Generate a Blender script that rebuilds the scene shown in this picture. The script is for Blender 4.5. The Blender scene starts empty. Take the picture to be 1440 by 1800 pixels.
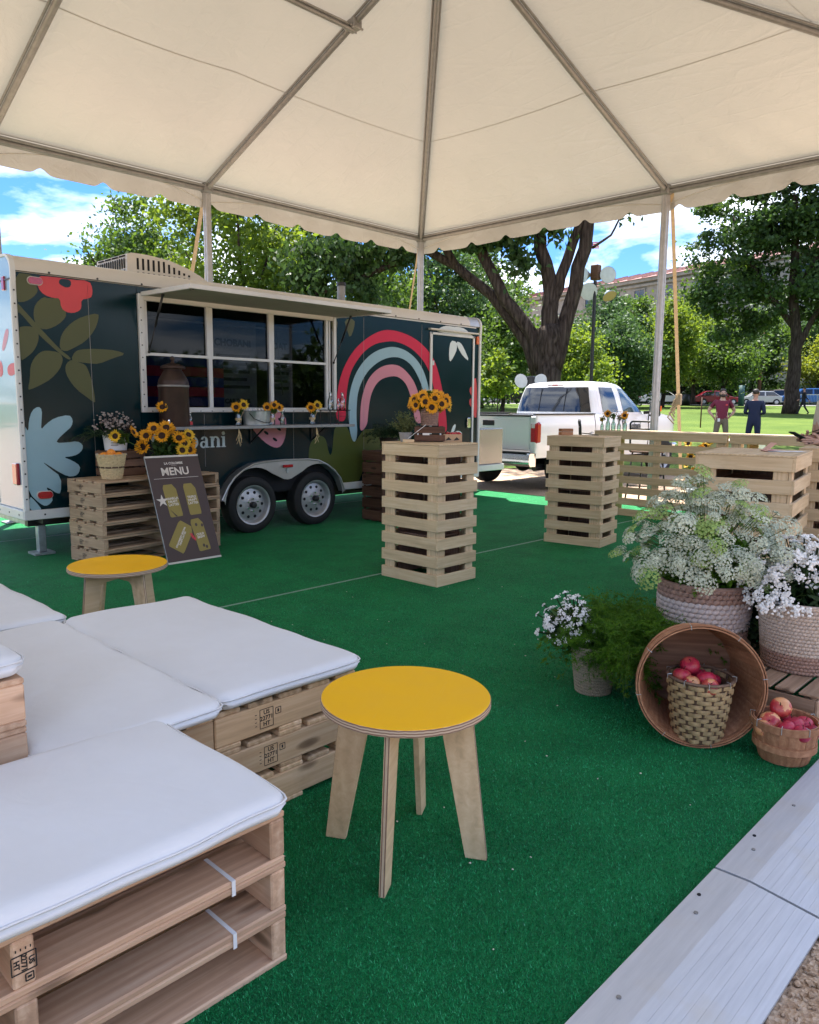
import bpy, bmesh, math, random
import numpy as np
from mathutils import Vector, Matrix, Euler
S = bpy.context.scene
COL = S.collection
rad = math.radians
rng = random.Random(7)
nrg = np.random.default_rng(11)

# ------------------------------------------------------------------ camera
YAW, PITCH, ROLL = rad(44.0), rad(8.03), rad(0.46)
cam_d = bpy.data.cameras.new("camera"); cam = bpy.data.objects.new("camera", cam_d); COL.objects.link(cam)
fw = Vector((math.cos(YAW)*math.cos(PITCH), math.sin(YAW)*math.cos(PITCH), -math.sin(PITCH)))
rt = Vector((math.sin(YAW), -math.cos(YAW), 0)); upv = rt.cross(fw)
rt2 = rt*math.cos(ROLL)+upv*math.sin(ROLL); up2 = upv*math.cos(ROLL)-rt*math.sin(ROLL)
m = Matrix((rt2, up2, -fw)).transposed().to_4x4(); m.translation = (0, 0, 1.4)
cam.matrix_world = m
cam_d.sensor_fit = 'HORIZONTAL'; cam_d.sensor_width = 36; cam_d.lens = 36*1340/1440
cam_d.clip_start = 0.05; cam_d.clip_end = 2000
S.camera = cam

# ------------------------------------------------------------------ world, sun, exposure
SUN = Vector((0.25, 0.34, 1.0)).normalized()
SUN_EL = math.asin(SUN.z); SUN_ROT = math.atan2(SUN.x, SUN.y)
W = bpy.data.worlds.new("World"); S.world = W; W.use_nodes = True
nt = W.node_tree; nt.nodes.clear()
def wn(t, **k):
    n = nt.nodes.new(t)
    for a, b in k.items(): setattr(n, a, b)
    return n
out = wn('ShaderNodeOutputWorld'); bg = wn('ShaderNodeBackground'); bg.inputs[1].default_value = 0.15
sky = wn('ShaderNodeTexSky', sky_type='NISHITA', sun_disc=False, sun_elevation=SUN_EL, sun_rotation=SUN_ROT, altitude=50, air_density=1.0, dust_density=0.4, ozone_density=2.5)
tc = wn('ShaderNodeTexCoord'); sep = wn('ShaderNodeSeparateXYZ'); nt.links.new(tc.outputs['Generated'], sep.inputs[0])
# clouds: project the view direction on a high plane so they flatten towards the horizon
zc = wn('ShaderNodeMath', operation='MAXIMUM'); nt.links.new(sep.outputs[2], zc.inputs[0]); zc.inputs[1].default_value = 0.0
za = wn('ShaderNodeMath', operation='ADD'); nt.links.new(zc.outputs[0], za.inputs[0]); za.inputs[1].default_value = 0.16
dv = wn('ShaderNodeVectorMath', operation='DIVIDE'); cmb = wn('ShaderNodeCombineXYZ')
for i in range(3): nt.links.new(za.outputs[0], cmb.inputs[i])
nt.links.new(tc.outputs['Generated'], dv.inputs[0]); nt.links.new(cmb.outputs[0], dv.inputs[1])
mp = wn('ShaderNodeMapping'); mp.inputs['Location'].default_value = (3.1, 1.2, 0.4); mp.inputs['Scale'].default_value = (1.0, 1.0, 1.0)
nt.links.new(dv.outputs[0], mp.inputs[0])
no = wn('ShaderNodeTexNoise'); no.inputs['Scale'].default_value = 1.7; no.inputs['Detail'].default_value = 9; no.inputs['Roughness'].default_value = 0.56
no.inputs['Distortion'].default_value = 0.25
nt.links.new(mp.outputs[0], no.inputs['Vector'])
cr = wn('ShaderNodeValToRGB'); cr.color_ramp.elements[0].position = 0.435; cr.color_ramp.elements[1].position = 0.60
cr.color_ramp.elements[0].color = (0, 0, 0, 1); cr.color_ramp.elements[1].color = (1, 1, 1, 1)
nt.links.new(no.outputs[0], cr.inputs[0])
no2 = wn('ShaderNodeTexNoise'); no2.inputs['Scale'].default_value = 4.0; no2.inputs['Detail'].default_value = 6
nt.links.new(mp.outputs[0], no2.inputs['Vector'])
cc = wn('ShaderNodeMix', data_type='RGBA'); cc.inputs[6].default_value = (2.6, 3.0, 3.6, 1); cc.inputs[7].default_value = (5.6, 5.8, 6.1, 1)
nt.links.new(no2.outputs[0], cc.inputs[0])
hs = wn('ShaderNodeHueSaturation'); hs.inputs['Saturation'].default_value = 1.3; hs.inputs['Value'].default_value = 0.42
nt.links.new(sky.outputs[0], hs.inputs['Color'])
mx = wn('ShaderNodeMix', data_type='RGBA'); nt.links.new(cr.outputs[0], mx.inputs[0]); tn = wn('ShaderNodeMix', data_type='RGBA', blend_type='MULTIPLY'); tn.inputs[0].default_value = 1.0; tn.inputs[7].default_value = (0.55, 0.72, 1.04, 1); nt.links.new(hs.outputs[0], tn.inputs[6]); nt.links.new(tn.outputs[2], mx.inputs[6]); nt.links.new(cc.outputs[2], mx.inputs[7])
nt.links.new(mx.outputs[2], bg.inputs[0]); nt.links.new(bg.outputs[0], out.inputs[0])
sl = bpy.data.lights.new("sun", 'SUN'); sl.energy = 3.9; sl.angle = rad(0.55); sl.color = (1.0, 0.955, 0.88)
so = bpy.data.objects.new("sun", sl); COL.objects.link(so); so.location = (0, 0, 40)
so.rotation_euler = SUN.to_track_quat('Z', 'Y').to_euler()
S.view_settings.view_transform = 'Standard'; S.view_settings.look = 'None'
S.view_settings.exposure = 2.0; S.view_settings.gamma = 1.0; S.view_settings.use_curve_mapping = False
try:
    S.cycles.use_denoising = True; S.cycles.denoiser = 'OPENIMAGEDENOISE'
    S.cycles.max_bounces = 10; S.cycles.transparent_max_bounces = 16; S.cycles.transmission_bounces = 8
    S.cycles.sample_clamp_indirect = 6.0; S.cycles.caustics_refractive = False; S.cycles.caustics_reflective = False
except Exception: pass

# ------------------------------------------------------------------ materials
class NT:
    def __init__(s, name):
        s.m = bpy.data.materials.new(name); s.m.use_nodes = True; s.t = s.m.node_tree; s.t.nodes.clear()
        s.out = s.n('ShaderNodeOutputMaterial')
    def n(s, t, ins=None, **k):
        n = s.t.nodes.new(t)
        for a, b in k.items(): setattr(n, a, b)
        for a, b in (ins or {}).items():
            if hasattr(b, 'is_output') or isinstance(b, bpy.types.NodeSocket): s.t.links.new(b, n.inputs[a])
            else: n.inputs[a].default_value = b
        return n
    def ramp(s, fac, stops):
        r = s.n('ShaderNodeValToRGB', {0: fac}); e = r.color_ramp.elements
        while len(e) < len(stops): e.new(0.5)
        for el, (p, c) in zip(e, stops):
            el.position = p; el.color = (c, c, c, 1) if isinstance(c, (int, float)) else (*c, 1)
        return r.outputs[0]
    def mix(s, f, a, b, blend='MIX'):
        n = s.n('ShaderNodeMix', data_type='RGBA', blend_type=blend)
        for i, v in ((0, f), (6, a), (7, b)):
            if isinstance(v, bpy.types.NodeSocket): s.t.links.new(v, n.inputs[i])
            elif i == 0: n.inputs[0].default_value = v
            else: n.inputs[i].default_value = (*v, 1)
        return n.outputs[2]
    def coord(s, kind='Object', scale=(1, 1, 1), rnd=True):
        tcn = s.n('ShaderNodeTexCoord'); v = tcn.outputs[kind]
        if rnd:
            oi = s.n('ShaderNodeObjectInfo')
            c = s.n('ShaderNodeVectorMath', {0: (37.1, 21.7, 51.3), 1: oi.outputs['Random']}, operation='MULTIPLY')
            # random scalar is broadcast to the three axes
            v = s.n('ShaderNodeVectorMath', {0: v, 1: c.outputs[0]}, operation='ADD').outputs[0]
        return s.n('ShaderNodeMapping', {0: v, 'Scale': scale}).outputs[0]
    def noise(s, vec, scale=5, detail=4, rough=0.5, dist=0.0):
        return s.n('ShaderNodeTexNoise', {'Vector': vec, 'Scale': scale, 'Detail': detail, 'Roughness': rough, 'Distortion': dist}).outputs[0]
    def bsdf(s, **k):
        p = s.n('ShaderNodeBsdfPrincipled'); names = dict(color='Base Color', rough='Roughness', metal='Metallic', spec='Specular IOR Level', normal='Normal', coat='Coat Weight', sheen='Sheen Weight', trans='Transmission Weight', ior='IOR', alpha='Alpha', emis='Emission Color', emis_s='Emission Strength', sss='Subsurface Weight')
        for a, b in k.items():
            i = p.inputs[names[a]]
            if isinstance(b, bpy.types.NodeSocket): s.t.links.new(b, i)
            elif a in ('color', 'emis'): i.default_value = (*b, 1)
            else: i.default_value = b
        return p.outputs[0]
    def bump(s, h, strength=0.3, dist=0.01):
        return s.n('ShaderNodeBump', {'Height': h, 'Strength': strength, 'Distance': dist}).outputs[0]
    def done(s, sh):
        s.t.links.new(sh, s.out.inputs[0]); return s.m

MAT = {}
def simple(name, color, rough=0.5, metal=0.0, var=0.08, scale=30, spec=0.5, bump=0.0, coat=0.0, rnd=0.0, wear=None):
    a = NT(name); v = a.coord(rnd=True)
    n1 = a.noise(v, scale, 5, 0.6)
    dark = tuple(c*(1-var) for c in color); lite = tuple(min(1, c*(1+var)) for c in color)
    c = a.ramp(n1, [(0.3, dark), (0.7, lite)])
    if rnd:
        oi = a.n('ShaderNodeObjectInfo')
        f = a.n('ShaderNodeMapRange', {0: oi.outputs['Random'], 3: 1-rnd, 4: 1+rnd}).outputs[0]
        c = a.n('ShaderNodeVectorMath', {0: c, 1: f}, operation='MULTIPLY').outputs[0]
    if wear:
        w = a.ramp(a.noise(v, scale*0.25, 6, 0.65), [(0.52, 0.0), (0.72, 1.0)])
        c = a.mix(a.n('ShaderNodeMath', {0: w, 1: 0.5}, operation='MULTIPLY').outputs[0], c, wear)
    r = a.n('ShaderNodeMapRange', {0: n1, 3: max(0.02, rough-0.06), 4: min(1, rough+0.06)}).outputs[0]
    k = dict(color=c, rough=r, metal=metal, spec=spec, coat=coat)
    if bump: k['normal'] = a.bump(a.noise(v, scale*3, 4), bump, 0.004)
    MAT[name] = a.done(a.bsdf(**k)); return MAT[name]

def wood(name, c0, c1, knot=(0.12, 0.07, 0.04), rough=0.65, var=0.16, knots=True, grain=1.0, hue=0.0):
    # grain runs along local X; each board gets its own offset and tone
    a = NT(name); v = a.coord(scale=(1, 1, 1))
    vs = a.n('ShaderNodeMapping', {0: v, 'Scale': (3.0*grain, 62*grain, 62*grain)}).outputs[0]
    n1 = a.noise(vs, 1.0, 6, 0.6, 0.6)
    vb = a.n('ShaderNodeMapping', {0: v, 'Scale': (1.2*grain, 9*grain, 9*grain)}).outputs[0]
    n2 = a.noise(vb, 1.0, 3, 0.5, 1.2)
    wv = a.n('ShaderNodeTexWave', {'Vector': vb, 'Scale': 1.3, 'Distortion': 5.0, 'Detail': 2.0, 'Detail Scale': 0.6}, wave_type='BANDS', bands_direction='Y').outputs[1]
    f = a.n('ShaderNodeMath', {0: n1, 1: 0.55}, operation='MULTIPLY').outputs[0]
    f = a.n('ShaderNodeMath', {0: wv, 1: 0.10, 2: f}, operation='MULTIPLY_ADD').outputs[0]
    f = a.n('ShaderNodeMath', {0: n2, 1: 0.42, 2: f}, operation='MULTIPLY_ADD').outputs[0]
    c = a.ramp(f, [(0.30, tuple(x*0.74 for x in c0)), (0.5, c0), (0.72, c1)])
    if knots:
        vk = a.n('ShaderNodeMapping', {0: v, 'Scale': (3.6, 11, 11)}).outputs[0]
        vo = a.n('ShaderNodeTexVoronoi', {'Vector': vk, 'Scale': 1.0, 'Randomness': 1.0}).outputs[0]
        k = a.ramp(vo, [(0.0, 1.0), (0.13, 0.8), (0.22, 0.0)])
        c = a.mix(a.n('ShaderNodeMath', {0: k, 1: 0.85}, operation='MULTIPLY').outputs[0], c, knot)
    oi = a.n('ShaderNodeObjectInfo')
    g = a.n('ShaderNodeMapRange', {0: oi.outputs['Random'], 3: 1-var, 4: 1+var}).outputs[0]
    c = a.n('ShaderNodeVectorMath', {0: c, 1: g}, operation='MULTIPLY').outputs[0]
    st = a.ramp(a.noise(v, 3.0, 5, 0.7), [(0.55, 0.0), (0.75, 0.35)])
    c = a.mix(st, c, tuple(x*0.6 for x in c0))
    h = a.n('ShaderNodeHueSaturation', {'Color': c, 'Hue': 0.5}).outputs[0]
    MAT[name] = a.done(a.bsdf(color=c, rough=rough, spec=0.25, normal=a.bump(n1, 0.25, 0.003)))
    return MAT[name]

def leafmat(name, dark, lite, trans, tw=0.35, rough=0.55):
    a = NT(name)
    at = a.n('ShaderNodeAttribute', attribute_name='tint').outputs['Fac']
    c = a.ramp(at, [(0.0, dark), (0.6, tuple((x+y)/2 for x, y in zip(dark, lite))), (1.0, lite)])
    b = a.bsdf(color=c, rough=rough, spec=0.3)
    tcx = a.mix(0.5, c, trans)
    t = a.n('ShaderNodeBsdfTranslucent', {0: tcx}).outputs[0]
    MAT[name] = a.done(a.n('ShaderNodeMixShader', {0: tw, 1: b, 2: t}).outputs[0]); return MAT[name]

wood('pallet_pine', (0.55, 0.37, 0.215), (0.70, 0.52, 0.345), var=0.22)
wood('pallet_red_pine', (0.53, 0.325, 0.205), (0.68, 0.475, 0.325), var=0.22)
wood('pallet_grey', (0.42, 0.285, 0.18), (0.57, 0.415, 0.275), var=0.16)
wood('table_pine', (0.60, 0.44, 0.265), (0.72, 0.565, 0.37), var=0.07, knots=False)
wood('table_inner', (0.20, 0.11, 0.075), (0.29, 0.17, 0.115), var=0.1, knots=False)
wood('plywood', (0.66, 0.47, 0.275), (0.77, 0.59, 0.375), var=0.06, knots=False, grain=0.6)
wood('crate_dark', (0.095, 0.045, 0.028), (0.16, 0.08, 0.05), var=0.2, knot=(0.03, 0.02, 0.012))
wood('crate_brown', (0.22, 0.12, 0.075), (0.33, 0.20, 0.13), var=0.2)
wood('crate_mid', (0.33, 0.21, 0.135), (0.47, 0.32, 0.22), var=0.18)
wood('veneer', (0.36, 0.165, 0.085), (0.50, 0.26, 0.14), var=0.16, knots=False)
wood('veneer_pale', (0.50, 0.33, 0.17), (0.62, 0.44, 0.26), var=0.14, knots=False)
wood('veneer_inside', (0.25, 0.125, 0.075), (0.36, 0.20, 0.12), var=0.14, knots=False)
def canvas():
    a = NT('canvas_white'); v = a.coord(rnd=True)
    n1 = a.noise(v, 2.2, 4, 0.6, 0.8); n2 = a.noise(v, 7.0, 4, 0.6, 1.6); n3 = a.noise(v, 420, 2, 0.5); n4 = a.noise(v, 1.1, 5, 0.7)
    b = a.n('ShaderNodeBump', {'Height': n1, 'Strength': 0.30, 'Distance': 0.03}).outputs[0]
    b = a.n('ShaderNodeBump', {'Height': n2, 'Strength': 0.16, 'Distance': 0.012, 'Normal': b}).outputs[0]
    b = a.n('ShaderNodeBump', {'Height': n3, 'Strength': 0.25, 'Distance': 0.001, 'Normal': b}).outputs[0]
    c = a.ramp(n4, [(0.35, (0.68, 0.68, 0.685)), (0.6, (0.72, 0.725, 0.74))])
    MAT['canvas_white'] = a.done(a.bsdf(color=c, rough=0.85, spec=0.2, normal=b))
canvas()
def laminate():
    a = NT('yellow_laminate'); v = a.coord(rnd=True); n1 = a.noise(v, 5, 5, 0.6)
    sc = a.noise(a.n('ShaderNodeMapping', {0: v, 'Rotation': (0, 0, 0.6), 'Scale': (6, 160, 6)}).outputs[0], 1.0, 3, 0.6)
    c = a.ramp(n1, [(0.3, (0.86, 0.445, 0.0)), (0.7, (0.90, 0.48, 0.003))])
    c = a.mix(a.ramp(sc, [(0.66, 0.0), (0.74, 0.16)]), c, (0.85, 0.62, 0.25))
    MAT['yellow_laminate'] = a.done(a.bsdf(color=c, rough=a.ramp(n1, [(0.3, 0.40), (0.7, 0.58)]), spec=0.28))
laminate()
simple('aluminium', (0.42, 0.42, 0.43), 0.42, 0.6, var=0.12, scale=12)
simple('aluminium_dull', (0.27, 0.265, 0.26), 0.5, 0.5, var=0.14, scale=12)
simple('trim_white', (0.66, 0.66, 0.65), 0.4, var=0.06, scale=6, wear=(0.45, 0.43, 0.40))
simple('roof_cream', (0.62, 0.58, 0.52), 0.42, var=0.06, scale=2.5, wear=(0.45, 0.41, 0.36))
simple('navy_wrap', (0.0008, 0.017, 0.023), 0.18, var=0.06, scale=4, spec=0.22)
simple('olive_print', (0.085, 0.092, 0.035), 0.35, spec=0.25, var=0.03, scale=5)
simple('green_print', (0.075, 0.095, 0.02), 0.35, spec=0.25, var=0.03, scale=5)
simple('coral_print', (0.62, 0.065, 0.075), 0.35, spec=0.25, var=0.04, scale=5)
simple('crimson_print', (0.60, 0.012, 0.055), 0.35, spec=0.25, var=0.02, scale=5)
simple('paleblue_print', (0.30, 0.46, 0.53), 0.35, spec=0.25, var=0.03, scale=5)
simple('pink_print', (0.62, 0.24, 0.30), 0.35, spec=0.25, var=0.03, scale=5)
simple('white_print', (0.62, 0.68, 0.68), 0.35, var=0.03, scale=5)
simple('rear_blue', (0.26, 0.41, 0.52), 0.2, var=0.05, scale=2, coat=0.4)
simple('black_rubber', (0.008, 0.008, 0.009), 0.75, var=0.2, scale=40)
simple('black_metal', (0.02, 0.02, 0.022), 0.4, 0.2, var=0.1)
simple('dark_void', (0.008, 0.008, 0.01), 0.9, var=0.1)
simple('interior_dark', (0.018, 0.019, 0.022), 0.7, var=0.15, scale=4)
simple('chrome', (0.75, 0.75, 0.76), 0.12, 1.0, var=0.03)
simple('white_paint', (0.80, 0.80, 0.80), 0.18, var=0.01, scale=3, coat=0.5)
simple('red_lens', (0.42, 0.008, 0.016), 0.15, var=0.1, scale=60, coat=0.6)
simple('amber_lens', (0.7, 0.14, 0.02), 0.2, var=0.1)
simple('clear_lens', (0.70, 0.62, 0.62), 0.15, var=0.05)
simple('menu_brown', (0.060, 0.034, 0.028), 0.45, var=0.04, scale=10)
simple('menu_olive', (0.30, 0.225, 0.045), 0.5, var=0.04, scale=10)
simple('cream_ink', (0.72, 0.64, 0.56), 0.6, var=0.02)
simple('ink_black', (0.02, 0.018, 0.016), 0.7, var=0.2, scale=200)
simple('paper_white', (0.78, 0.76, 0.75), 0.7, var=0.02)
simple('paper_pink', (0.70, 0.42, 0.36), 0.7, var=0.04)
simple('kraft', (0.46, 0.30, 0.18), 0.75, var=0.06, scale=40)
simple('zinc', (0.42, 0.45, 0.45), 0.42, 0.7, var=0.25, scale=14)
simple('strap_tan', (0.56, 0.42, 0.25), 0.8, var=0.12, scale=20)
simple('rope_yellow', (0.66, 0.60, 0.35), 0.8, var=0.1)
simple('stone', (0.20, 0.19, 0.175), 0.85, var=0.2, scale=1.2, bump=0.2)
simple('rooftile', (0.22, 0.095, 0.085), 0.8, var=0.2, scale=3)
simple('copper_dark', (0.045, 0.024, 0.018), 0.45, 0.3, var=0.25, scale=8)
simple('pot_grey', (0.28, 0.27, 0.26), 0.8, var=0.15)
simple('orange_peel', (0.80, 0.28, 0.03), 0.45, var=0.08, scale=120, bump=0.2)
simple('skin_tan', (0.42, 0.22, 0.15), 0.5, var=0.06, scale=20)
simple('skin_light', (0.52, 0.31, 0.23), 0.5, var=0.06, scale=20)
simple('hair_dark', (0.025, 0.017, 0.012), 0.6, var=0.2, scale=60)
simple('shirt_maroon', (0.15, 0.012, 0.035), 0.8, var=0.12, scale=20)
simple('shirt_cream', (0.60, 0.56, 0.50), 0.85, var=0.05, scale=30)
simple('trousers_khaki', (0.17, 0.135, 0.095), 0.85, var=0.1, scale=25)
simple('navy_cloth', (0.008, 0.014, 0.045), 0.85, var=0.15, scale=25)
simple('black_cloth', (0.012, 0.012, 0.015), 0.85, var=0.15, scale=25)
simple('asphalt', (0.055, 0.055, 0.057), 0.9, var=0.2, scale=6)
simple('concrete', (0.40, 0.38, 0.35), 0.85, var=0.12, scale=3)
simple('car_white', (0.78, 0.78, 0.79), 0.2, var=0.01, coat=0.5)
simple('car_black', (0.012, 0.012, 0.014), 0.15, var=0.02, coat=0.5)
simple('car_red', (0.22, 0.01, 0.02), 0.2, var=0.02, coat=0.5)
simple('car_silver', (0.38, 0.39, 0.40), 0.3, 0.5, var=0.02, coat=0.4)
simple('car_blue', (0.02, 0.10, 0.32), 0.2, var=0.02, coat=0.5)
simple('car_tan', (0.30, 0.24, 0.19), 0.3, 0.3, var=0.02, coat=0.4)
simple('fence_grey', (0.36, 0.37, 0.38), 0.5, 0.5, var=0.1)
simple('rope_weave', (0.50, 0.40, 0.32), 0.85, var=0.22, scale=60, bump=0.3, rnd=0.1)
simple('seagrass_brown', (0.34, 0.21, 0.16), 0.85, var=0.3, scale=60, bump=0.3)
simple('seagrass_pale', (0.56, 0.46, 0.42), 0.85, var=0.2, scale=60, bump=0.3)
simple('wicker_pale', (0.58, 0.44, 0.24), 0.7, var=0.2, scale=50)
simple('wicker_dark', (0.10, 0.055, 0.03), 0.7, var=0.2, scale=50)
simple('wicker_olive', (0.40, 0.27, 0.13), 0.65, var=0.3, scale=40)
simple('wicker_rim', (0.16, 0.095, 0.06), 0.7, var=0.3, scale=40)
simple('burlap', (0.36, 0.29, 0.20), 0.9, var=0.2, scale=120, bump=0.4)
simple('sunflower_petal', (0.80, 0.36, 0.01), 0.6, var=0.15, scale=40)
simple('sunflower_pale', (0.80, 0.50, 0.03), 0.6, var=0.15, scale=40)
simple('sunflower_eye', (0.035, 0.014, 0.008), 0.9, var=0.4, scale=160, bump=0.6)
simple('stem_green', (0.06, 0.11, 0.025), 0.6, var=0.2)
simple('dried_flower', (0.36, 0.30, 0.28), 0.85, var=0.2, scale=60)
simple('statice_white', (0.80, 0.78, 0.74), 0.8, var=0.06, scale=60)
simple('florets', (0.52, 0.56, 0.42), 0.8, var=0.14, scale=30)
simple('florets_green', (0.28, 0.40, 0.11), 0.8, var=0.16, scale=30)
simple('lamp_face', (0.62, 0.66, 0.72), 0.25, var=0.08, scale=8)
simple('flag_red', (0.55, 0.03, 0.06), 0.8, var=0.05)
simple('flag_blue', (0.02, 0.04, 0.2), 0.8, var=0.05)
simple('flag_white', (0.75, 0.75, 0.75), 0.8, var=0.03)
simple('teal_pole', (0.03, 0.09, 0.10), 0.5, var=0.1)
simple('rust_lamp', (0.45, 0.30, 0.20), 0.5, var=0.1)
leafmat('leaf_mid', (0.025, 0.057, 0.013), (0.078, 0.148, 0.034), (0.224, 0.364, 0.028), 0.38)
leafmat('leaf_bright', (0.050, 0.100, 0.013), (0.128, 0.215, 0.036), (0.420, 0.532, 0.028), 0.42)
leafmat('leaf_dark', (0.013, 0.033, 0.011), (0.075, 0.142, 0.038), (0.112, 0.210, 0.028), 0.32)
leafmat('leaf_blue', (0.018, 0.048, 0.020), (0.104, 0.189, 0.066), (0.140, 0.252, 0.042), 0.32)
leafmat('leaf_yellow', (0.094, 0.125, 0.013), (0.175, 0.235, 0.034), (0.504, 0.532, 0.028), 0.42)
leafmat('fern_green', (0.030, 0.095, 0.010), (0.14, 0.30, 0.022), (0.22, 0.42, 0.015), 0.4)
leafmat('fern_dark', (0.006, 0.020, 0.008), (0.016, 0.045, 0.014), (0.02, 0.06, 0.01), 0.2)
leafmat('herb_green', (0.07, 0.09, 0.03), (0.18, 0.20, 0.075), (0.2, 0.24, 0.06), 0.25)

def glass_mat(name, tint, refl=0.12, rough=0.02, alpha=0.75):
    a = NT(name)
    fr = a.n('ShaderNodeFresnel', {'IOR': 1.5}).outputs[0]
    tr = a.n('ShaderNodeBsdfTransparent', {0: (*tint, 1)}).outputs[0]
    gl = a.n('ShaderNodeBsdfGlossy', {0: (1, 1, 1, 1), 'Roughness': rough}).outputs[0]
    f = a.n('ShaderNodeMath', {0: fr, 1: 0.26 if name == 'window_glass' else 1.0, 2: refl}, operation='MULTIPLY_ADD').outputs[0]
    MAT[name] = a.done(a.n('ShaderNodeMixShader', {0: f, 1: tr, 2: gl}).outputs[0]); return MAT[name]
glass_mat('window_glass', (0.55, 0.58, 0.61), 0.0)
glass_mat('truck_glass', (0.10, 0.12, 0.14), 0.06)
glass_mat('front_glass', (0.42, 0.52, 0.55), 0.10)
glass_mat('bottle_glass', (0.86, 0.90, 0.90), 0.10)
glass_mat('green_glass', (0.62, 0.82, 0.72), 0.08)

# tent fabric: vinyl, partly translucent, with faint welds and creases
def tent_mat(name, tw, tcol):
    a = NT(name); v = a.coord(rnd=False)
    n1 = a.noise(v, 0.9, 5, 0.55)
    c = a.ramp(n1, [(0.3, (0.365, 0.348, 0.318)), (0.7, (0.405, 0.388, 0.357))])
    stn = a.noise(a.n('ShaderNodeMapping', {0: v, 'Scale': (2.5, 2.5, 2.5)}).outputs[0], 2.0, 4, 0.6, 1.0)
    vn = a.n('ShaderNodeTexVoronoi', {'Vector': a.n('ShaderNodeMapping', {0: v, 'Rotation': (0, 0, 0.5), 'Scale': (3.2, 0.55, 0.6)}).outputs[0], 'Scale': 1.0}, feature='DISTANCE_TO_EDGE').outputs[0]
    cre = a.ramp(vn, [(0.0, 1.0), (0.05, 0.0)])
    b1 = a.bump(stn, 0.25, 0.05)
    b2 = a.n('ShaderNodeBump', {'Height': cre, 'Strength': 0.13, 'Distance': 0.025, 'Normal': b1}).outputs[0]
    p = a.bsdf(color=c, rough=0.42, spec=0.4, normal=b2)
    t = a.n('ShaderNodeBsdfTranslucent', {0: (*tcol, 1), 'Normal': b1}).outputs[0]
    MAT[name] = a.done(a.n('ShaderNodeMixShader', {0: tw, 1: p, 2: t}).outputs[0])
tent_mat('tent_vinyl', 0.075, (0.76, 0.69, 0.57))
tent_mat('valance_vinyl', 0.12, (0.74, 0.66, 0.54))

# turf
def turf():
    a = NT('turf'); v = a.coord(rnd=False)
    n1 = a.noise(v, 260, 3, 0.7); n2 = a.noise(v, 3.5, 5, 0.6); n3 = a.noise(v, 34, 4, 0.6)
    c = a.ramp(n1, [(0.30, (0.002, 0.080, 0.022)), (0.52, (0.009, 0.25, 0.070)), (0.72, (0.026, 0.42, 0.135))])
    c = a.mix(a.ramp(n2, [(0.35, 0.0), (0.7, 0.55)]), c, (0.002, 0.095, 0.034))
    c = a.mix(a.ramp(n3, [(0.42, 0.0), (0.66, 0.30)]), c, (0.002, 0.085, 0.030))
    MAT['turf'] = a.done(a.bsdf(color=c, rough=0.75, spec=0.25, normal=a.bump(n1, 0.9, 0.012)))
    a = NT('turf_pile')
    at = a.n('ShaderNodeAttribute', attribute_name='tint').outputs['Fac']
    c = a.ramp(at, [(0.0, (0.002, 0.080, 0.022)), (0.6, (0.009, 0.265, 0.075)), (0.95, (0.028, 0.46, 0.16)), (1.0, (0.12, 0.46, 0.27))])
    MAT['turf_pile'] = a.done(a.bsdf(color=c, rough=0.5, spec=0.35))
turf()
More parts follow.
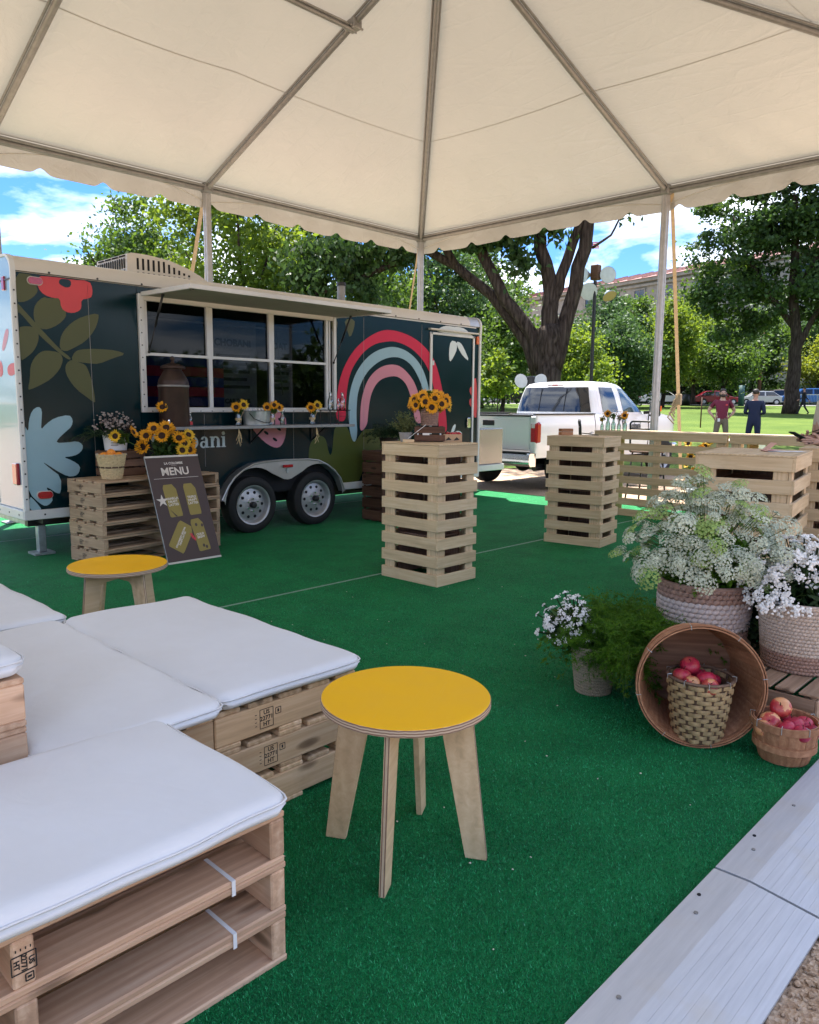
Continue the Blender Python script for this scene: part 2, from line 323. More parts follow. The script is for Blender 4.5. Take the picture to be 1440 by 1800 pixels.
def ground_mats():
    a = NT('gravel_path'); v = a.coord(rnd=False)
    vo = a.n('ShaderNodeTexVoronoi', {'Vector': v, 'Scale': 85.0}); n2 = a.noise(v, 2.0, 5, 0.6)
    c = a.ramp(vo.outputs['Color'], [(0.1, (0.34, 0.22, 0.14)), (0.5, (0.50, 0.35, 0.235)), (0.9, (0.63, 0.48, 0.35))])
    c = a.mix(a.ramp(n2, [(0.4, 0.0), (0.7, 0.4)]), c, (0.36, 0.26, 0.18))
    MAT['gravel_path'] = a.done(a.bsdf(color=c, rough=0.9, spec=0.2, normal=a.bump(vo.outputs['Distance'], 0.8, 0.012)))
    a = NT('lawn'); v = a.coord(rnd=False)
    n1 = a.noise(v, 0.35, 6, 0.65); n2 = a.noise(v, 9.0, 5, 0.7)
    c = a.ramp(n1, [(0.3, (0.060, 0.105, 0.020)), (0.7, (0.125, 0.175, 0.034))])
    c = a.mix(a.ramp(n2, [(0.4, 0.0), (0.7, 0.5)]), c, (0.045, 0.085, 0.016))
    MAT['lawn'] = a.done(a.bsdf(color=c, rough=0.9, spec=0.1, normal=a.bump(n2, 0.7, 0.08)))
    a = NT('bark'); v = a.coord(rnd=False)
    vs = a.n('ShaderNodeMapping', {0: v, 'Scale': (5.0, 5.0, 0.75)}).outputs[0]
    vo = a.n('ShaderNodeTexVoronoi', {'Vector': vs, 'Scale': 1.6}, feature='DISTANCE_TO_EDGE').outputs[0]
    n1 = a.noise(vs, 2.5, 6, 0.7)
    f = a.n('ShaderNodeMath', {0: vo, 1: n1}, operation='ADD').outputs[0]
    c = a.ramp(f, [(0.35, (0.016, 0.012, 0.010)), (0.6, (0.050, 0.038, 0.031)), (0.9, (0.085, 0.067, 0.055))])
    MAT['bark'] = a.done(a.bsdf(color=c, rough=0.95, spec=0.1, normal=a.bump(f, 1.0, 0.08)))
    a = NT('ramp_metal'); v = a.coord(rnd=True)
    n1 = a.noise(a.n('ShaderNodeMapping', {0: v, 'Scale': (1, 14, 1)}).outputs[0], 6, 5, 0.6); n2 = a.noise(v, 2.6, 5, 0.65)
    c = a.ramp(n1, [(0.3, (0.52, 0.54, 0.58)), (0.7, (0.60, 0.62, 0.66))])
    c = a.mix(a.ramp(n2, [(0.5, 0.0), (0.72, 0.65)]), c, (0.56, 0.52, 0.45))
    MAT['ramp_metal'] = a.done(a.bsdf(color=c, rough=0.46, metal=0.45, normal=a.bump(n1, 0.08, 0.002)))
    a = NT('ply_edge'); v = a.coord(rnd=False)
    w = a.n('ShaderNodeTexWave', {'Vector': v, 'Scale': 40.0, 'Distortion': 1.5, 'Detail': 1.0}, wave_type='BANDS', bands_direction='Z').outputs[1]
    c = a.ramp(w, [(0.2, (0.22, 0.13, 0.085)), (0.6, (0.55, 0.42, 0.30))])
    MAT['ply_edge'] = a.done(a.bsdf(color=c, rough=0.7, spec=0.2))
    a = NT('diamond_plate'); v = a.coord(rnd=False)
    ck = a.n('ShaderNodeTexBrick', {'Vector': a.n('ShaderNodeMapping', {0: v, 'Rotation': (0.78, 0.78, 0.78), 'Scale': (40, 40, 40)}).outputs[0], 'Scale': 1.0}).outputs[1]
    MAT['diamond_plate'] = a.done(a.bsdf(color=(0.45, 0.45, 0.45), rough=0.25, metal=0.95, normal=a.bump(ck, 0.9, 0.02)))
    a = NT('apple_skin'); v = a.coord(rnd=True); oi = a.n('ShaderNodeObjectInfo')
    st = a.noise(a.n('ShaderNodeMapping', {0: v, 'Scale': (26, 26, 5)}).outputs[0], 1.0, 5, 0.6)
    n2 = a.noise(v, 9, 3, 0.5)
    f = a.n('ShaderNodeMath', {0: st, 1: 0.45}, operation='MULTIPLY').outputs[0]
    f = a.n('ShaderNodeMath', {0: n2, 1: 0.75, 2: f}, operation='MULTIPLY_ADD').outputs[0]
    f = a.n('ShaderNodeMath', {0: oi.outputs['Random'], 1: 0.22, 2: f}, operation='MULTIPLY_ADD').outputs[0]
    c = a.ramp(f, [(0.55, (0.30, 0.006, 0.040)), (0.82, (0.46, 0.025, 0.055)), (1.0, (0.64, 0.20, 0.10))])
    MAT['apple_skin'] = a.done(a.bsdf(color=a.mix(a.ramp(a.n('ShaderNodeTexVoronoi', {'Vector': v, 'Scale': 260.0}).outputs[0], [(0.10, 0.5), (0.22, 0.0)]), c, (0.62, 0.30, 0.18)), rough=a.ramp(n2, [(0.3, 0.26), (0.7, 0.42)]), spec=0.4))
    a = NT('cheek_apple'); v = a.coord(rnd=True)
    st = a.noise(a.n('ShaderNodeMapping', {0: v, 'Scale': (26, 26, 5)}).outputs[0], 1.0, 5, 0.6)
    n2 = a.noise(v, 11, 3, 0.5)
    f = a.n('ShaderNodeMath', {0: st, 1: n2}, operation='ADD').outputs[0]
    c = a.ramp(f, [(0.80, (0.40, 0.02, 0.035)), (1.0, (0.56, 0.11, 0.07)), (1.2, (0.70, 0.32, 0.14))])
    MAT['cheek_apple'] = a.done(a.bsdf(color=c, rough=0.3, spec=0.5, coat=0.2))
ground_mats()
M = MAT
# ------------------------------------------------------------------ geometry helpers
class B:
    """collects shapes; build() links them as one mesh object"""
    def __init__(s): s.v = []; s.f = []; s.mi = []; s.cur = 0
    def add(s, vs, fs):
        o = len(s.v); s.v += [tuple(p) for p in vs]; s.f += [tuple(i+o for i in f) for f in fs]; s.mi += [s.cur]*len(fs); return s
    def mat(s, i): s.cur = i; return s
    def box(s, c, d, R=None, ch=0.0):
        x, y, z = (k/2 for k in d)
        if ch <= 0:
            vs = [(-x,-y,-z),(x,-y,-z),(x,y,-z),(-x,y,-z),(-x,-y,z),(x,-y,z),(x,y,z),(-x,y,z)]
            fs = [(3,2,1,0),(4,5,6,7),(0,1,5,4),(1,2,6,5),(2,3,7,6),(3,0,4,7)]
        else:
            ch = min(ch, x*.45, y*.45, z*.45); vs = []; idx = {}
            for sx in (-1, 1):
                for sy in (-1, 1):
                    for sz in (-1, 1):
                        for a in range(3):
                            p = [sx*(x-ch), sy*(y-ch), sz*(z-ch)]; p[a] = (sx*x, sy*y, sz*z)[a]
                            idx[sx, sy, sz, a] = len(vs); vs.append(tuple(p))
            fs = []
            for a in range(3):
                for sg in (-1, 1):
                    b, c2 = [(1, 2), (2, 0), (0, 1)][a]
                    q = []
                    for (u, w) in ((-1,-1),(1,-1),(1,1),(-1,1)):
                        k = [0, 0, 0]; k[a] = sg; k[b] = u; k[c2] = w; q.append(idx[k[0], k[1], k[2], a])
                    fs.append(tuple(q) if sg > 0 else tuple(q[::-1]))
            for a in range(3):
                b, c2 = [(1, 2), (2, 0), (0, 1)][a]
                for u in (-1, 1):
                    for w in (-1, 1):
                        k1 = [0,0,0]; k1[b] = u; k1[c2] = w; k2 = list(k1); k1[a] = -1; k2[a] = 1
                        q = (idx[*k1, b], idx[*k2, b], idx[*k2, c2], idx[*k1, c2])
                        fs.append(q if u*w > 0 else q[::-1])
            for sx in (-1, 1):
                for sy in (-1, 1):
                    for sz in (-1, 1):
                        q = (idx[sx,sy,sz,0], idx[sx,sy,sz,1], idx[sx,sy,sz,2]); fs.append(q if sx*sy*sz > 0 else q[::-1])
        if R is not None: vs = [R @ Vector(p) for p in vs]
        return s.add([(p[0]+c[0], p[1]+c[1], p[2]+c[2]) for p in vs], fs)
    def tube(s, path, r, n=8, cap=True, flat=1.0):
        P = [Vector(p) for p in path]; rs = r if isinstance(r, (list, tuple)) else [r]*len(P); vs = []; fs = []
        up = Vector((0, 0, 1)); prev = None
        for i, p in enumerate(P):
            t = (P[min(i+1, len(P)-1)]-P[max(i-1, 0)]).normalized()
            if prev is None:
                a = t.cross(up)
                if a.length < 1e-3: a = t.cross(Vector((1, 0, 0)))
                a.normalize()
            else:
                a = (prev - t*prev.dot(t)); a = a.normalized() if a.length > 1e-6 else t.orthogonal().normalized()
            prev = a; b = t.cross(a)
            for k in range(n):
                th = 2*math.pi*k/n; vs.append(p + a*(rs[i]*math.cos(th)) + b*(rs[i]*flat*math.sin(th)))
        for i in range(len(P)-1):
            for k in range(n):
                fs.append((i*n+k, i*n+(k+1) % n, (i+1)*n+(k+1) % n, (i+1)*n+k))
        if cap: fs += [tuple(range(n))[::-1], tuple((len(P)-1)*n+k for k in range(n))]
        return s.add(vs, fs)
    def cyl(s, a, b, r, n=16, r2=None): return s.tube([a, b], [r, r if r2 is None else r2], n)
    def lathe(s, prof, n=24, c=(0, 0, 0), R=None, closed=False, wob=0.0):
        vs = []; fs = []
        for (r, z) in prof:
            for k in range(n):
                th = 2*math.pi*k/n; p = Vector((r*math.cos(th), r*math.sin(th), z))
                if R is not None: p = R @ p
                vs.append((p.x+c[0], p.y+c[1], p.z+c[2]))
        m = len(prof)
        for i in range(m if closed else m-1):
            j = (i+1) % m
            for k in range(n): fs.append((i*n+k, i*n+(k+1) % n, j*n+(k+1) % n, j*n+k))
        return s.add(vs, fs)
    def prism(s, poly, h0, h1, fn):
        """poly in 2D, fn(u, v, h) -> 3D"""
        n = len(poly); a = sum(poly[i][0]*poly[(i+1) % n][1]-poly[(i+1) % n][0]*poly[i][1] for i in range(n))
        if a < 0: poly = poly[::-1]
        vs = [fn(u, v, h0) for u, v in poly]+[fn(u, v, h1) for u, v in poly]
        tri = tess(poly)
        fs = [tuple(t[::-1]) for t in tri]+[tuple(i+n for i in t) for t in tri]
        fs += [(i, (i+1) % n, n+(i+1) % n, n+i) for i in range(n)]
        return s.add(vs, fs)
    def sphere(s, c, r, n=16, m=10, R=None):
        r = (r, r, r) if isinstance(r, (int, float)) else r
        vs = [(0, 0, -1)]; fs = []
        for i in range(1, m):
            ph = math.pi*i/m-math.pi/2
            vs += [(math.cos(ph)*math.cos(2*math.pi*k/n), math.cos(ph)*math.sin(2*math.pi*k/n), math.sin(ph)) for k in range(n)]
        vs.append((0, 0, 1)); L = len(vs)-1
        for k in range(n):
            fs.append((0, 1+(k+1) % n, 1+k)); fs.append((L, L-n+k, L-n+(k+1) % n))
        for i in range(m-2):
            for k in range(n): fs.append((1+i*n+k, 1+i*n+(k+1) % n, 1+(i+1)*n+(k+1) % n, 1+(i+1)*n+k))
        vs = [Vector((p[0]*r[0], p[1]*r[1], p[2]*r[2])) for p in vs]
        if R is not None: vs = [R @ p for p in vs]
        return s.add([(p[0]+c[0], p[1]+c[1], p[2]+c[2]) for p in vs], fs)
    def build(s, name, mat, parent=None, smooth=False, loc=(0, 0, 0), rot=(0, 0, 0), auto=None):
        me = bpy.data.meshes.new(name); me.from_pydata([tuple(p) for p in s.v], [], s.f)
        mats = mat if isinstance(mat, (list, tuple)) else [mat]
        for x in mats: me.materials.append(M[x] if isinstance(x, str) else x)
        if len(mats) > 1: me.polygons.foreach_set('material_index', s.mi)
        if smooth: me.polygons.foreach_set('use_smooth', [True]*len(me.polygons))
        me.update()
        if smooth and auto:
            try: me.set_sharp_from_angle(angle=rad(auto))
            except Exception: pass
        return link(name, me, parent, loc, rot)
def tess(poly):
    from mathutils.geometry import tessellate_polygon
    t = tessellate_polygon([[Vector((u, v, 0)) for u, v in poly]]); o = []
    for q in t:
        a, b, c = (poly[i] for i in q)
        o.append(tuple(q) if (b[0]-a[0])*(c[1]-a[1])-(c[0]-a[0])*(b[1]-a[1]) > 0 else tuple(q)[::-1])
    return o
def link(name, me, parent=None, loc=(0, 0, 0), rot=(0, 0, 0)):
    o = bpy.data.objects.new(name, me); COL.objects.link(o); o.location = loc; o.rotation_euler = rot
    if parent is not None: o.parent = parent
    return o
def tag(o, label=None, cat=None, group=None, kind=None):
    for k, v in (('label', label), ('category', cat), ('group', group), ('kind', kind)):
        if v: o[k] = v
    return o
def thing(name, label, cat, loc=(0, 0, 0), rz=0.0, group=None):
    o = bpy.data.objects.new(name, None); COL.objects.link(o); o.location = loc; o.rotation_euler = (0, 0, rz)
    o.empty_display_size = 0.1
    return tag(o, label, cat, group)
def copy_tree(o, parent=None):
    c = o.copy(); COL.objects.link(c)
    if parent is not None: c.parent = parent
    for ch in list(o.children): copy_tree(ch, c)
    return c
def struct(o): o['kind'] = 'structure'; return o
_bc = {}
def board(parent, name, mat, c, d, axis='x', ch=0.003, rot=None, tilt=(0, 0, 0)):
    """a chamfered board; d is (x, y, z) in the parent's axes, grain along axis; mesh data shared between alike boards"""
    L = {'x': (d[0], d[1], d[2]), 'y': (d[1], d[0], d[2]), 'z': (d[2], d[1], d[0])}[axis]
    key = (tuple(round(k, 4) for k in L), mat, ch)
    if key not in _bc:
        b = B().box((0, 0, 0), L, ch=ch); me = bpy.data.meshes.new(name); me.from_pydata(b.v, [], b.f); me.materials.append(M[mat]); _bc[key] = me
    r = {'x': (0, 0, 0), 'y': (0, 0, math.pi/2), 'z': (0, -math.pi/2, 0)}[axis]
    r = tuple(a+b for a, b in zip(r, tilt))
    return link(name, _bc[key], parent, c, r)
_tc = {}
def text_mesh(s, size=1.0, bold=0.0, ext=0.001, align='CENTER', mat='ink_black', space=1.0, line=1.0):
    key = (s, size, bold, ext, align, mat, space, line)
    if key in _tc: return _tc[key]
    cu = bpy.data.curves.new('lettering', 'FONT'); cu.body = s; cu.size = size; cu.offset = bold; cu.extrude = ext
    cu.align_x = align; cu.align_y = 'CENTER'; cu.resolution_u = 3; cu.space_character = space; cu.space_line = line
    o = bpy.data.objects.new('lettering', cu); COL.objects.link(o)
    dg = bpy.context.evaluated_depsgraph_get(); me = bpy.data.meshes.new_from_object(o.evaluated_get(dg))
    bpy.data.objects.remove(o); bpy.data.curves.remove(cu)
    me.materials.clear(); me.materials.append(M[mat]); _tc[key] = me; return me
def np_mesh(name, V, F, mat, parent=None, tint=None, smooth=False, loc=(0, 0, 0)):
    """V (n,3), F (m,k) numpy"""
    me = bpy.data.meshes.new(name); n, m, k = len(V), len(F), F.shape[1]
    me.vertices.add(n); me.vertices.foreach_set('co', np.ascontiguousarray(V, dtype=np.float32).ravel())
    me.loops.add(m*k); me.loops.foreach_set('vertex_index', np.ascontiguousarray(F, dtype=np.int32).ravel())
    me.polygons.add(m); me.polygons.foreach_set('loop_start', np.arange(0, m*k, k, dtype=np.int32)); me.polygons.foreach_set('loop_total', np.full(m, k, dtype=np.int32))
    if smooth: me.polygons.foreach_set('use_smooth', np.ones(m, dtype=bool))
    me.materials.append(M[mat])
    if tint is not None:
        at = me.attributes.new('tint', 'FLOAT', 'POINT'); at.data.foreach_set('value', np.ascontiguousarray(tint, dtype=np.float32))
    me.update(calc_edges=True); me.validate()
    return link(name, me, parent, loc)
def polar(bearing, dist):
    b = rad(bearing); return dist*math.cos(b), dist*math.sin(b)
def ground_z(x, y):
    r = x*math.cos(YAW-0.16)+y*math.sin(YAW-0.16)
    return 0.026*max(0.0, min(r, 78)-18.0)
def unit(a): return a/np.maximum(np.linalg.norm(a, axis=-1, keepdims=True), 1e-9)
def leaves(P, size, up=0.4, stretch=1.7, var=0.4, droop=0.0):
    """leaf quads (folded rhombs) at points P; returns V, F, tint"""
    n = len(P); N = unit(nrg.normal(size=(n, 3))+np.array([0, 0, up])); T = unit(np.cross(N, nrg.normal(size=(n, 3))))
    if droop: T = unit(T+np.array([0, 0, -droop])); N = unit(N-T*np.sum(N*T, axis=1, keepdims=True))
    Bn = np.cross(N, T); sz = size*(1-var/2+var*nrg.random((n, 1)))
    a = P-T*sz*stretch*0.5; b = P+Bn*sz*0.5+N*sz*0.12; c = P+T*sz*stretch*0.5; d = P-Bn*sz*0.5+N*sz*0.12
    V = np.stack([a, b, c, d], 1).reshape(-1, 3); F = np.arange(4*n).reshape(n, 4)
    return V, F, np.repeat(np.clip(nrg.normal(0.5, 0.22, n), 0, 1), 4)
# ------------------------------------------------------------------ ground
def terrain():
    xs = np.concatenate([np.linspace(-60, 0, 13)[:-1], np.linspace(0, 30, 31)[:-1], np.linspace(30, 110, 33)[:-1], np.linspace(110, 600, 15)])
    ys = np.concatenate([np.linspace(-200, -40, 9)[:-1], np.linspace(-40, 60, 41)[:-1], np.linspace(60, 130, 15)[:-1], np.linspace(130, 500, 13)])
    def grid(name, mat, off, keep):
        b = B(); ix = {}
        for i, x in enumerate(xs):
            for j, y in enumerate(ys): ix[i, j] = len(b.v); b.v.append((x, y, ground_z(x, y)+off))
        for i in range(len(xs)-1):
            for j in range(len(ys)-1):
                cx, cy = (xs[i]+xs[i+1])/2, (ys[j]+ys[j+1])/2
                if keep(cx, cy): b.f.append((ix[i, j], ix[i+1, j], ix[i+1, j+1], ix[i, j+1])); b.mi.append(0)
        return struct(b.build(name, mat, smooth=True))
    rr = lambda x, y: x*math.cos(YAW-0.16)+y*math.sin(YAW-0.16)
    grid('gravel_ground', 'gravel_path', -0.012, lambda x, y: True)
    b = B(); d = Vector((math.cos(YAW-0.16), math.sin(YAW-0.16), 0)); nn = Vector((-d.y, d.x, 0))
    def strip(name, mat, r0, r1, w, off, n=40):
        b = B(); rs = np.linspace(r0, r1, n)
        for r in rs:
            for t in np.linspace(-w, w, 25):
                p = d*r+nn*t; b.v.append((p.x, p.y, ground_z(p.x, p.y)+off))
        for i in range(n-1):
            for j in range(24): b.f.append((i*25+j+1, i*25+j, (i+1)*25+j, (i+1)*25+j+1)); b.mi.append(0)
        return struct(b.build(name, mat, smooth=True))
    strip('lawn', 'lawn', 17.2, 76.5, 150, 0.006)
    strip('street', 'asphalt', 79.5, 90, 190, 0.004, 6)
    strip('pavement', 'concrete', 76.5, 79.5, 190, 0.05, 4)
    strip('far_lawn', 'lawn', 90.0, 118, 190, 0.02, 6)
terrain()

# ------------------------------------------------------------------ green carpet
for (y0, y1) in ((0.818, 4.462), (4.482, 8.15), (8.17, 9.9)):
    struct(B().box((3.2, (y0+y1)/2, 0.002), (13.4, y1-y0, 0.012), ch=0.003).build('turf_carpet', 'turf'))
simple('seam_tape', (0.20, 0.38, 0.28), 0.7, var=0.2, scale=30)
for yy in (4.472, 8.16): struct(B().box((3.2, yy, -0.001), (13.4, 0.040, 0.018)).build('carpet_seam', 'seam_tape'))
def pile():
    n = 560000
    r = 0.9+7.5*nrg.beta(1.15, 3.0, n); a = rad(44)+rad(33)*(2*nrg.random(n)-1)
    x, y = r*np.cos(a), r*np.sin(a); k = (y > 0.824) & (np.abs(y-4.472) > 0.022); x, y = x[k], y[k]; n = len(x)
    h = 0.0075*(0.6+0.8*nrg.random(n)); w = 0.0010+0.00030*np.hypot(x, y); t = nrg.random(n)*math.pi*2; dx, dy = np.cos(t)*w, np.sin(t)*w
    lx, ly = nrg.normal(0, 0.004, n), nrg.normal(0, 0.004, n); z = np.full(n, 0.006)
    V = np.stack([np.stack([x-dx, y-dy, z], 1), np.stack([x+dx, y+dy, z], 1), np.stack([x+lx, y+ly, z+h], 1)], 1).reshape(-1, 3)
    tint = np.clip(nrg.normal(0.5, 0.24, n)+.09*np.sin(x*5.1+2*np.sin(y*3.3))*np.sin(y*4.3+1.5*np.sin(x*2.2))+.06*np.sin(x*13+y*9), 0, 0.97); tint[nrg.random(n) < 0.004] = 1.0
    o = np_mesh('carpet_pile', V, np.arange(3*n).reshape(n, 3), 'turf_pile', tint=np.repeat(tint, 3)); o['kind'] = 'stuff'
pile()
simple('crumb', (0.62, 0.58, 0.48), 0.8)
b = B()
for i in range(70):
    x, y = rng.uniform(1.2, 5.0), rng.uniform(0.85, 4.2); b.sphere((x, y, 0.017), (rng.uniform(.002, .005), rng.uniform(.002, .005), .002), 5, 3)
b.build('litter_crumbs', 'crumb')['kind'] = 'stuff'

# ------------------------------------------------------------------ metal edge ramp and gravel
def ramp_panel(x0, x1, label):
    t = thing('edge_ramp', label, 'ramp panel', ((x0+x1)/2, 0.66, 0.0), 0, 'metal ramp panels along the carpet edge')
    L = (x1-x0)-0.006; b = B()
    prof = [(0.150, 0.024), (0.045, 0.027)]
    ys = [0.045-0.205*k/8 for k in range(9)]
    for k in range(9):
        y = ys[k]; z = 0.027-0.023*k/8
        prof.append((y, z))
        if 0 < k < 8: prof += [(y-0.0004, z-0.0008), (y-0.0015, z-0.0008), (y-0.0019, z-0.0002)]
    n = len(prof)
    poly = prof+[(-0.16, -0.004), (0.150, -0.004)]
    vs = [(-L/2, p, q) for p, q in poly]+[(L/2, p, q) for p, q in poly]; N = len(poly)
    b.add(vs, [(i, (i+1) % N, N+(i+1) % N, N+i) for i in range(N)]+[tuple(range(N))[::-1], tuple(range(N, 2*N))])
    b.build('plate', 'ramp_metal', t)
    for xx in (-L*0.36, -0.06, L*0.30):
        B().cyl((xx, 0.10, 0.024), (xx, 0.10, 0.0285), 0.006, 12).build('screw', 'aluminium_dull', t)
    for xx in (-L*0.29, L*0.37):
        B().cyl((xx, 0.128, 0.024), (xx, 0.128, 0.0272), 0.0055, 12).build('screw_hole', 'dark_void', t)
ramp_panel(-0.26, 0.955, 'grey metal ramp panel nearest the camera along the carpet edge')
ramp_panel(0.96, 2.175, 'worn grey metal ramp panel beside the gravel in the bottom right corner')
ramp_panel(2.18, 3.395, 'grey metal ramp panel in front of the low apple basket')
def pebbles():
    b = B(); n = 2600
    ico = B().sphere((0, 0, 0), 1.0, 6, 4); bv = np.array([tuple(p) for p in ico.v]); V = []; F = []; o = 0
    faces = []
    for f in ico.f: faces += [f] if len(f) == 3 else [(f[0], f[1], f[2]), (f[0], f[2], f[3])]
    fa = np.array(faces)
    for i in range(n):
        x, y = rng.uniform(0.7, 3.0), rng.uniform(-0.25, 0.50); s = rng.uniform(0.003, 0.010)*rng.choice((0.7, 1, 1.3))
        a = rng.uniform(0, 6.28); c, q = math.cos(a), math.sin(a); sc = np.array([s*rng.uniform(.8, 1.5), s*rng.uniform(.7, 1.1), s*rng.uniform(.4, .8)])
        p = bv*sc*(1+0.18*nrg.normal(size=bv.shape)); V.append(np.stack([p[:, 0]*c-p[:, 1]*q+x, p[:, 0]*q+p[:, 1]*c+y, p[:, 2]-0.010+s*0.2], 1)); F.append(fa+o); o += len(bv)
    np_mesh('gravel_stones', np.concatenate(V), np.concatenate(F), 'gravel_path')['kind'] = 'stuff'
pebbles()

# ------------------------------------------------------------------ frame tent
XR, XL, YF, YN, ZE, SL = 9.93, -4.1, 9.37, 0.88, 4.29, 0.385
YC = (YF+YN)/2; ZR = ZE+SL*(YF-YC); XP = XR-(YF-YC); XQ = XL+(YF-YC)
tent = thing('frame_tent', 'white vinyl frame tent with scalloped edge and aluminium poles over the green carpet', 'tent', (0, 0, 0))
RAF = [XL, -2.0, 0.45, 3.10, 5.76, XR]
def canopy(A, Bp, Cp, D, cuts, name='roof_panel', sag=0.055):
    A, Bp, Cp, D = map(Vector, (A, Bp, Cp, D)); nu, nv = 72, 26; b = B(); nrm = (Bp-A).cross(D-A).normalized()
    if nrm.z < 0: nrm = -nrm
    for j in range(nv+1):
        for i in range(nu+1):
            u, v = i/nu, j/nv; lo = A.lerp(Bp, u); hi = D.lerp(Cp, u); p = lo.lerp(hi, v)
            s = 0.0
            for k in range(len(cuts)-1):
                if cuts[k] <= u <= cuts[k+1]: s = math.sin(math.pi*(u-cuts[k])/(cuts[k+1]-cuts[k]))
            w = sag*abs(s)**0.7*math.sin(math.pi*min(1, v*1.02))**0.8
            rip = 0.016*math.sin(u*90+4*math.sin(v*3))*max(0, 1-v*3.0)*min(1, v*14)*abs(s)
            b.v.append(tuple(p-nrm*(w-rip)))
    n = nu+1
    for j in range(nv):
        for i in range(nu): b.f.append((j*n+i, j*n+i+1, (j+1)*n+i+1, (j+1)*n+i)); b.mi.append(0)
    o = b.build(name, 'tent_vinyl', tent, smooth=True)
    for vs in (0.42,):   # welded laps between the fabric widths, parallel to the eave
        j = round(vs*nv); t = B()
        for i in range(nu+1): p = Vector(b.v[j*n+i]); q = Vector(b.v[(j+1)*n+i]); d = (q-p).normalized() if (q-p).length > 1e-6 else Vector((0, 0, 1)); t.v += [tuple(p-nrm*.0015-d*.006), tuple(p-nrm*.0015+d*.006)]
        t.f = [(2*i, 2*i+2, 2*i+3, 2*i+1) for i in range(nu)]; t.mi = [0]*nu; t.build('weld_seam', 'weld_vinyl', o, smooth=True)
    return o
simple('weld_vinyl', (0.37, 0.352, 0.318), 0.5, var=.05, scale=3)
cu = lambda xs, a, c: sorted((x-a)/(c-a) for x in xs)
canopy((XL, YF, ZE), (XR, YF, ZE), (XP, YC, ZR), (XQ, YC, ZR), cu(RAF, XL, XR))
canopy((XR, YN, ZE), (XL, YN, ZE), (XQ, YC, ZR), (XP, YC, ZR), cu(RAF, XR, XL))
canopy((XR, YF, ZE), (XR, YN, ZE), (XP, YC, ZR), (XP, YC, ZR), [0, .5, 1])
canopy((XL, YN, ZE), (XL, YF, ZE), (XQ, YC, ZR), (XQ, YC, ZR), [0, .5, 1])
def valance(P0, P1, outw):
    P0, P1 = Vector(P0), Vector(P1); L = (P1-P0).length; o = Vector(outw); n = int(L/0.035); b = B(); nv = 5
    per = L/round(L/0.72)
    for i in range(n+1):
        s = L*i/n; p = P0.lerp(P1, i/n); ph = (s % per)/per-0.5
        d = 0.318-0.070*math.exp(-(ph/0.10)**2)-0.03*(2*abs(abs(ph)-0.0) < 0.2)*0+0.012*math.sin(s*1.7)
        wv = 0.014*math.sin(s*7.0+math.sin(s*2.1)*2)
        for j in range(nv+1):
            t = j/nv; q = p+o*(-0.01+0.075*min(1, t*4)+0.01*t+wv*t)+Vector((0, 0, 0.022-(d+.012)*t)); b.v.append(tuple(q))
    m = nv+1
    for i in range(n):
        for j in range(nv): b.f.append((i*m+j, i*m+j+1, (i+1)*m+j+1, (i+1)*m+j)); b.mi.append(0)
    b.build('valance', 'valance_vinyl', tent, smooth=True)
valance((XL, YF, ZE), (XR, YF, ZE), (0, 1, 0)); valance((XR, YF, ZE), (XR, YN, ZE), (1, 0, 0))
valance((XR, YN, ZE), (XL, YN, ZE), (0, -1, 0)); valance((XL, YN, ZE), (XL, YF, ZE), (-1, 0, 0))
def twin(name, a, c, r=0.032, gap=0.05):
    """aluminium keder beam: round tube with two edge rails below the fabric"""
    a, c = Vector(a), Vector(c); d = (c-a).normalized(); sd = d.cross(Vector((0, 0, 1)))
    sd = sd.normalized() if sd.length > .01 else Vector((1, 0, 0)); upn = sd.cross(d)
    if upn.z < 0: upn = -upn
    b = B(); b.tube([a-upn*r*1.3, c-upn*r*1.3], r, 10)
    for s in (-1, 1): b.tube([a+sd*s*r*1.25-upn*0.012, c+sd*s*r*1.25-upn*0.012], r*0.42, 8)
    return b.build(name, 'aluminium_dull', tent, smooth=True, auto=40)
for P, Q in (((XL, YF), (XR, YF)), ((XR, YF), (XR, YN)), ((XR, YN), (XL, YN)), ((XL, YN), (XL, YF))):
    twin('eave_beam', (*P, ZE-.03), (*Q, ZE-.03), 0.036)
for x in RAF[1:-1]:
    if XQ <= x <= XP+.1:
        for y in (YF, YN): twin('rafter', (x, y, ZE-.03), (x, YC, ZR-.05))
for y in (YF, YN):
    twin('hip_rafter', (XR, y, ZE-.03), (XP, YC, ZR-.05)); twin('hip_rafter', (XL, y, ZE-.03), (XQ, YC, ZR-.05))
twin('rafter', (XR, 4.92, ZE-.03), (XP+.05, YC-.02, ZR-.06)); twin('rafter', (XL, YC, ZE-.03), (XQ, YC, ZR-.05))
twin('ridge_beam', (XQ, YC, ZR-.05), (XP, YC, ZR-.05))
for y in (6.44, 2*YC-6.44):
    for x0, x1 in ((3.10, 5.76), (0.45, 3.10)): 
        z = ZE+SL*(YF-6.44)-.10; twin('purlin', (x0, y, z), (x1, y, z), 0.026)
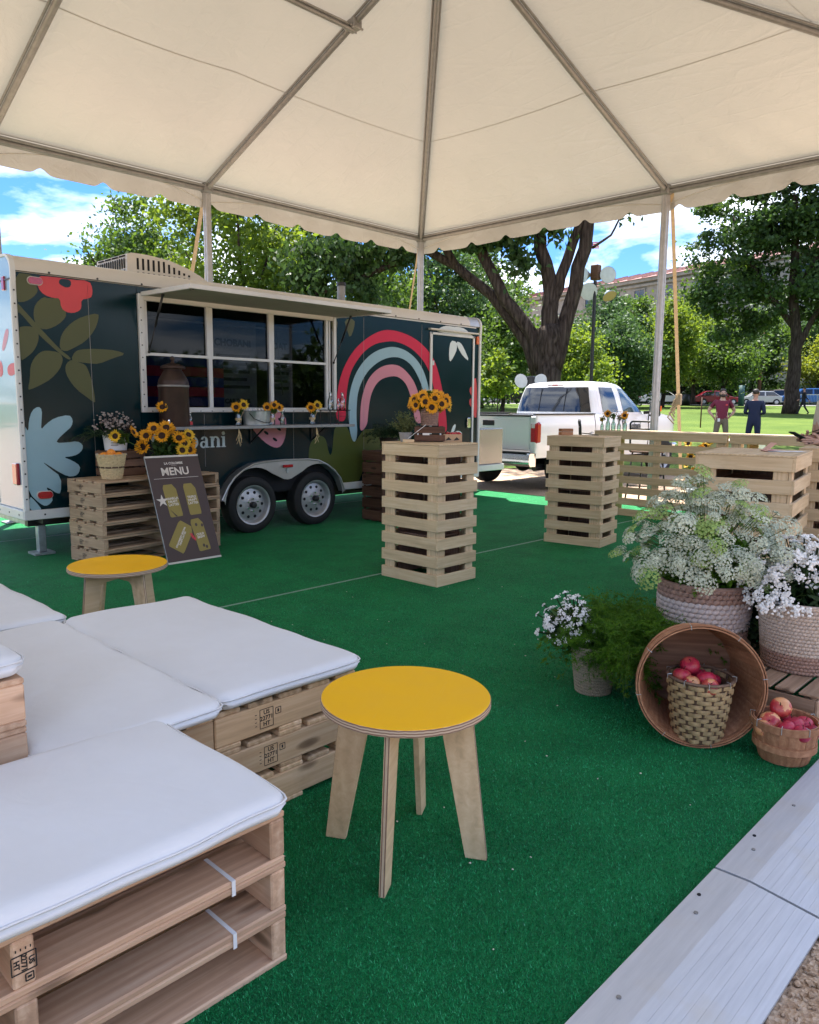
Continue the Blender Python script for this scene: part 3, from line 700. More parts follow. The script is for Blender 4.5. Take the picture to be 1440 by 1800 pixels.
# sleeve brackets where purlins and rafters meet
for (x, y, z) in ((5.76, 6.44, ZE+SL*(YF-6.44)-.09), (3.10, 6.44, ZE+SL*(YF-6.44)-.09)):
    bb = B().box((x, y, z), (0.12, 0.16, 0.10), ch=0.012)
    for s in (-1, 1): bb.cyl((x-.09, y+.05*s, z-.03), (x+.09, y+.05*s, z-.03), .012, 8)
    bb.build('bracket', 'aluminium_dull', tent)
def pole(x, y, ox=0, oy=0):
    b = B()
    for s in (-1, 1):
        b.tube([(x+s*.022, y-s*.022, 0.012), (x+s*.022, y-s*.022, ZE-.04)], 0.024, 10)
    b.tube([(x, y, 0.012), (x, y, ZE-.02)], 0.034, 12)
    p = b.build('pole', 'aluminium', tent, smooth=True, auto=40)
    B().box((x, y, 0.018), (0.22, 0.22, 0.012), ch=.003).build('base_plate', 'aluminium_dull', p)
    k = B().box((x, y, ZE-.06), (0.13, 0.13, 0.13), ch=.02)
    for a in range(3): k.cyl((x-.08, y-.03, ZE-.02-.04*a), (x+.08, y-.03, ZE-.02-.04*a), .008, 6)
    k.build('corner_sleeve', 'aluminium_dull', p)
for (x, y) in ((XR, YF), (5.76, YF), (3.10, YF), (-2.0, YF), (XL, YF), (XR, 4.92), (XR, YN), (5.76, YN), (XL, YC), (XL, YN), (-2.0, YN)): pole(x, y)
def cordline(P0, P1, drop):
    P0, P1 = Vector(P0), Vector(P1); pts = []
    for i in range(25):
        t = i/24; p = P0.lerp(P1, t); p.z -= 0.16*(abs(2*t-1)**3) - 0.0; p.z -= drop; pts.append(p)
    B().tube(pts, 0.006, 5).build('valance_cord', 'roof_cream', tent, smooth=True)
for P0, P1 in (((XR, 4.92), (XR, YF)), ((XR, YN), (XR, 4.92))): cordline((P0[0]+.025, P0[1], ZE), (P1[0]+.025, P1[1], ZE), 0.08)
for P0, P1 in (((5.76, YF), (XR, YF)), ((3.10, YF), (5.76, YF)), ((0.45, YF), (3.1, YF))): cordline((P0[0], P0[1]+.025, ZE), (P1[0], P1[1]+.025, ZE), 0.08)
def strap(a, c, name='tie_strap', w=0.05, mat='strap_tan'):
    a, c = Vector(a), Vector(c); d = (c-a).normalized(); view = Vector((0.72, 0.69, 0)); sd = d.cross(view).normalized(); nn = d.cross(sd)
    b = B(); R = Matrix((sd, nn, d)).transposed(); b.box((a+c)/2, (w, 0.004, (c-a).length), R=R); o = b.build(name, mat, tent); return o, d
strap((9.97, 4.86, 4.2), (11.3, 5.12, 0.35))
o, d = strap((5.76, YF+.05, 4.2), (5.74, 10.85, 0.3))
o, d = strap((9.95, YF+.05, 4.2), (10.5, 10.75, 0.3), w=0.03)
B().tube([(5.80, YF+.03, 4.15), (6.2, 10.6, 0.3)], 0.006, 6).build('guy_rope', 'rope_yellow', tent)
# ratchet and knotted tail at the foot of the strap by the counter
rp = Vector((9.97, 4.86, 4.2)).lerp(Vector((11.3, 5.12, 0.35)), 0.70)
bb = B().box(rp, (0.05, 0.09, 0.16), ch=.01)
for k in range(5): bb.tube([rp+Vector((.0, .03*math.sin(k*2), .06-.04*k)), rp+Vector((-.03, .06+.02*k, -.02-.06*k)), rp+Vector((.01, .05, -.16-.05*k))], .012, 6)
bb.build('ratchet', 'burlap', tent)

# ------------------------------------------------------------------ pallets
def stamp(par, loc, rot, size=0.028):
    """heat treatment stamp: boxed three line code beside small marks"""
    t = link('stamp', text_mesh('US\n22771\nHT', size, 0.0004, 0.0004, 'CENTER', 'ink_black', 1.0, 0.95), par, loc, rot)
    b = B(); w, h, k = size*2.5, size*3.1, 0.0022
    for (x, y, a, c) in ((0, h/2, w, k), (0, -h/2, w, k), (-w/2, 0, k, h), (w/2, 0, k, h)): b.box((x, y, 0), (a, c, .0008))
    for (x, y, a, c) in ((w*.9, h*.36, size, k), (w*.9, h*.36-size, size, k), (w*.9-size/2, h*.36-size/2, k, size), (w*.9+size/2, h*.36-size/2, k, size), (w*.9, h*.36-size*.5, size*.3, size*.5)): b.box((x, y, 0), (a, c, .0008))
    for q in range(4): b.box((-w*.8, h*.3-q*h*.2, 0), (size*.35, k, .0008))
    b.build('stamp_frame', 'ink_black', t)
    return t
def pallet(label, loc, rz, L=1.22, Wd=0.605, H=0.135, mat='pallet_pine', group=None, nb=5, stamps=(), bottom=3, seed=0):
    """deck boards run along local x, stringers along local y; origin at the centre of the base"""
    r = random.Random(seed+int(1000*(loc[2]+loc[0])))
    t = thing('pallet', label, 'pallet', loc, rz, group); bt = 0.018; sh = H-2*bt
    for x in (-L/2+.021, 0, L/2-.021):
        s = board(t, 'stringer', mat, (x, 0, H/2), (0.042, Wd-.002, sh), 'y', ch=.004)
        if 'long' in stamps and x == 0: stamp(t, (x, -Wd/2-.0004, H/2+.002), (math.pi/2, math.pi/2, 0), 0.0145)
    bw = Wd/nb*0.82
    for k in range(nb):
        y = -Wd/2+bw/2+(Wd-bw)*k/(nb-1)+r.uniform(-.003, .003)*(0 < k < nb-1)
        board(t, 'deck_board', mat, (r.uniform(-.003, .003), y, H-bt/2+r.uniform(-.0006, .0006)), (L, bw, bt), 'x', ch=.004)
    for k in range(bottom):
        y = -Wd/2+bw/2+(Wd-bw)*k/(bottom-1)
        board(t, 'bottom_board', mat, (r.uniform(-.003, .003), y, bt/2), (L, bw, bt), 'x', ch=.004)
    if 'side' in stamps: stamp(t, (L/2+.0004, -Wd*.22, H/2), (math.pi/2, 0, math.pi/2), 0.022)
    if 'side-' in stamps: stamp(t, (-L/2-.0004, Wd*r.uniform(.08, .2), H/2+r.uniform(-.004, .004)), (math.pi/2, 0, -math.pi/2), 0.0215 if Wd > .6 else .014)
    return t
ZN = {0: 'bottom', 1: 'middle', 2: 'top'}
PH = 0.135
G1 = 'pallets of the front seat'
for k in range(3):
    pallet(['lowest reddish pallet of the front lounge seat, on the carpet', 'middle reddish pallet of the front lounge seat, tied with white straps', 'top reddish pallet of the front lounge seat, right under its cushion'][k],
           (0.44, 1.735, 0.006+k*PH), 0, mat='pallet_red_pine', group=G1, nb=4, stamps=('long',) if k == 2 else (), seed=k)
# white plastic strapping round two boards of the front seat
for k, z in ((1, 0.006+2*PH), (0, 0.006+PH)):
    b = B(); x = 0.90; zt = z+.0188
    b.box((x, 1.492, zt), (0.010, 0.124, 0.0012)); b.box((x, 1.4305, zt-.019), (0.010, 0.0012, 0.038))
    tag(b.build('strapping_band', 'paper_white'), ['thin white strapping band round the lower board of the front seat', 'thin white strapping band round the upper board of the front seat'][k], 'strap', 'white strapping bands')
G2 = 'pallets of the middle and right seats'
for nm, x in (('middle', 0.934), ('right', 1.541)):
    for k in range(3):
        pallet('%s pallet under the %s lounge cushion%s' % (('lowest', 'middle', 'topmost')[k], nm, ' beside the yellow stool' if nm == 'right' else ' at the inner corner'),
               (x, 2.665, 0.006+k*PH), math.pi/2, mat='pallet_pine', group=G2, nb=5, stamps=('side-',) if k >= 1 else (), seed=7*k+int(x*10))
G3 = 'pallets of the backrest at the left'
for k in range(5):
    pallet('%s pallet of the raised backrest stack at the left edge' % ('lowest', 'second', 'third', 'fourth', 'topmost')[k], (0.322 if k < 3 else 0.380, 2.675, 0.006+k*PH), math.pi/2, mat='pallet_red_pine', group=G3, nb=5, seed=31+k)
G4 = 'pallets of the far seat'
for k in range(3):
    pallet('%s pallet under the far left lounge cushion' % ('lowest', 'middle', 'topmost')[k], (0.99, 3.945, 0.006+k*PH), math.pi/2, mat='pallet_pine', group=G4, nb=5, seed=51+k)
def cushion(label, c, L, Wd, H, seed=0, rz=0.0, dome=0.005):
    """a thin boxed foam cushion with rounded edges, soft waviness and a piped seam"""
    nx, ny, rr = 56, 34, 0.042; r = random.Random(seed); b = B(); ph = [r.uniform(0, 6) for _ in range(6)]
    def prof(u):
        return u
    tops = []
    import itertools
    def se(t, half):  # coordinate along a side, denser near the ends
        return half*math.copysign(1-(1-abs(t))**1.6, t)
    grid = {}
    for lay in (1, 0):
        for i in range(nx+1):
            for j in range(ny+1):
                x, y = se(2*i/nx-1, L/2), se(2*j/ny-1, Wd/2)
                dx, dy = L/2-abs(x), Wd/2-abs(y); e = max(0, 1-dx/rr); f = max(0, 1-dy/rr); q = min(1, math.hypot(e, f))
                edge = math.sqrt(max(0, 1-q*q))
                z = H/2+(H/2-.006)*edge if lay else H/2-(H/2-.004)*edge
                if lay:
                    z += dome*min(1, dx/.25)*min(1, dy/.2)+0.0035*edge*(math.sin(x*7+ph[0])*math.sin(y*9+ph[1])+.6*math.sin(x*17+y*11+ph[2]))
                px, py = x, y
                if e > 0 and f > 0:   # round the corner in plan
                    k = 1-0.29*min(e, f); px = math.copysign(L/2-rr+(rr-dx)*k, x); py = math.copysign(Wd/2-rr+(rr-dy)*k, y)
                wob = 0.004*math.sin(px*11+ph[3])+0.003*math.sin(px*23+ph[4])
                wob2 = 0.004*math.sin(py*12+ph[5])
                py += wob*(abs(y)/(Wd/2))**4; px += wob2*(abs(x)/(L/2))**4
                grid[lay, i, j] = len(b.v); b.v.append((px, py, z))
        for i in range(nx):
            for j in range(ny):
                q = (grid[lay, i, j], grid[lay, i+1, j], grid[lay, i+1, j+1], grid[lay, i, j+1]); b.f.append(q if lay else q[::-1]); b.mi.append(0)
    ring = [(i, 0) for i in range(nx)]+[(nx, j) for j in range(ny)]+[(i, ny) for i in range(nx, 0, -1)]+[(0, j) for j in range(ny, 0, -1)]
    for k in range(len(ring)):
        p, q = ring[k], ring[(k+1) % len(ring)]; b.f.append((grid[0, *p], grid[0, *q], grid[1, *q], grid[1, *p])); b.mi.append(0)
    o = b.build('seat_cushion', 'canvas_white', None, smooth=True, loc=c, rot=(0, 0, rz)); tag(o, label, 'cushion', 'white lounge cushions')
    pts = [Vector(b.v[grid[1, *ring[k % len(ring)]]]) for k in range(0, len(ring)+1, 2)]
    pts = [p+Vector((0, 0, 0.011)) for p in pts]
    B().tube(pts+[pts[0]], 0.0030, 5, cap=False).build('seam', 'canvas_white', o, smooth=True)
    return o
ZT = 0.006+3*PH+0.003
cushion('large white cushion on the front pallet seat, nearest the camera', (0.415, 1.715, ZT), 1.26, 0.66, 0.074, 1)
cushion('white cushion in the middle between the backrest and the right seat', (0.963, 2.64, ZT), 1.31, 0.565, 0.070, 2, math.pi/2)
cushion('white cushion on the right pallet seat beside the yellow stool', (1.552, 2.66, ZT), 1.28, 0.615, 0.070, 3, math.pi/2)
cushion('white cushion of the far left seat, cut by the left edge', (0.99, 3.97, ZT), 1.27, 0.625, 0.070, 4, math.pi/2)
cushion('small white cushion on top of the raised backrest', (0.377, 2.665, 0.006+5*PH+.003), 1.25, 0.62, 0.072, 5, math.pi/2)

# ------------------------------------------------------------------ yellow stools
simple('ply_dark', (0.20, 0.12, 0.08), 0.7, var=.15); simple('ply_pale', (0.55, 0.43, 0.31), 0.7, var=.1)
def stool(label, loc, rz):
    t = thing('yellow_stool', label, 'stool', loc, rz, 'round yellow plywood stools'); h = 0.505; R = 0.262
    B().lathe([(0, h-.022), (R-.002, h-.022), (R, h-.020), (R, h-.002), (R-.002, h)], 72).build('top_edge', 'ply_edge', t, smooth=True, auto=40)
    B().lathe([(0, h+.0022), (R-.004, h+.0022), (R-.0025, h+.0005), (R-.0025, h-.001)], 72).build('seat_top', 'yellow_laminate', t, smooth=True, auto=40)
    zt = h-.0225
    def leg(sx):
        return [(0.0, zt-.058), (sx*.098, zt-.062), (sx*.118, zt-.082), (sx*.196, .002), (sx*.262, .002), (sx*.206, zt), (0.0, zt)]
    th = 0.009
    for axis in (0, 1):
        L, Rr = leg(-1), leg(1)
        poly = [L[0]]+[Rr[k] for k in (1, 2, 3, 4, 5)]+[L[k] for k in (5, 4, 3, 2, 1)]
        fn = (lambda u, v, hh: (u, hh, v)) if axis == 0 else (lambda u, v, hh: (hh, u, v))
        if axis == 0:
            b = B().prism(poly, -th, th, fn); b.build('leg_panel', ('plywood'), t)
        else:
            for s in (-1, 1):
                q = [(p[0] if abs(p[0]) > 1e-6 else s*(th+.0005), p[1]) for p in leg(s)]
                q[0] = (s*(th+.0006), q[0][1]); q[-1] = (s*(th+.0006), q[-1][1])
                B().prism(q, -th, th, fn).build('leg_panel', 'plywood', t)
        # ply edges of the legs: veneer layers on the two outer cut faces
        for s in (-1, 1):
            a0, a1 = Vector((s*.2625, 0, .002)), Vector((s*.2066, 0, zt-.001))
            if axis: a0, a1 = Vector((0, a0.x, a0.z)), Vector((0, a1.x, a1.z))
            dd = (a1-a0).normalized(); sd = Vector((0, 1, 0)) if axis == 0 else Vector((1, 0, 0)); nn = dd.cross(sd)
            for k, mt in ((-.0052, 'ply_dark'), (0.0, 'ply_pale'), (.0052, 'ply_dark')):
                bb = B().box((a0+a1)/2+sd*k, (.0032, 0.0012, (a1-a0).length-.004), R=Matrix((sd, nn, dd)).transposed()); bb.build('ply_layer', mt, t)
    return t
stool('round yellow stool standing in the foreground beside the right cushion', (1.612, 1.566, 0.008), rad(30))
stool('farther round yellow stool behind the white cushions, before the menu board', (1.855, 4.03, 0.008), rad(12))

# ------------------------------------------------------------------ slatted cocktail tables and counter
def slat_table(name, label, cat, loc, rz, LX, LY, H=1.09, n=8, group=None, posts_y=(), open_back=False):
    """local x,y footprint centred; slats wrap four sides, inset corner boards, closed top and a brown inner box"""
    t = thing(name, label, cat, loc, rz, group); pitch = (H-.012-0.088)/(n-1); sw = 0.088; th = 0.019; ip = 0.022
    for k in range(n):
        z = sw/2+k*pitch
        for s in (-1, 1):
            if open_back:
                if s < 0: board(t, 'slat', 'table_pine', (-(LX/2-th/2-.001), 0, z+rng.uniform(-.001, .001)), (th, LY-.001, sw), 'y', ch=.0015)
                continue
            board(t, 'slat', 'table_pine', (0, s*(LY/2-th/2), z+rng.uniform(-.001, .001)), (LX, th, sw), 'x', ch=.0015)
            board(t, 'slat', 'table_pine', (s*(LX/2-th/2), 0, z+rng.uniform(-.001, .001)), (th, LY-2*th-.001, sw), 'y', ch=.0015)
    hp = H-.014
    for sx in (-1, 1):
        for sy in (-1, 1):
            board(t, 'corner_board', 'table_pine', (sx*(LX/2-th-.045-.0), sy*(LY/2-th-.0095-.0006), hp/2), (0.088, 0.018, hp), 'z', ch=.0015)
            board(t, 'corner_board', 'table_pine', (sx*(LX/2-th-.0095-.0006), sy*(LY/2-th-.066), hp/2), (0.018, 0.088, hp), 'z', ch=.0015)
    for y in posts_y:
        for s in ((-1,) if open_back else (-1, 1)): board(t, 'post_board', 'table_pine', (s*(LX/2-th-.0105), y, hp/2), (0.018, 0.088, hp), 'z', ch=.0015)
    board(t, 'table_top', 'table_pine', (0, 0, H-.005), (LX+.004, LY+.004, 0.012), 'y' if LY > LX else 'x', ch=.002)
    return t
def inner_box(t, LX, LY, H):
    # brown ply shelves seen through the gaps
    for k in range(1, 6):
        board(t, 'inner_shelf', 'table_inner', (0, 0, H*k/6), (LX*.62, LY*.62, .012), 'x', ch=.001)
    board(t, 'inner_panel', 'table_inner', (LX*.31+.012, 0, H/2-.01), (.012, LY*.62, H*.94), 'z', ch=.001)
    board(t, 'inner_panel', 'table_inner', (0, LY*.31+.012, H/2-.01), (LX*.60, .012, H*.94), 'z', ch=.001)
GT = 'slatted cocktail tables'
def ctable(label, corner, rz, LX, LY, H=1.09):
    c, s = math.cos(rz), math.sin(rz); x = corner[0]+LX/2*c-LY/2*s; y = corner[1]+LX/2*s+LY/2*c
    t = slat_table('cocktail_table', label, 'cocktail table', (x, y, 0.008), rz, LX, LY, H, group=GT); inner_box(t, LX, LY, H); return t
T1 = ctable('tall slatted table in the middle, holding sunflowers and a dark crate', (4.262, 3.815), rad(0.5), 0.47, 0.61, 1.095)
T2 = ctable('tall slatted table behind it to the right, before the white pickup', (6.65, 3.80), rad(8), 0.44, 0.61, 1.09)
T3 = ctable('wide slatted table at the right edge behind the white flowers', (5.02, 1.545), rad(10), 0.78, 0.60, 1.095)
T4 = ctable('slatted table at the far right under the hands with the phone', (6.08, 1.24), rad(8), 0.42, 0.60, 1.10)
C1 = slat_table('slatted_counter', 'long slatted counter left of the joint, with flower bottles on top', 'counter', (9.20, 4.37, 0.008), 0, 0.60, 1.73, 1.075, group='slatted counters in a row', posts_y=(0.0,), open_back=True)
C2 = slat_table('slatted_counter', 'long slatted counter right of the joint, before the two standing men', 'counter', (9.20, 2.615, 0.008), 0, 0.60, 1.73, 1.075, group='slatted counters in a row', posts_y=(0.0,), open_back=True)
C3 = slat_table('slatted_counter', 'last slatted counter section, at the right beyond the phone', 'counter', (9.20, 0.86, 0.008), 0, 0.60, 1.73, 1.075, group='slatted counters in a row', posts_y=(0.0,), open_back=True)

# ------------------------------------------------------------------ menu pallet stack and board
for k in range(6):
    c, s = math.cos(rad(8)), math.sin(rad(8)); LX, LY = 1.26, 0.52
    x = 2.785+LX/2*c-LY/2*s; y = 6.30+LX/2*s+LY/2*c
    pallet('%s greyish pallet of the stack behind the menu board' % ('lowest', 'second', 'third', 'fourth', 'fifth', 'topmost')[k], (x+rng.uniform(-.006, .006), y+rng.uniform(-.006, .006), 0.006+k*0.121), rad(8)+rng.uniform(-.006, .006), LX, LY, 0.120, 'pallet_grey', 'pallets stacked behind the menu board', nb=4, stamps=('side-',), seed=77+k)
def menu_board():
    w, h = 0.525, 0.985; bx = Vector((3.205, 5.985, 0.008)); ux = Vector((1, 0.012, 0)).normalized(); uy = Vector((0.0, 0.362, 0.932)).normalized()
    uz = ux.cross(uy).normalized(); uy = uz.cross(ux)
    t = thing('menu_board', 'brown menu board with olive carton shapes leaning on the pallet stack', 'menu board', bx); 
    t.rotation_euler = Matrix((ux, uy, uz)).transposed().to_euler()   # local x right, y up the board, z towards the viewer
    B().box((w/2, h/2, -.006), (w, h, .012), ch=.001).build('panel', 'menu_brown', t)
    for y in (0.008, h-.008): B().box((w/2, y, .001), (w+.002, .017, .006), ch=.001).build('end_strip', 'roof_cream', t)
    B().box((-.002, h/2, -.006), (.004, h, .013)).build('edge_strip', 'zinc', t)
    def tx(s, x, y, size, bold=0.0, rz=0.0, mat='cream_ink', ln=1.0): link('lettering', text_mesh(s, size, bold, .0006, 'CENTER', mat, 1.0, ln), t, (x, y, .0012), (0, 0, rz))
    tx('LA COLOMBE', w*.5, h*.925, 0.030, .0009); tx('MENU', w*.50, h*.845, 0.100, .0022)
    b = B().box((w*.5, h*.785, .0006), (w*.84, .003, .0008)); b.box((w*.5, h*.905, .0006), (w*.10, .0015, .0008)); b.build('rule_line', 'cream_ink', t)
    def carton(x, y, rz, lines, ew, eh, name='carton_shape'):
        c, s = math.cos(rz), math.sin(rz); P = [(-ew/2, -eh/2+.01), (-ew/2+.012, -eh/2), (ew/2-.006, -eh/2), (ew/2, -eh/2+.02), (ew/2, eh/2-.05), (ew/2-.03, eh/2), (-ew/2+.012, eh/2), (-ew/2, eh/2-.03)]
        P = [(x+p*c-q*s, y+p*s+q*c) for p, q in P]
        B().prism(P, .0002, .0014, lambda u, v, k: (u, v, k)).build(name, 'menu_olive', t)
        return c, s
    for (x, y, rz, s, ew, eh, sz, tr) in ((w*.33, h*.575, 0.05, 'VANILLA\nDRAFT\nLATTES', .125, .300, .030, 0.05), (w*.70, h*.575, 0.03, 'TRIPLE\nDRAFT\nLATTES', .118, .295, .030, 0.03),
                                (w*.34, h*.235, -0.62, 'STRAWBERRY MOCHA\nDRAFT LATTES', .155, .270, .021, -0.62+math.pi/2), (w*.70, h*.235, 0.10, 'COLD\nBREW', .118, .300, .028, 0.10)):
        carton(x, y, rz, s, ew, eh)
        link('lettering', text_mesh(s, sz, .0009, .0006, 'CENTER', 'cream_ink', 1.0, .95), t, (x, y-.01, .0022), (0, 0, tr))
    star = [(math.cos(math.pi/2+k*math.pi/5)*(0.058 if k % 2 == 0 else .022)+w*.145, math.sin(math.pi/2+k*math.pi/5)*(0.058 if k % 2 == 0 else .022)+h*.58) for k in range(10)]
    B().prism(star, .0002, .0016, lambda u, v, k: (u, v, k)).build('star_flower', 'cream_ink', t)
    b = B()
    for (x, y) in ((.66, .33), (.77, .32), (.72, .13), (.77, .115)): b.prism([(w*x+.010*math.cos(a)*1.2, h*y+.016*math.sin(a)) for a in np.linspace(0, 6.28, 9)[:-1]], .0015, .0024, lambda u, v, k: (u, v, k))
    b.prism([(w*.25, h*.49), (w*.27, h*.48), (w*.36, h*.425), (w*.33, h*.425)], .0015, .0024, lambda u, v, k: (u, v, k)); b.build('dark_marks', 'menu_brown', t)
    b = B()
    for k in range(3): b.prism([(w*.50+.012*k, h*.26-.02*k), (w*.50+.012*k+.03, h*.25-.02*k), (w*.50+.012*k+.02, h*.20-.01*k)], .0002, .0017+k*.0004, lambda u, v, q: (u, v, q))
    b.build('berry_mark', 'coral_print', t)
menu_board()
# ------------------------------------------------------------------ food trailer
simple('fender_metal', (0.42, 0.42, 0.42), 0.34, 0.55, var=.08, scale=5)
TX0, TX1, TY0, TY1 = 2.40, 8.60, 6.95, 9.05
TR = thing('food_trailer', 'dark navy food trailer with rainbow and flower graphics and an open serving window', 'food trailer', (5.5, 8.0, 0.0))
TO = (-5.5, -8.0, 0.0)
def tb(b, name, mat, smooth=False, auto=None, parent=None):
    o = b.build(name, mat, parent or TR, smooth=smooth, loc=(0, 0, 0) if parent else TO, auto=auto); return o
side = lambda u, v, h: (u, TY0-h, v)
rear = lambda u, v, h: (TX0-h, u, v)
# side panels with joints
def panel(poly, mat='navy_wrap', name='side_panel'): return tb(B().prism(poly, -0.03, 0.0, side), name, mat)
g = 0.002
for x0, x1 in ((2.425, 3.035), (3.035, 3.495)):
    panel([(x0+g, .46), (x1-g, .46), (x1-g, 2.495), (x0+g, 2.495)])
panel([(3.495+g, .46), (4.17, .46), (4.17, 1.305), (3.495+g, 1.305)])
panel([(4.17+g, .46), (4.32, .46), (4.40, .62), (4.52, .715), (4.70, .75), (5.298, .752), (5.298, 1.305), (4.17+g, 1.305)])
panel([(5.302, .752), (5.55, .75), (5.72, .69), (5.84, .58), (5.92, .46), (5.93-g, .46), (5.93-g, 1.305), (5.302, 1.305)])
panel([(3.495+g, 2.41), (5.93-g, 2.41), (5.93-g, 2.495), (3.495+g, 2.495)])
for x0, x1 in ((5.93, 6.375), (6.375, 7.40), (7.40, 8.575)):
    panel([(x0+g, .46), (x1-g, .46), (x1-g, 2.495), (x0+g, 2.495)])
for x in (3.035, 6.375, 7.40): tb(B().box((x, TY0-.0012, 1.46), (.0032, .002, 1.95)), 'panel_joint', 'aluminium_dull')
for x in (4.171, 5.30): tb(B().box((x, TY0-.0012, 1.02), (.0032, .002, .54)), 'panel_joint', 'aluminium_dull')
# roof shell
def roof_prof(inset=0.0):
    P = []
    r = 0.135
    for k in range(9):
        a = math.pi-math.pi/2*k/8; P.append((TY0-.022+r+(r-inset)*math.cos(a), 2.485+(r-inset)*math.sin(a)))
    P.append((8.0, 2.665-inset))
    for k in range(9):
        a = math.pi/2-math.pi/2*k/8; P.append((TY1+.022-r+(r-inset)*math.cos(a), 2.485+(r-inset)*math.sin(a)))
    return P
def ribbon(x0, x1, P, th=0.012):
    b = B(); n = len(P); c = (8.0, 2.3)
    Q = [(c[0]+(y-c[0])*(1-th/1.05), z-th) for y, z in P]
    for x in (x0, x1):
        b.v += [(x, y, z) for y, z in P]+[(x, y, z) for y, z in Q]
    for i in range(n-1):
        b.f += [(i, 2*n+i, 2*n+i+1, i+1), (n+i, n+i+1, 3*n+i+1, 3*n+i), (i, i+1, n+i+1, n+i), (2*n+i, 3*n+i, 3*n+i+1, 2*n+i+1)]; b.mi += [0]*4
    b.f += [(0, n, 3*n, 2*n), (n-1, 3*n-1, 4*n-1, 2*n-1)]; b.mi += [0]*2
    return b
RP = roof_prof()
xs = [2.405, 4.95, 8.36]
for i in range(2): tb(ribbon(xs[i]+.001, xs[i+1]-.001, RP), 'roof', 'roof_cream', True, 35)
tb(ribbon(8.36, 8.595, RP), 'roof', 'aluminium', True, 35)
RPo = [(8.0+(y-8.0)*1.006, z+.006) for y, z in RP]
for x0, x1 in ((2.385, 2.425), (8.575, 8.615)):
    tb(ribbon(x0, x1, [(TY0-.024, 2.40)]+RPo+[(TY1+.024, 2.40)], .02), 'corner_arch', 'trim_white', True, 35)
tb(B().box((5.5, TY0-.010, 2.484), (6.15, .020, .012)), 'gutter_gap', 'dark_void')
gt = B(); gt.box((5.5, TY0-.014, 2.4985), (6.15, .012, .010)); gt.box((7.2, TY0-.006, 2.468), (2.6, .012, .014))
tb(gt, 'gutter', 'trim_white')
# corner posts, rails and rivets
for x in (2.405, 8.595):
    tb(B().box((x, TY0-.004, 1.43), (.045, .040, 1.96), ch=.012), 'corner_post', 'trim_white')
    tb(B().box((x, TY1+.004, 1.43), (.045, .040, 1.96), ch=.012), 'corner_post', 'trim_white')
for x0, x1 in ((2.38, 4.30), (5.96, 8.62)):
    tb(B().box(((x0+x1)/2, TY0-.006, .415), (x1-x0, .030, .085), ch=.006), 'bottom_rail', 'trim_white')
tb(B().box((2.392, 8.0, .415), (.030, 2.10, .085), ch=.006), 'bottom_rail', 'trim_white')
b = B()
for k in range(17): b.cyl((2.405, TY0-.0245, .56+.11*k), (2.405, TY0-.027, .56+.11*k), .008, 6)
for k in range(7): b.cyl((2.55+.25*k, TY0-.0215, .415), (2.55+.25*k, TY0-.024, .415), .009, 6)
for k in range(14): b.cyl((2.7+.42*k, TY0-.021, 2.494), (2.7+.42*k, TY0-.026, 2.494), .010, 6)
for k in range(8): b.cyl((2.376, 7.05+.24*k, .415), (2.3745, 7.05+.24*k, .415), .010, 6)
tb(b, 'rivets', 'black_metal')['kind'] = 'stuff'
# rear and front walls, floor, inside shell
rearp = [(TY0+.02, .46), (TY1-.02, .46), (TY1-.02, 2.40)]+[(8.0+.55*math.cos(a)*1.8, 2.40+.235*math.sin(a)) for a in np.linspace(0.0, math.pi, 11)]+[(TY0+.02, 2.40)]
rearp = [(min(max(u, TY0+.02), TY1-.02), v) for u, v in rearp]
tb(B().prism([(TY0+.02, .46), (TY1-.02, .46), (TY1-.02, 2.415), (TY0+.02, 2.415)], -.03, 0, rear), 'rear_panel', 'rear_blue')
capP = [(TY0+.02, 2.418), (TY1-.02, 2.418)]+[(y+(8.0-y)*.02, z-.014) for y, z in RP[::-1][2:-2]]
tb(B().prism(capP, -.03, 0, rear), 'rear_cap', 'rear_blue')
tb(B().box((2.396, 8.0, 2.4165), (.014, 2.06, .012)), 'cap_joint', 'black_metal')
front = lambda u, v, h: (TX1+h, u, v)
tb(B().prism([(TY0+.02, .46), (TY1-.02, .46), (TY1-.02, 2.55), (TY0+.02, 2.55)], -.03, 0, front), 'front_panel', 'navy_wrap')
tb(B().prism([(TX0+.03, .46), (TX1-.03, .46), (TX1-.03, 2.495), (TX0+.03, 2.495)], -.03, 0, lambda u, v, h: (u, TY1+h, v)), 'far_panel', 'navy_wrap')
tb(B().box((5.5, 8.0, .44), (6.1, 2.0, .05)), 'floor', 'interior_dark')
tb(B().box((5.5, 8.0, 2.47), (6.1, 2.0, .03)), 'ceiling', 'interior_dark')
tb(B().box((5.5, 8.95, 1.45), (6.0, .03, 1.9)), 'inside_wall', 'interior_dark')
for x in (3.30, 6.20): tb(B().box((x, 8.0, 1.45), (.03, 1.9, 1.9)), 'inside_wall', 'interior_dark')
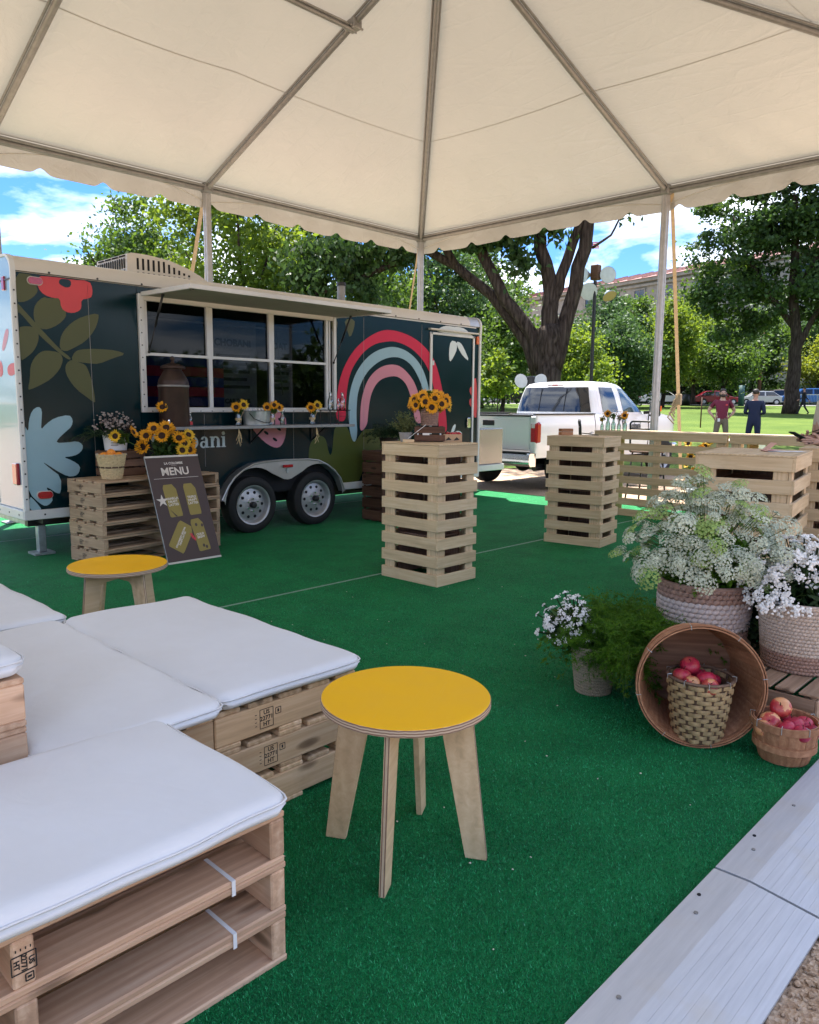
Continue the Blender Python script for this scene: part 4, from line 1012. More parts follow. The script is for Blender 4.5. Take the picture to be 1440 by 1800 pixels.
# chassis
for y in (7.25, 8.75): tb(B().box((5.5, y, .33), (6.0, .07, .11)), 'frame_rail', 'black_metal')
for x in (2.6, 4.0, 6.5, 7.8): tb(B().box((x, 8.0, .35), (.06, 1.9, .07)), 'cross_member', 'black_metal')
tb(B().box((2.62, 7.25, .16), (.07, .07, .26), ch=.006).box((2.62, 7.25, .02), (.18, .18, .02)), 'stabiliser_leg', 'zinc')
tb(B().box((2.55, 8.0, .30), (.05, 1.3, .05)), 'rear_bar', 'zinc')
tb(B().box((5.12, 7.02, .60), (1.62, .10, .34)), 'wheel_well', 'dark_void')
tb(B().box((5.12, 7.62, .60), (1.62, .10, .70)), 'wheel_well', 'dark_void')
tb(B().cyl((4.70, 7.0, .31), (4.70, 9.0, .31), .04, 10).cyl((5.56, 7.0, .31), (5.56, 9.0, .31), .04, 10), 'axle', 'black_metal')
# fender: lip along the top edge and a double-arched skirt
outer = [(4.285, .40), (4.36, .53), (4.44, .625), (4.55, .70), (4.68, .755), (4.85, .775), (5.12, .782), (5.42, .775), (5.57, .755), (5.70, .70), (5.81, .625), (5.90, .53), (5.965, .38)]
arcL = [(4.70+.375*math.cos(a), .325+.395*math.sin(a)) for a in np.linspace(math.pi*.98, math.pi*.30, 12)]
arcR = [(5.56+.375*math.cos(a), .325+.395*math.sin(a)) for a in np.linspace(math.pi*.70, math.pi*.02, 12)]
dip = [(5.03, .595), (5.08, .572), (5.13, .565), (5.18, .572), (5.23, .595)]
poly = outer+[(5.935, .36)]+arcR[::-1]+dip[::-1]+arcL[::-1]+[(4.32, .38)]
ff = lambda u, v, h: (u, 6.84-h, v)
fd = tb(B().prism(poly, -.008, .0, ff), 'fender', 'fender_metal')
lip = [Vector((u, 6.845, v)) for u, v in outer]
b = B()
for i in range(len(outer)-1):
    (u0, v0), (u1, v1) = outer[i], outer[i+1]
    b.add([(u0, 6.835, v0+.002), (u1, 6.835, v1+.002), (u1, 6.952, v1+.002), (u0, 6.952, v0+.002), (u0, 6.835, v0-.012), (u1, 6.835, v1-.012), (u1, 6.952, v1-.012), (u0, 6.952, v0-.012)],
          [(0, 1, 2, 3), (7, 6, 5, 4), (0, 4, 5, 1), (3, 2, 6, 7)])
b.tube([(u, 6.838, v) for u, v in outer], .011, 6)
tb(b, 'fender_lip', 'fender_metal')
tb(B().box((5.125, 6.825, .715), (.13, .03, .032), ch=.01), 'fender_lamp', 'red_lens'); tb(B().box((5.125, 6.832, .665), (.03, .012, .05), ch=.004), 'lamp_bracket', 'zinc')
# wheels
def wheel(root, off, cx, y, R=0.312, Rr=0.205, wd=0.20, holes=10, steer=-1, rim='aluminium', name='wheel', cz=None):
    """y is the outer face; steer -1 faces -Y"""
    cz = R if cz is None else cz
    w = bpy.data.objects.new(name, None); COL.objects.link(w); w.parent = root; w.location = (cx+off[0], y+off[1], cz+off[2])
    Rm = Matrix.Rotation(math.pi/2 if steer < 0 else -math.pi/2, 3, 'X')   # local z -> outward
    q = [(Rr-.004, -wd*.95), (R*.86, -wd), (R*.97, -wd*.88), (R, -wd*.72), (R, -wd*.24), (R*.97, -wd*.10), (R*.88, -.006), (R*.80, 0.0), (Rr+.012, -.010), (Rr, -.022), (Rr-.004, -wd*.95)]
    B().lathe(q, 48, R=Rm).build('tyre', 'black_rubber', w, smooth=True, auto=40)
    B().lathe([(Rr+.008, -.014), (Rr+.010, -.004), (Rr-.002, -.006), (Rr-.016, -.022), (Rr-.022, -.045), (Rr-.03, -.058), (Rr*.62, -.050), (Rr*.40, -.036), (Rr*.30, -.034), (.002, -.034)], 48, R=Rm).build('rim', rim, w, smooth=True, auto=50)
    b = B()
    for k in range(holes):
        a = 2*math.pi*k/holes; p = Rm @ Vector((math.cos(a)*Rr*.66, math.sin(a)*Rr*.66, -.052)); p2 = Rm @ Vector((math.cos(a)*Rr*.66, math.sin(a)*Rr*.66, -.0475)); b.cyl(p, p2, Rr*.085, 10)
    b.build('rim_hole', 'dark_void', w)
    b = B()
    for k in range(6):
        a = 2*math.pi*(k+.5)/6; p = Rm @ Vector((math.cos(a)*Rr*.33, math.sin(a)*Rr*.33, -.036)); p2 = Rm @ Vector((math.cos(a)*Rr*.33, math.sin(a)*Rr*.33, -.012)); b.cyl(p, p2, .011, 6)
    b.build('wheel_nuts', 'chrome', w, smooth=False)
    B().lathe([(Rr*.17, -.036), (Rr*.17, .004), (Rr*.15, .014), (Rr*.06, .018), (.001, .018)], 20, R=Rm).build('hub_cap', 'black_metal', w, smooth=True, auto=40)
    return w
for cx in (4.70, 5.56): wheel(TR, TO, cx, 6.872); wheel(TR, TO, cx, 9.128, steer=1)
# serving window
wf = B()
X0, X1, Z0, Z1 = 3.50, 5.925, 1.305, 2.41
for (cx, cz, dx, dz) in ((X0+.027, (Z0+Z1)/2, .055, Z1-Z0), (X1-.020, (Z0+Z1)/2, .040, Z1-Z0), ((X0+X1)/2, Z0+.024, X1-X0-.1, .048), ((X0+X1)/2, Z1-.03, X1-X0-.1, .06)):
    wf.box((cx, TY0-.004, cz), (dx, .044, dz), ch=.004)
WN = tb(wf, 'window_frame', 'trim_white')
for xx in (4.262, 5.020):
    for c, d in (((xx-.019, TY0+.012, 2.095), (.034, .035, .51)), ((xx+.019, TY0+.018, 2.095), (.034, .035, .51)), ((xx, TY0+.014, 1.60), (.042, .035, .50))): B().box(c, d).build('mullion', 'trim_white', WN)
for c, d in (((5.80, TY0+.014, 1.855), (.034, .035, 1.01)), ((3.575, TY0+.014, 2.095), (.03, .035, .51)), ((5.845, TY0+.020, 1.855), (.022, .03, 1.01))): B().box(c, d).build('mullion', 'trim_white', WN)
for x0, x1 in ((3.565, 4.243), (4.281, 5.001), (5.039, 5.785)):
    B().box(((x0+x1)/2, TY0+.010, 1.858), (x1-x0, .034, .026)).build('meeting_rail', 'trim_white', WN)
    for z0, z1 in ((1.355, 1.845), (1.871, 2.352)):
        B().box(((x0+x1)/2, TY0+.026, (z0+z1)/2), (x1-x0, .004, z1-z0)).build('pane', 'window_glass', WN)
b = B()
for k in range(9): b.cyl((X0+.02, TY0-.026, 1.36+.115*k), (X0+.02, TY0-.029, 1.36+.115*k), .007, 6)
for k in range(18): b.cyl((X0+.1+.13*k, TY0-.026, Z0+.012), (X0+.1+.13*k, TY0-.029, Z0+.012), .006, 6)
b.build('screws', 'black_metal', WN)['kind'] = 'stuff'
# behind the glass: striped cloth, two posters, rails
cols = ['flag_blue', 'flag_white', 'flag_red', 'flag_white', 'flag_red', 'flag_white']
for k in range(5):
    b = B(); z1 = 1.88-.105*k
    n = 16
    for i in range(n+1):
        x = 3.62+1.08*i/n; y = 7.42+.02*math.sin(i*1.1); b.v += [(x, y, z1), (x, y+.004, z1-.104-.01*math.sin(i*.4))]
    for i in range(n): b.f.append((2*i, 2*i+1, 2*i+3, 2*i+2)); b.mi.append(0)
    tb(b, 'cloth_stripe', ['flag_blue', 'flag_red', 'flag_blue', 'flag_red', 'flag_blue'][k])
for (cx, w, body, sz) in ((4.86, .62, 'CHOBANI', .105), (5.50, .36, 'OAT', .10)):
    p = tb(B().box((cx, 7.46, 1.80), (w, .012, .98), ch=.001), 'poster', 'pot_grey')
    link('lettering', text_mesh(body, sz, .004, .0008, 'CENTER', 'ink_black'), p, (cx, 7.4525, 2.06), (math.pi/2, 0, 0))
    if w > .5: link('lettering', text_mesh('IN CARTONS', .072, .003, .0008, 'CENTER', 'ink_black'), p, (cx, 7.4525, 1.42), (math.pi/2, 0, 0))
    b = B()
    for k in range(5): b.box((cx, 7.4532, 1.92-.085*k), (w*(.7-.12*(k % 2)), .001, .035))
    b.build('print_block', 'interior_dark', p)
tb(B().box((4.7, 7.35, 2.24), (2.3, .02, .02)).tube([(5.25, 7.35, 2.24), (5.42, 7.4, 1.9)], .008, 6).tube([(5.38, 7.35, 2.24), (5.5, 7.4, 1.5)], .008, 6), 'inside_rail', 'aluminium_dull')
# awning flap with gas struts
AH, AT = Vector((0, TY0-.03, 2.400)), Vector((0, 6.04, 2.386))
dv_ = (AT-AH); ln = dv_.length; aR = Matrix.Rotation(math.atan2(dv_.z, -dv_.y)*-1, 3, 'X')
def aw(x, s, t): p = AH.lerp(AT, s); return (x, p.y, p.z+t)
aw_root = tb(B().box(((3.53+5.93)/2, (AH.y+AT.y)/2, (AH.z+AT.z)/2+.002), (2.36, ln-.03, .020), R=aR), 'awning', 'concrete')
b = B()
for x in (3.535, 5.925): b.box((x, (AH.y+AT.y)/2, (AH.z+AT.z)/2+.004), (.028, ln, .040), R=aR, ch=.003)
b.box(((3.53+5.93)/2, AT.y, AT.z+.006), (2.42, .024, .040), R=aR, ch=.003)
b.build('awning_frame', 'trim_white', aw_root)
b = B()
for x in (3.57, 5.50, 5.86):
    for s in (.92, .97): b.cyl((x, AH.lerp(AT, s).y, AH.lerp(AT, s).z-.016), (x, AH.lerp(AT, s).y, AH.lerp(AT, s).z-.020), .008, 6)
b.build('bolts', 'black_metal', aw_root)
for x in (3.585, 5.875):
    a, c = Vector((x, TY0-.03, 1.875)), Vector(aw(x, .34, -.02)); mid = a.lerp(c, .45)
    B().tube([a, mid], .006, 6).tube([mid, c], .011, 8).sphere(c, .016, 8, 6).sphere(a, .014, 8, 6).build('gas_strut', 'black_metal', aw_root, smooth=True)
# shelf below the window
sh = tb(B().box((4.72, 6.765, 1.160), (2.36, .345, .020), ch=.003), 'shelf', 'aluminium')
B().box((4.72, 6.589, 1.158), (2.37, .008, .030), ch=.002).build('shelf_edge', 'aluminium_dull', sh)
for x in (3.85, 4.72, 5.55):
    B().tube([(x, 6.93, .99), (x, 6.68, 1.148)], .009, 6).tube([(x, 6.935, .97), (x, 6.935, 1.148)], .009, 6).build('shelf_bracket', 'black_metal', sh)
for (x, z) in ((4.35, 1.08), (5.35, 1.10)):
    b = B()
    for k in range(7): b.tube([(x, 6.60, 1.145), (x+rng.uniform(-.02, .02), 6.585, 1.10-.01*k), (x+rng.uniform(-.04, .04), 6.59, 1.04-.012*k)], .0025, 4)
    b.build('raffia_tail', 'wicker_pale', sh)
# side door, lamps, roof gear
b = B()
for (cx, cz, dx, dz) in ((7.575, 1.42, .045, 1.86), (8.455, 1.42, .035, 1.86), (8.015, 2.335, .90, .030), (8.015, .50, .90, .03)): b.box((cx, TY0-.009, cz), (dx, .018, dz), ch=.003)
DR = tb(b, 'door_frame', 'trim_white')
B().box((8.02, TY0-.030, 2.385), (1.0, .055, .022), ch=.006).build('rain_guard', 'roof_cream', DR)
b = B(); [b.box((7.62, TY0-.010, z), (.03, .012, .06), ch=.003) for z in (.75, 1.35, 1.95)]; b.build('hinge', 'trim_white', DR)
B().box((8.36, TY0-.018, 1.15), (.07, .03, .14), ch=.006).build('door_latch', 'chrome', DR)
def lamp(cx, cz, w, h, mat='red_lens'):
    b = B(); n = 20; r = h/2
    P = [(cx+(w/2-r)*(1 if math.cos(a) > 0 else -1)+r*math.cos(a), cz+r*math.sin(a)) for a in np.linspace(.001, 2*math.pi, n, endpoint=False)]
    Q = [(cx+(u-cx)*1.12, cz+(v-cz)*1.2) for u, v in P]
    o = tb(B().prism(Q, .001, .008, side), 'marker_lamp', 'roof_cream'); B().prism(P, .008, .022, side).build('lens', mat, o)
lamp(2.585, 2.415, .115, .058); lamp(2.565, .585, .125, .062)
tb(B().box((8.535, TY0-.012, 2.30), (.05, .03, .11), ch=.01), 'marker_lamp', 'amber_lens')
tb(B().box((2.394, 7.125, 2.39), (.02, .055, .115), ch=.008), 'rear_lamp', 'red_lens')
tb(B().box((2.388, 7.09, .77), (.035, .105, .19), ch=.012), 'rear_lamp', 'red_lens')
# air conditioner: louvred box with a sloping curved cover
acp = [(3.74, 2.655), (4.78, 2.655), (4.70, 2.70), (4.58, 2.765), (4.42, 2.83), (4.22, 2.88), (3.98, 2.905), (3.80, 2.905), (3.75, 2.89)]
AC = tb(B().prism(acp, 0, .70, lambda u, v, h: (u, 7.62+h, v)), 'roof_air_conditioner', 'roof_cream')
b = B()
for k in range(11):
    x = 3.86+.058*k; top = 2.86 if x < 4.15 else 2.86-(x-4.15)*.38
    zm = 2.735
    b.box((x, 7.6185, (zm+.012+top)/2), (.022, .004, max(.02, top-zm-.012))); b.box((x, 7.6185, (2.685+zm-.012)/2), (.022, .004, zm-.012-2.685))
for k in range(13):
    y = 7.67+.050*k; b.box((3.739, y, 2.80), (.004, .020, .10)); b.box((3.739, y, 2.71), (.004, .020, .05))
for k in range(4): b.box((3.742, 7.72+.16*k, 2.873), (.006, .13, .014))
b.build('louvre_slots', 'dark_void', AC)['kind'] = 'stuff'
tb(B().cyl((6.585, 7.60, 2.64), (6.585, 7.60, 2.885), .052, 16), 'vent_pipe', 'aluminium_dull'); tb(B().cyl((6.585, 7.60, 2.885), (6.585, 7.60, 2.93), .060, 16), 'vent_cap', 'black_metal')
# tongue box with chequered plate and drawbar
tb(B().box((8.98, 7.95, .79), (.70, 1.80, .53), ch=.01), 'tongue_box', 'diamond_plate'); tb(B().box((8.98, 7.95, .475), (.74, 1.84, .09), ch=.006), 'box_rail', 'trim_white')
tb(B().tube([(8.6, 7.3, .40), (9.75, 7.93, .42)], .045, 8).tube([(8.6, 8.7, .40), (9.75, 7.97, .42)], .045, 8).box((9.85, 7.95, .45), (.35, .09, .09), ch=.01), 'drawbar', 'black_metal')
# ------------------------------------------------------------------ printed graphics on the trailer (flat vinyl, built as thin sheets)
leaf_a = [(2.423, 2.464), (2.583, 2.467), (2.594, 2.38), (2.61, 2.331), (2.563, 2.275), (2.503, 2.237), (2.461, 2.227), (2.435, 2.228)]
leaf_b = [(2.648, 2.292), (2.699, 2.28), (2.804, 2.304), (2.845, 2.163), (2.802, 2.098), (2.72, 2.039), (2.641, 2.012), (2.591, 2.034), (2.564, 2.079), (2.56, 2.155), (2.581, 2.226)]
stem = [(2.432, 2.22), (2.459, 2.193), (2.632, 1.998), (2.771, 1.849), (2.856, 1.787), (2.846, 1.764), (2.777, 1.805), (2.596, 1.965), (2.541, 2.034), (2.448, 2.145), (2.43, 2.134)]
leaf_c = [(2.428, 2.017), (2.482, 2.032), (2.541, 2.032), (2.581, 2.003), (2.594, 1.961), (2.583, 1.9), (2.545, 1.828), (2.484, 1.773), (2.428, 1.736)]
leaf_d = [(2.762, 1.858), (2.772, 1.947), (2.807, 2.019), (2.882, 2.096), (2.976, 2.153), (3.126, 2.199), (3.121, 2.133), (3.081, 2.039), (2.992, 1.934), (2.87, 1.864), (2.814, 1.838)]
leaf_e = [(2.752, 1.831), (2.781, 1.797), (2.785, 1.753), (2.753, 1.68), (2.678, 1.598), (2.588, 1.543), (2.493, 1.499), (2.478, 1.505), (2.5, 1.593), (2.508, 1.697), (2.542, 1.768), (2.596, 1.822), (2.648, 1.84)]
leaf_f = [(2.856, 1.774), (2.896, 1.843), (2.942, 1.863), (3.035, 1.875), (3.148, 1.877), (3.274, 1.873), (3.37, 1.845), (3.241, 1.801), (3.104, 1.742), (3.019, 1.745), (2.9, 1.753)]
leaf_g = [(2.865, 1.774), (2.918, 1.75), (2.981, 1.734), (3.007, 1.681), (3.038, 1.572), (3.058, 1.401), (3.044, 1.396), (2.994, 1.433), (2.887, 1.513), (2.82, 1.611), (2.8, 1.682), (2.813, 1.736)]
red_flower = [(2.595, 2.46), (2.778, 2.468), (2.893, 2.462), (3.056, 2.47), (3.081, 2.408), (3.073, 2.336), (3.039, 2.316), (2.974, 2.299), (2.972, 2.228), (2.951, 2.199), (2.895, 2.175), (2.833, 2.18), (2.795, 2.211), (2.788, 2.293), (2.734, 2.288), (2.658, 2.306), (2.61, 2.356)]
flower_eye = [(2.795, 2.456), (2.848, 2.463), (2.892, 2.453), (2.89, 2.405), (2.853, 2.387), (2.81, 2.4), (2.784, 2.419)]
blue_daisy = [(2.431, 1.201), (2.458, 1.136), (2.469, 1.239), (2.499, 1.322), (2.554, 1.36), (2.584, 1.329), (2.575, 1.238), (2.564, 1.153), (2.611, 1.206), (2.689, 1.26), (2.813, 1.286), (2.846, 1.243), (2.831, 1.18), (2.774, 1.134), (2.709, 1.077), (2.686, 1.038), (2.784, 1.039), (2.871, 1.05), (2.922, 1.019), (2.919, 0.971), (2.873, 0.929), (2.809, 0.913), (2.742, 0.911), (2.823, 0.875), (2.89, 0.824), (2.876, 0.764), (2.839, 0.734), (2.772, 0.735), (2.678, 0.792), (2.62, 0.838), (2.558, 0.88), (2.619, 0.818), (2.714, 0.738), (2.705, 0.588), (2.667, 0.591), (2.609, 0.639), (2.579, 0.653), (2.606, 0.599), (2.634, 0.542), (2.609, 0.504), (2.566, 0.483), (2.519, 0.512), (2.435, 0.609), (2.422, 0.745)]
blue_petal = [(2.434, 0.59), (2.483, 0.535), (2.541, 0.444), (2.43, 0.446)]
band_red = [(5.926, 1.199), (5.936, 1.422), (5.975, 1.644), (6.059, 1.84), (6.2, 2.026), (6.373, 2.162), (6.57, 2.267), (6.731, 2.315), (6.897, 2.32), (7.11, 2.291), (7.331, 2.224), (7.537, 2.099), (7.667, 1.967), (7.766, 1.752), (7.857, 1.469), (7.912, 1.196), (7.928, 1.018), (7.769, 1.021), (7.728, 1.277), (7.676, 1.53), (7.589, 1.778), (7.47, 1.943), (7.288, 2.078), (7.111, 2.15), (6.898, 2.189), (6.732, 2.171), (6.55, 2.131), (6.373, 2.029), (6.238, 1.889), (6.152, 1.76), (6.104, 1.591), (6.084, 1.381), (6.084, 1.191)]
band_blue = [(6.125, 1.169), (6.122, 1.353), (6.151, 1.564), (6.237, 1.763), (6.392, 1.938), (6.57, 2.047), (6.773, 2.108), (6.94, 2.118), (7.134, 2.077), (7.311, 1.981), (7.449, 1.835), (7.545, 1.621), (7.619, 1.388), (7.695, 1.134), (7.541, 1.136), (7.492, 1.34), (7.442, 1.588), (7.337, 1.77), (7.201, 1.916), (7.027, 1.99), (6.836, 1.991), (6.651, 1.936), (6.471, 1.828), (6.353, 1.696), (6.275, 1.538), (6.256, 1.353), (6.255, 1.196), (6.27, 1.067), (6.251, 0.966), (6.216, 0.939), (6.174, 0.983)]
band_pink = [(6.313, 1.051), (6.314, 1.239), (6.333, 1.453), (6.412, 1.655), (6.531, 1.787), (6.692, 1.873), (6.858, 1.901), (7.006, 1.885), (7.159, 1.794), (7.293, 1.662), (7.387, 1.433), (7.437, 1.153), (7.289, 1.155), (7.241, 1.386), (7.161, 1.598), (7.072, 1.701), (6.943, 1.757), (6.796, 1.745), (6.652, 1.704), (6.551, 1.615), (6.481, 1.484), (6.447, 1.281), (6.432, 1.136)]
tri_a = [(5.853, 2.37), (5.97, 2.373), (5.942, 2.243), (5.92, 2.14), (5.879, 2.238)]
tri_b = [(6.062, 2.388), (6.235, 2.402), (6.22, 2.291), (6.154, 2.169), (6.107, 2.269)]
white_flower_top = [(7.706, 2.386), (7.788, 2.431), (7.908, 2.456), (8.03, 2.45), (8.154, 2.459), (8.28, 2.437), (8.385, 2.38), (8.464, 2.345), (8.182, 2.334), (7.695, 2.363)]
white_petal_a = [(7.973, 2.265), (8.097, 2.257), (8.111, 2.162), (8.04, 2.047), (7.956, 1.964), (7.94, 2.121)]
white_petal_b = [(8.084, 2.256), (8.172, 2.254), (8.249, 2.186), (8.383, 1.999), (8.24, 2.065), (8.136, 2.164)]
red_side = [(8.481, 1.773), (8.548, 1.775), (8.573, 1.224), (8.499, 1.224), (8.468, 1.358), (8.401, 1.391), (8.386, 1.474), (8.463, 1.508), (8.396, 1.573), (8.394, 1.639), (8.458, 1.665)]
white_low = [(7.964, 1.058), (8.013, 1.114), (8.075, 1.137), (8.1, 1.113), (8.076, 1.064), (8.014, 1.032), (8.191, 1.054), (8.225, 1.012), (8.193, 0.979), (8.091, 0.998), (7.99, 1.033)]
strawberry = [(4.731, 1.178), (4.801, 1.266), (4.941, 1.317), (5.099, 1.317), (5.195, 1.251), (5.204, 1.159), (5.191, 1.041), (5.148, 0.949), (5.091, 0.912), (5.011, 0.921), (4.902, 0.983), (4.782, 1.088)]
seed = [(5.018, 1.025), (5.045, 1.018), (5.073, 0.991), (5.052, 0.985), (5.026, 1.003)]
green_hill = [(5.511, 0.761), (5.521, 0.897), (5.561, 0.977), (5.631, 1.03), (5.702, 1.035), (5.764, 0.999), (5.79, 0.929), (5.808, 0.845), (5.84, 0.79), (5.871, 0.842), (5.885, 0.982), (5.91, 1.149), (6.087, 1.154), (6.144, 1.061), (6.201, 0.945), (6.239, 0.944), (6.298, 1.014), (6.356, 1.071), (6.376, 1.085), (6.376, 0.434), (5.97, 0.44), (5.897, 0.573), (5.752, 0.694), (5.54, 0.752)]
pinkstroke = [(7.277, 1.852), (7.221, 1.945), (7.145, 2.019), (7.086, 2.006), (7.11, 1.939), (7.202, 1.848), (7.256, 1.829)]
redblob = [(7.183, 1.682), (7.114, 1.719), (6.978, 1.726), (6.983, 1.633), (7.096, 1.614), (7.167, 1.629)]
redblob2 = [(7.345, 1.766), (7.289, 1.72), (7.284, 1.64), (7.335, 1.614), (7.375, 1.611)]
def smooth(P, k=2):
    for _ in range(k):
        Q = []
        for i in range(len(P)):
            a, b = P[i], P[(i+1) % len(P)]; Q += [(a[0]*.75+b[0]*.25, a[1]*.75+b[1]*.25), (a[0]*.25+b[0]*.75, a[1]*.25+b[1]*.75)]
        P = Q
    return P
def decal(name, P, mat, h=.0014, fn=side, sm=1): return tb(B().prism(smooth(P, sm) if sm else P, .0004, h, fn), name, mat)
for P, h in ((leaf_a, .0012), (leaf_b, .0014), (leaf_c, .0012), (leaf_d, .0014), (leaf_e, .0014), (leaf_f, .0016), (leaf_g, .0012)): decal('leaf_print', P, 'olive_print', h)
decal('stem_print', stem, 'olive_print', .0010); decal('flower_print', red_flower, 'coral_print', .0022); decal('flower_eye_print', flower_eye, 'navy_wrap', .0030)
decal('daisy_print', blue_daisy, 'paleblue_print'); decal('petal_print', blue_petal, 'paleblue_print')
decal('rainbow_band', band_red, 'crimson_print', .0014, sm=2); decal('rainbow_band', band_blue, 'paleblue_print', .0020, sm=2); decal('rainbow_band', band_pink, 'pink_print', .0020, sm=2)
for P in (tri_a, tri_b): decal('leaf_print', P, 'olive_print')
decal('white_flower_print', white_flower_top, 'white_print'); decal('white_flower_print', white_petal_a, 'white_print', .0016); decal('white_flower_print', white_petal_b, 'white_print', .0018)
decal('red_flower_print', red_side, 'coral_print', .0024)
for cx, cz, a0 in ((8.06, 1.07, 1.0), (8.17, 1.01, -.15)):
    decal('white_petal_print', [(cx+.075*math.cos(a)*math.cos(a0)-.03*math.sin(a)*math.sin(a0), cz+.075*math.cos(a)*math.sin(a0)+.03*math.sin(a)*math.cos(a0)) for a in np.linspace(0, 6.28, 14)[:-1]], 'white_print')
decal('strawberry_print', strawberry, 'pink_print', .0014)
for cx, cz in ((5.045, 1.005), (4.93, 1.08), (5.10, 1.12), (4.98, 1.19), (5.12, 1.22), (4.88, 1.17)):
    decal('seed_print', [(cx+.030*math.cos(a)+.008*math.sin(a), cz+.014*math.sin(a)-.018*math.cos(a)) for a in np.linspace(0, 6.28, 10)[:-1]], 'navy_wrap', .0022)
decal('hill_print', green_hill, 'green_print', .0009, sm=2)
decal('hill_print', [(6.376, .462), (7.54, .462), (7.54, .80), (7.2, .95), (6.9, 1.02), (6.6, 1.10), (6.378, 1.09)], 'green_print', .0009, sm=0)
decal('rear_stroke_print', pinkstroke, 'pink_print', .0014, rear); decal('rear_flower_print', redblob, 'coral_print', .0014, rear)
decal('rear_flower_print', redblob2, 'coral_print', .0014, rear)
decal('rear_flower_print', [(7.45, 1.75), (7.62, 1.95), (7.75, 1.80), (7.70, 1.60), (7.48, 1.58)], 'coral_print', .0014, rear)
# rear door joint
tb(B().box((2.397, 7.60, 1.42), (.010, .006, 1.90)), 'rear_joint', 'black_metal')
# the big lettering: bold slab letters drawn as thin sheets
LH = [0.0]
def lt(P, mat='white_print'):
    LH[0] += .00012
    return B().prism(P, .0004, .0016+LH[0] % .0009, side)
def ring(cx, cz, rx, rz, ix, iz, a0, a1, ox=0.0):
    n = 22; A = np.linspace(a0, a1, n)
    return [(cx+rx*math.cos(a), cz+rz*math.sin(a)) for a in A]+[(cx+ox+ix*math.cos(a), cz+iz*math.sin(a)) for a in A[::-1]]
def word(x, z, s):
    def bar(u0, v0, u1, v1): return [(x+u0*s, z+v0*s), (x+u1*s, z+v0*s), (x+u1*s, z+v1*s), (x+u0*s, z+v1*s)]
    def rg(cx, cz, rx, rz, ix, iz, a0, a1, ox=0): return [(x+u*s, z+v*s) for u, v in ring(cx, cz, rx, rz, ix, iz, a0, a1, ox)]
    pi = math.pi; adv = 0
    L = {'C': (1.15, [rg(.6, .72, .58, .76, .30, .60, .30*pi, 1.70*pi), bar(.82, 1.02, 1.06, 1.46)]),
         'h': (1.12, [bar(.06, 0, .34, 1.5), bar(-.04, 1.40, .2, 1.5), bar(-.02, 0, .44, .09), rg(.56, .62, .42, .40, .16, .27, 0, pi), bar(.70, 0, .98, .64), bar(.62, 0, 1.06, .09)]),
         'o': (1.10, [rg(.52, .5, .50, .53, .22, .42, 0, pi), rg(.52, .5, .50, .53, .22, .42, pi, 2*pi)]),
         'b': (1.10, [bar(.06, 0, .34, 1.5), bar(-.06, 1.39, .2, 1.5), rg(.54, .5, .46, .53, .19, .41, -pi*.78, pi*.78)]),
         'a': (1.02, [rg(.36, .29, .35, .32, .12, .20, .25*pi, 1.9*pi), bar(.56, 0, .82, .74), rg(.46, .68, .36, .35, .12, .22, 0, .92*pi), bar(.70, 0, .98, .10)]),
         'n': (1.12, [bar(.06, 0, .34, 1.0), bar(-.04, .90, .2, 1.0), bar(-.02, 0, .44, .09), rg(.56, .62, .42, .40, .16, .27, 0, pi), bar(.70, 0, .98, .64), bar(.62, 0, 1.06, .09)]),
         'i': (.50, [bar(.08, 0, .36, 1.0), bar(-.04, .90, .2, 1.0), bar(-.02, 0, .46, .09), rg(.22, 1.28, .17, .17, .001, .001, 0, 2*pi-.01)])}
    for ch in 'Chobani':
        w, shapes = L[ch]; b = B()
        for P in shapes:
            LH[0] += .00017; b.prism(P, .0004, .0016+LH[0] % .0011, lambda u, v, h: side(u+adv*s, v, h))
        tb(b, 'letter', 'white_print'); adv += w+.06
word(4.422-(1.10+1.02+1.12+.50+.18+1.15+1.12+1.10+.18)*.112, .945, .112)
# ------------------------------------------------------------------ flowers, fruit and baskets
def sunflower_meshes():
    out = []
    for v in range(3):
        r = random.Random(v+3); b = B(); R = .062
        for lay in range(2):
            n = 19
            for k in range(n):
                a = 2*math.pi*(k+.5*lay)/n+r.uniform(-.08, .08); L = R*(1.0-.12*lay)*r.uniform(.86, 1.1); w = .0125*r.uniform(.85, 1.15); lift = r.uniform(-.2, .55)+.25*lay
                c, s = math.cos(a), math.sin(a); pts = []
                for (t, ww, z) in ((.40, .55, .002), (.68, 1.0, .010+.010*lift), (.88, .7, .013+.022*lift), (1.0, .05, .012+.026*lift)):
                    for sg in (-1, 0, 1):
                        u = L*t; q = sg*w*ww*.5; pts.append((u*c-q*s, u*s+q*c, z-.003*abs(sg)+.004*lay))
                b.add(pts, [(0+3*i, 1+3*i, 4+3*i, 3+3*i) for i in range(3)]+[(1+3*i, 2+3*i, 5+3*i, 4+3*i) for i in range(3)])
        me = bpy.data.meshes.new('sunflower'); me.from_pydata(b.v, [], b.f); me.materials.append(M['sunflower_petal' if v else 'sunflower_pale'])
        e = B().lathe([(.026, .001), (.027, .009), (.022, .015), (.014, .013), (.001, .011)], 18); me2 = bpy.data.meshes.new('flower_eye'); me2.from_pydata(e.v, [], e.f); me2.materials.append(M['sunflower_eye'])
        out.append((me, me2))
    return out
SF = sunflower_meshes()
def orient(o, d, spin=0.0):
    o.rotation_euler = (Vector(d).to_track_quat('Z', 'Y') @ Euler((0, 0, spin)).to_quaternion()).to_euler()
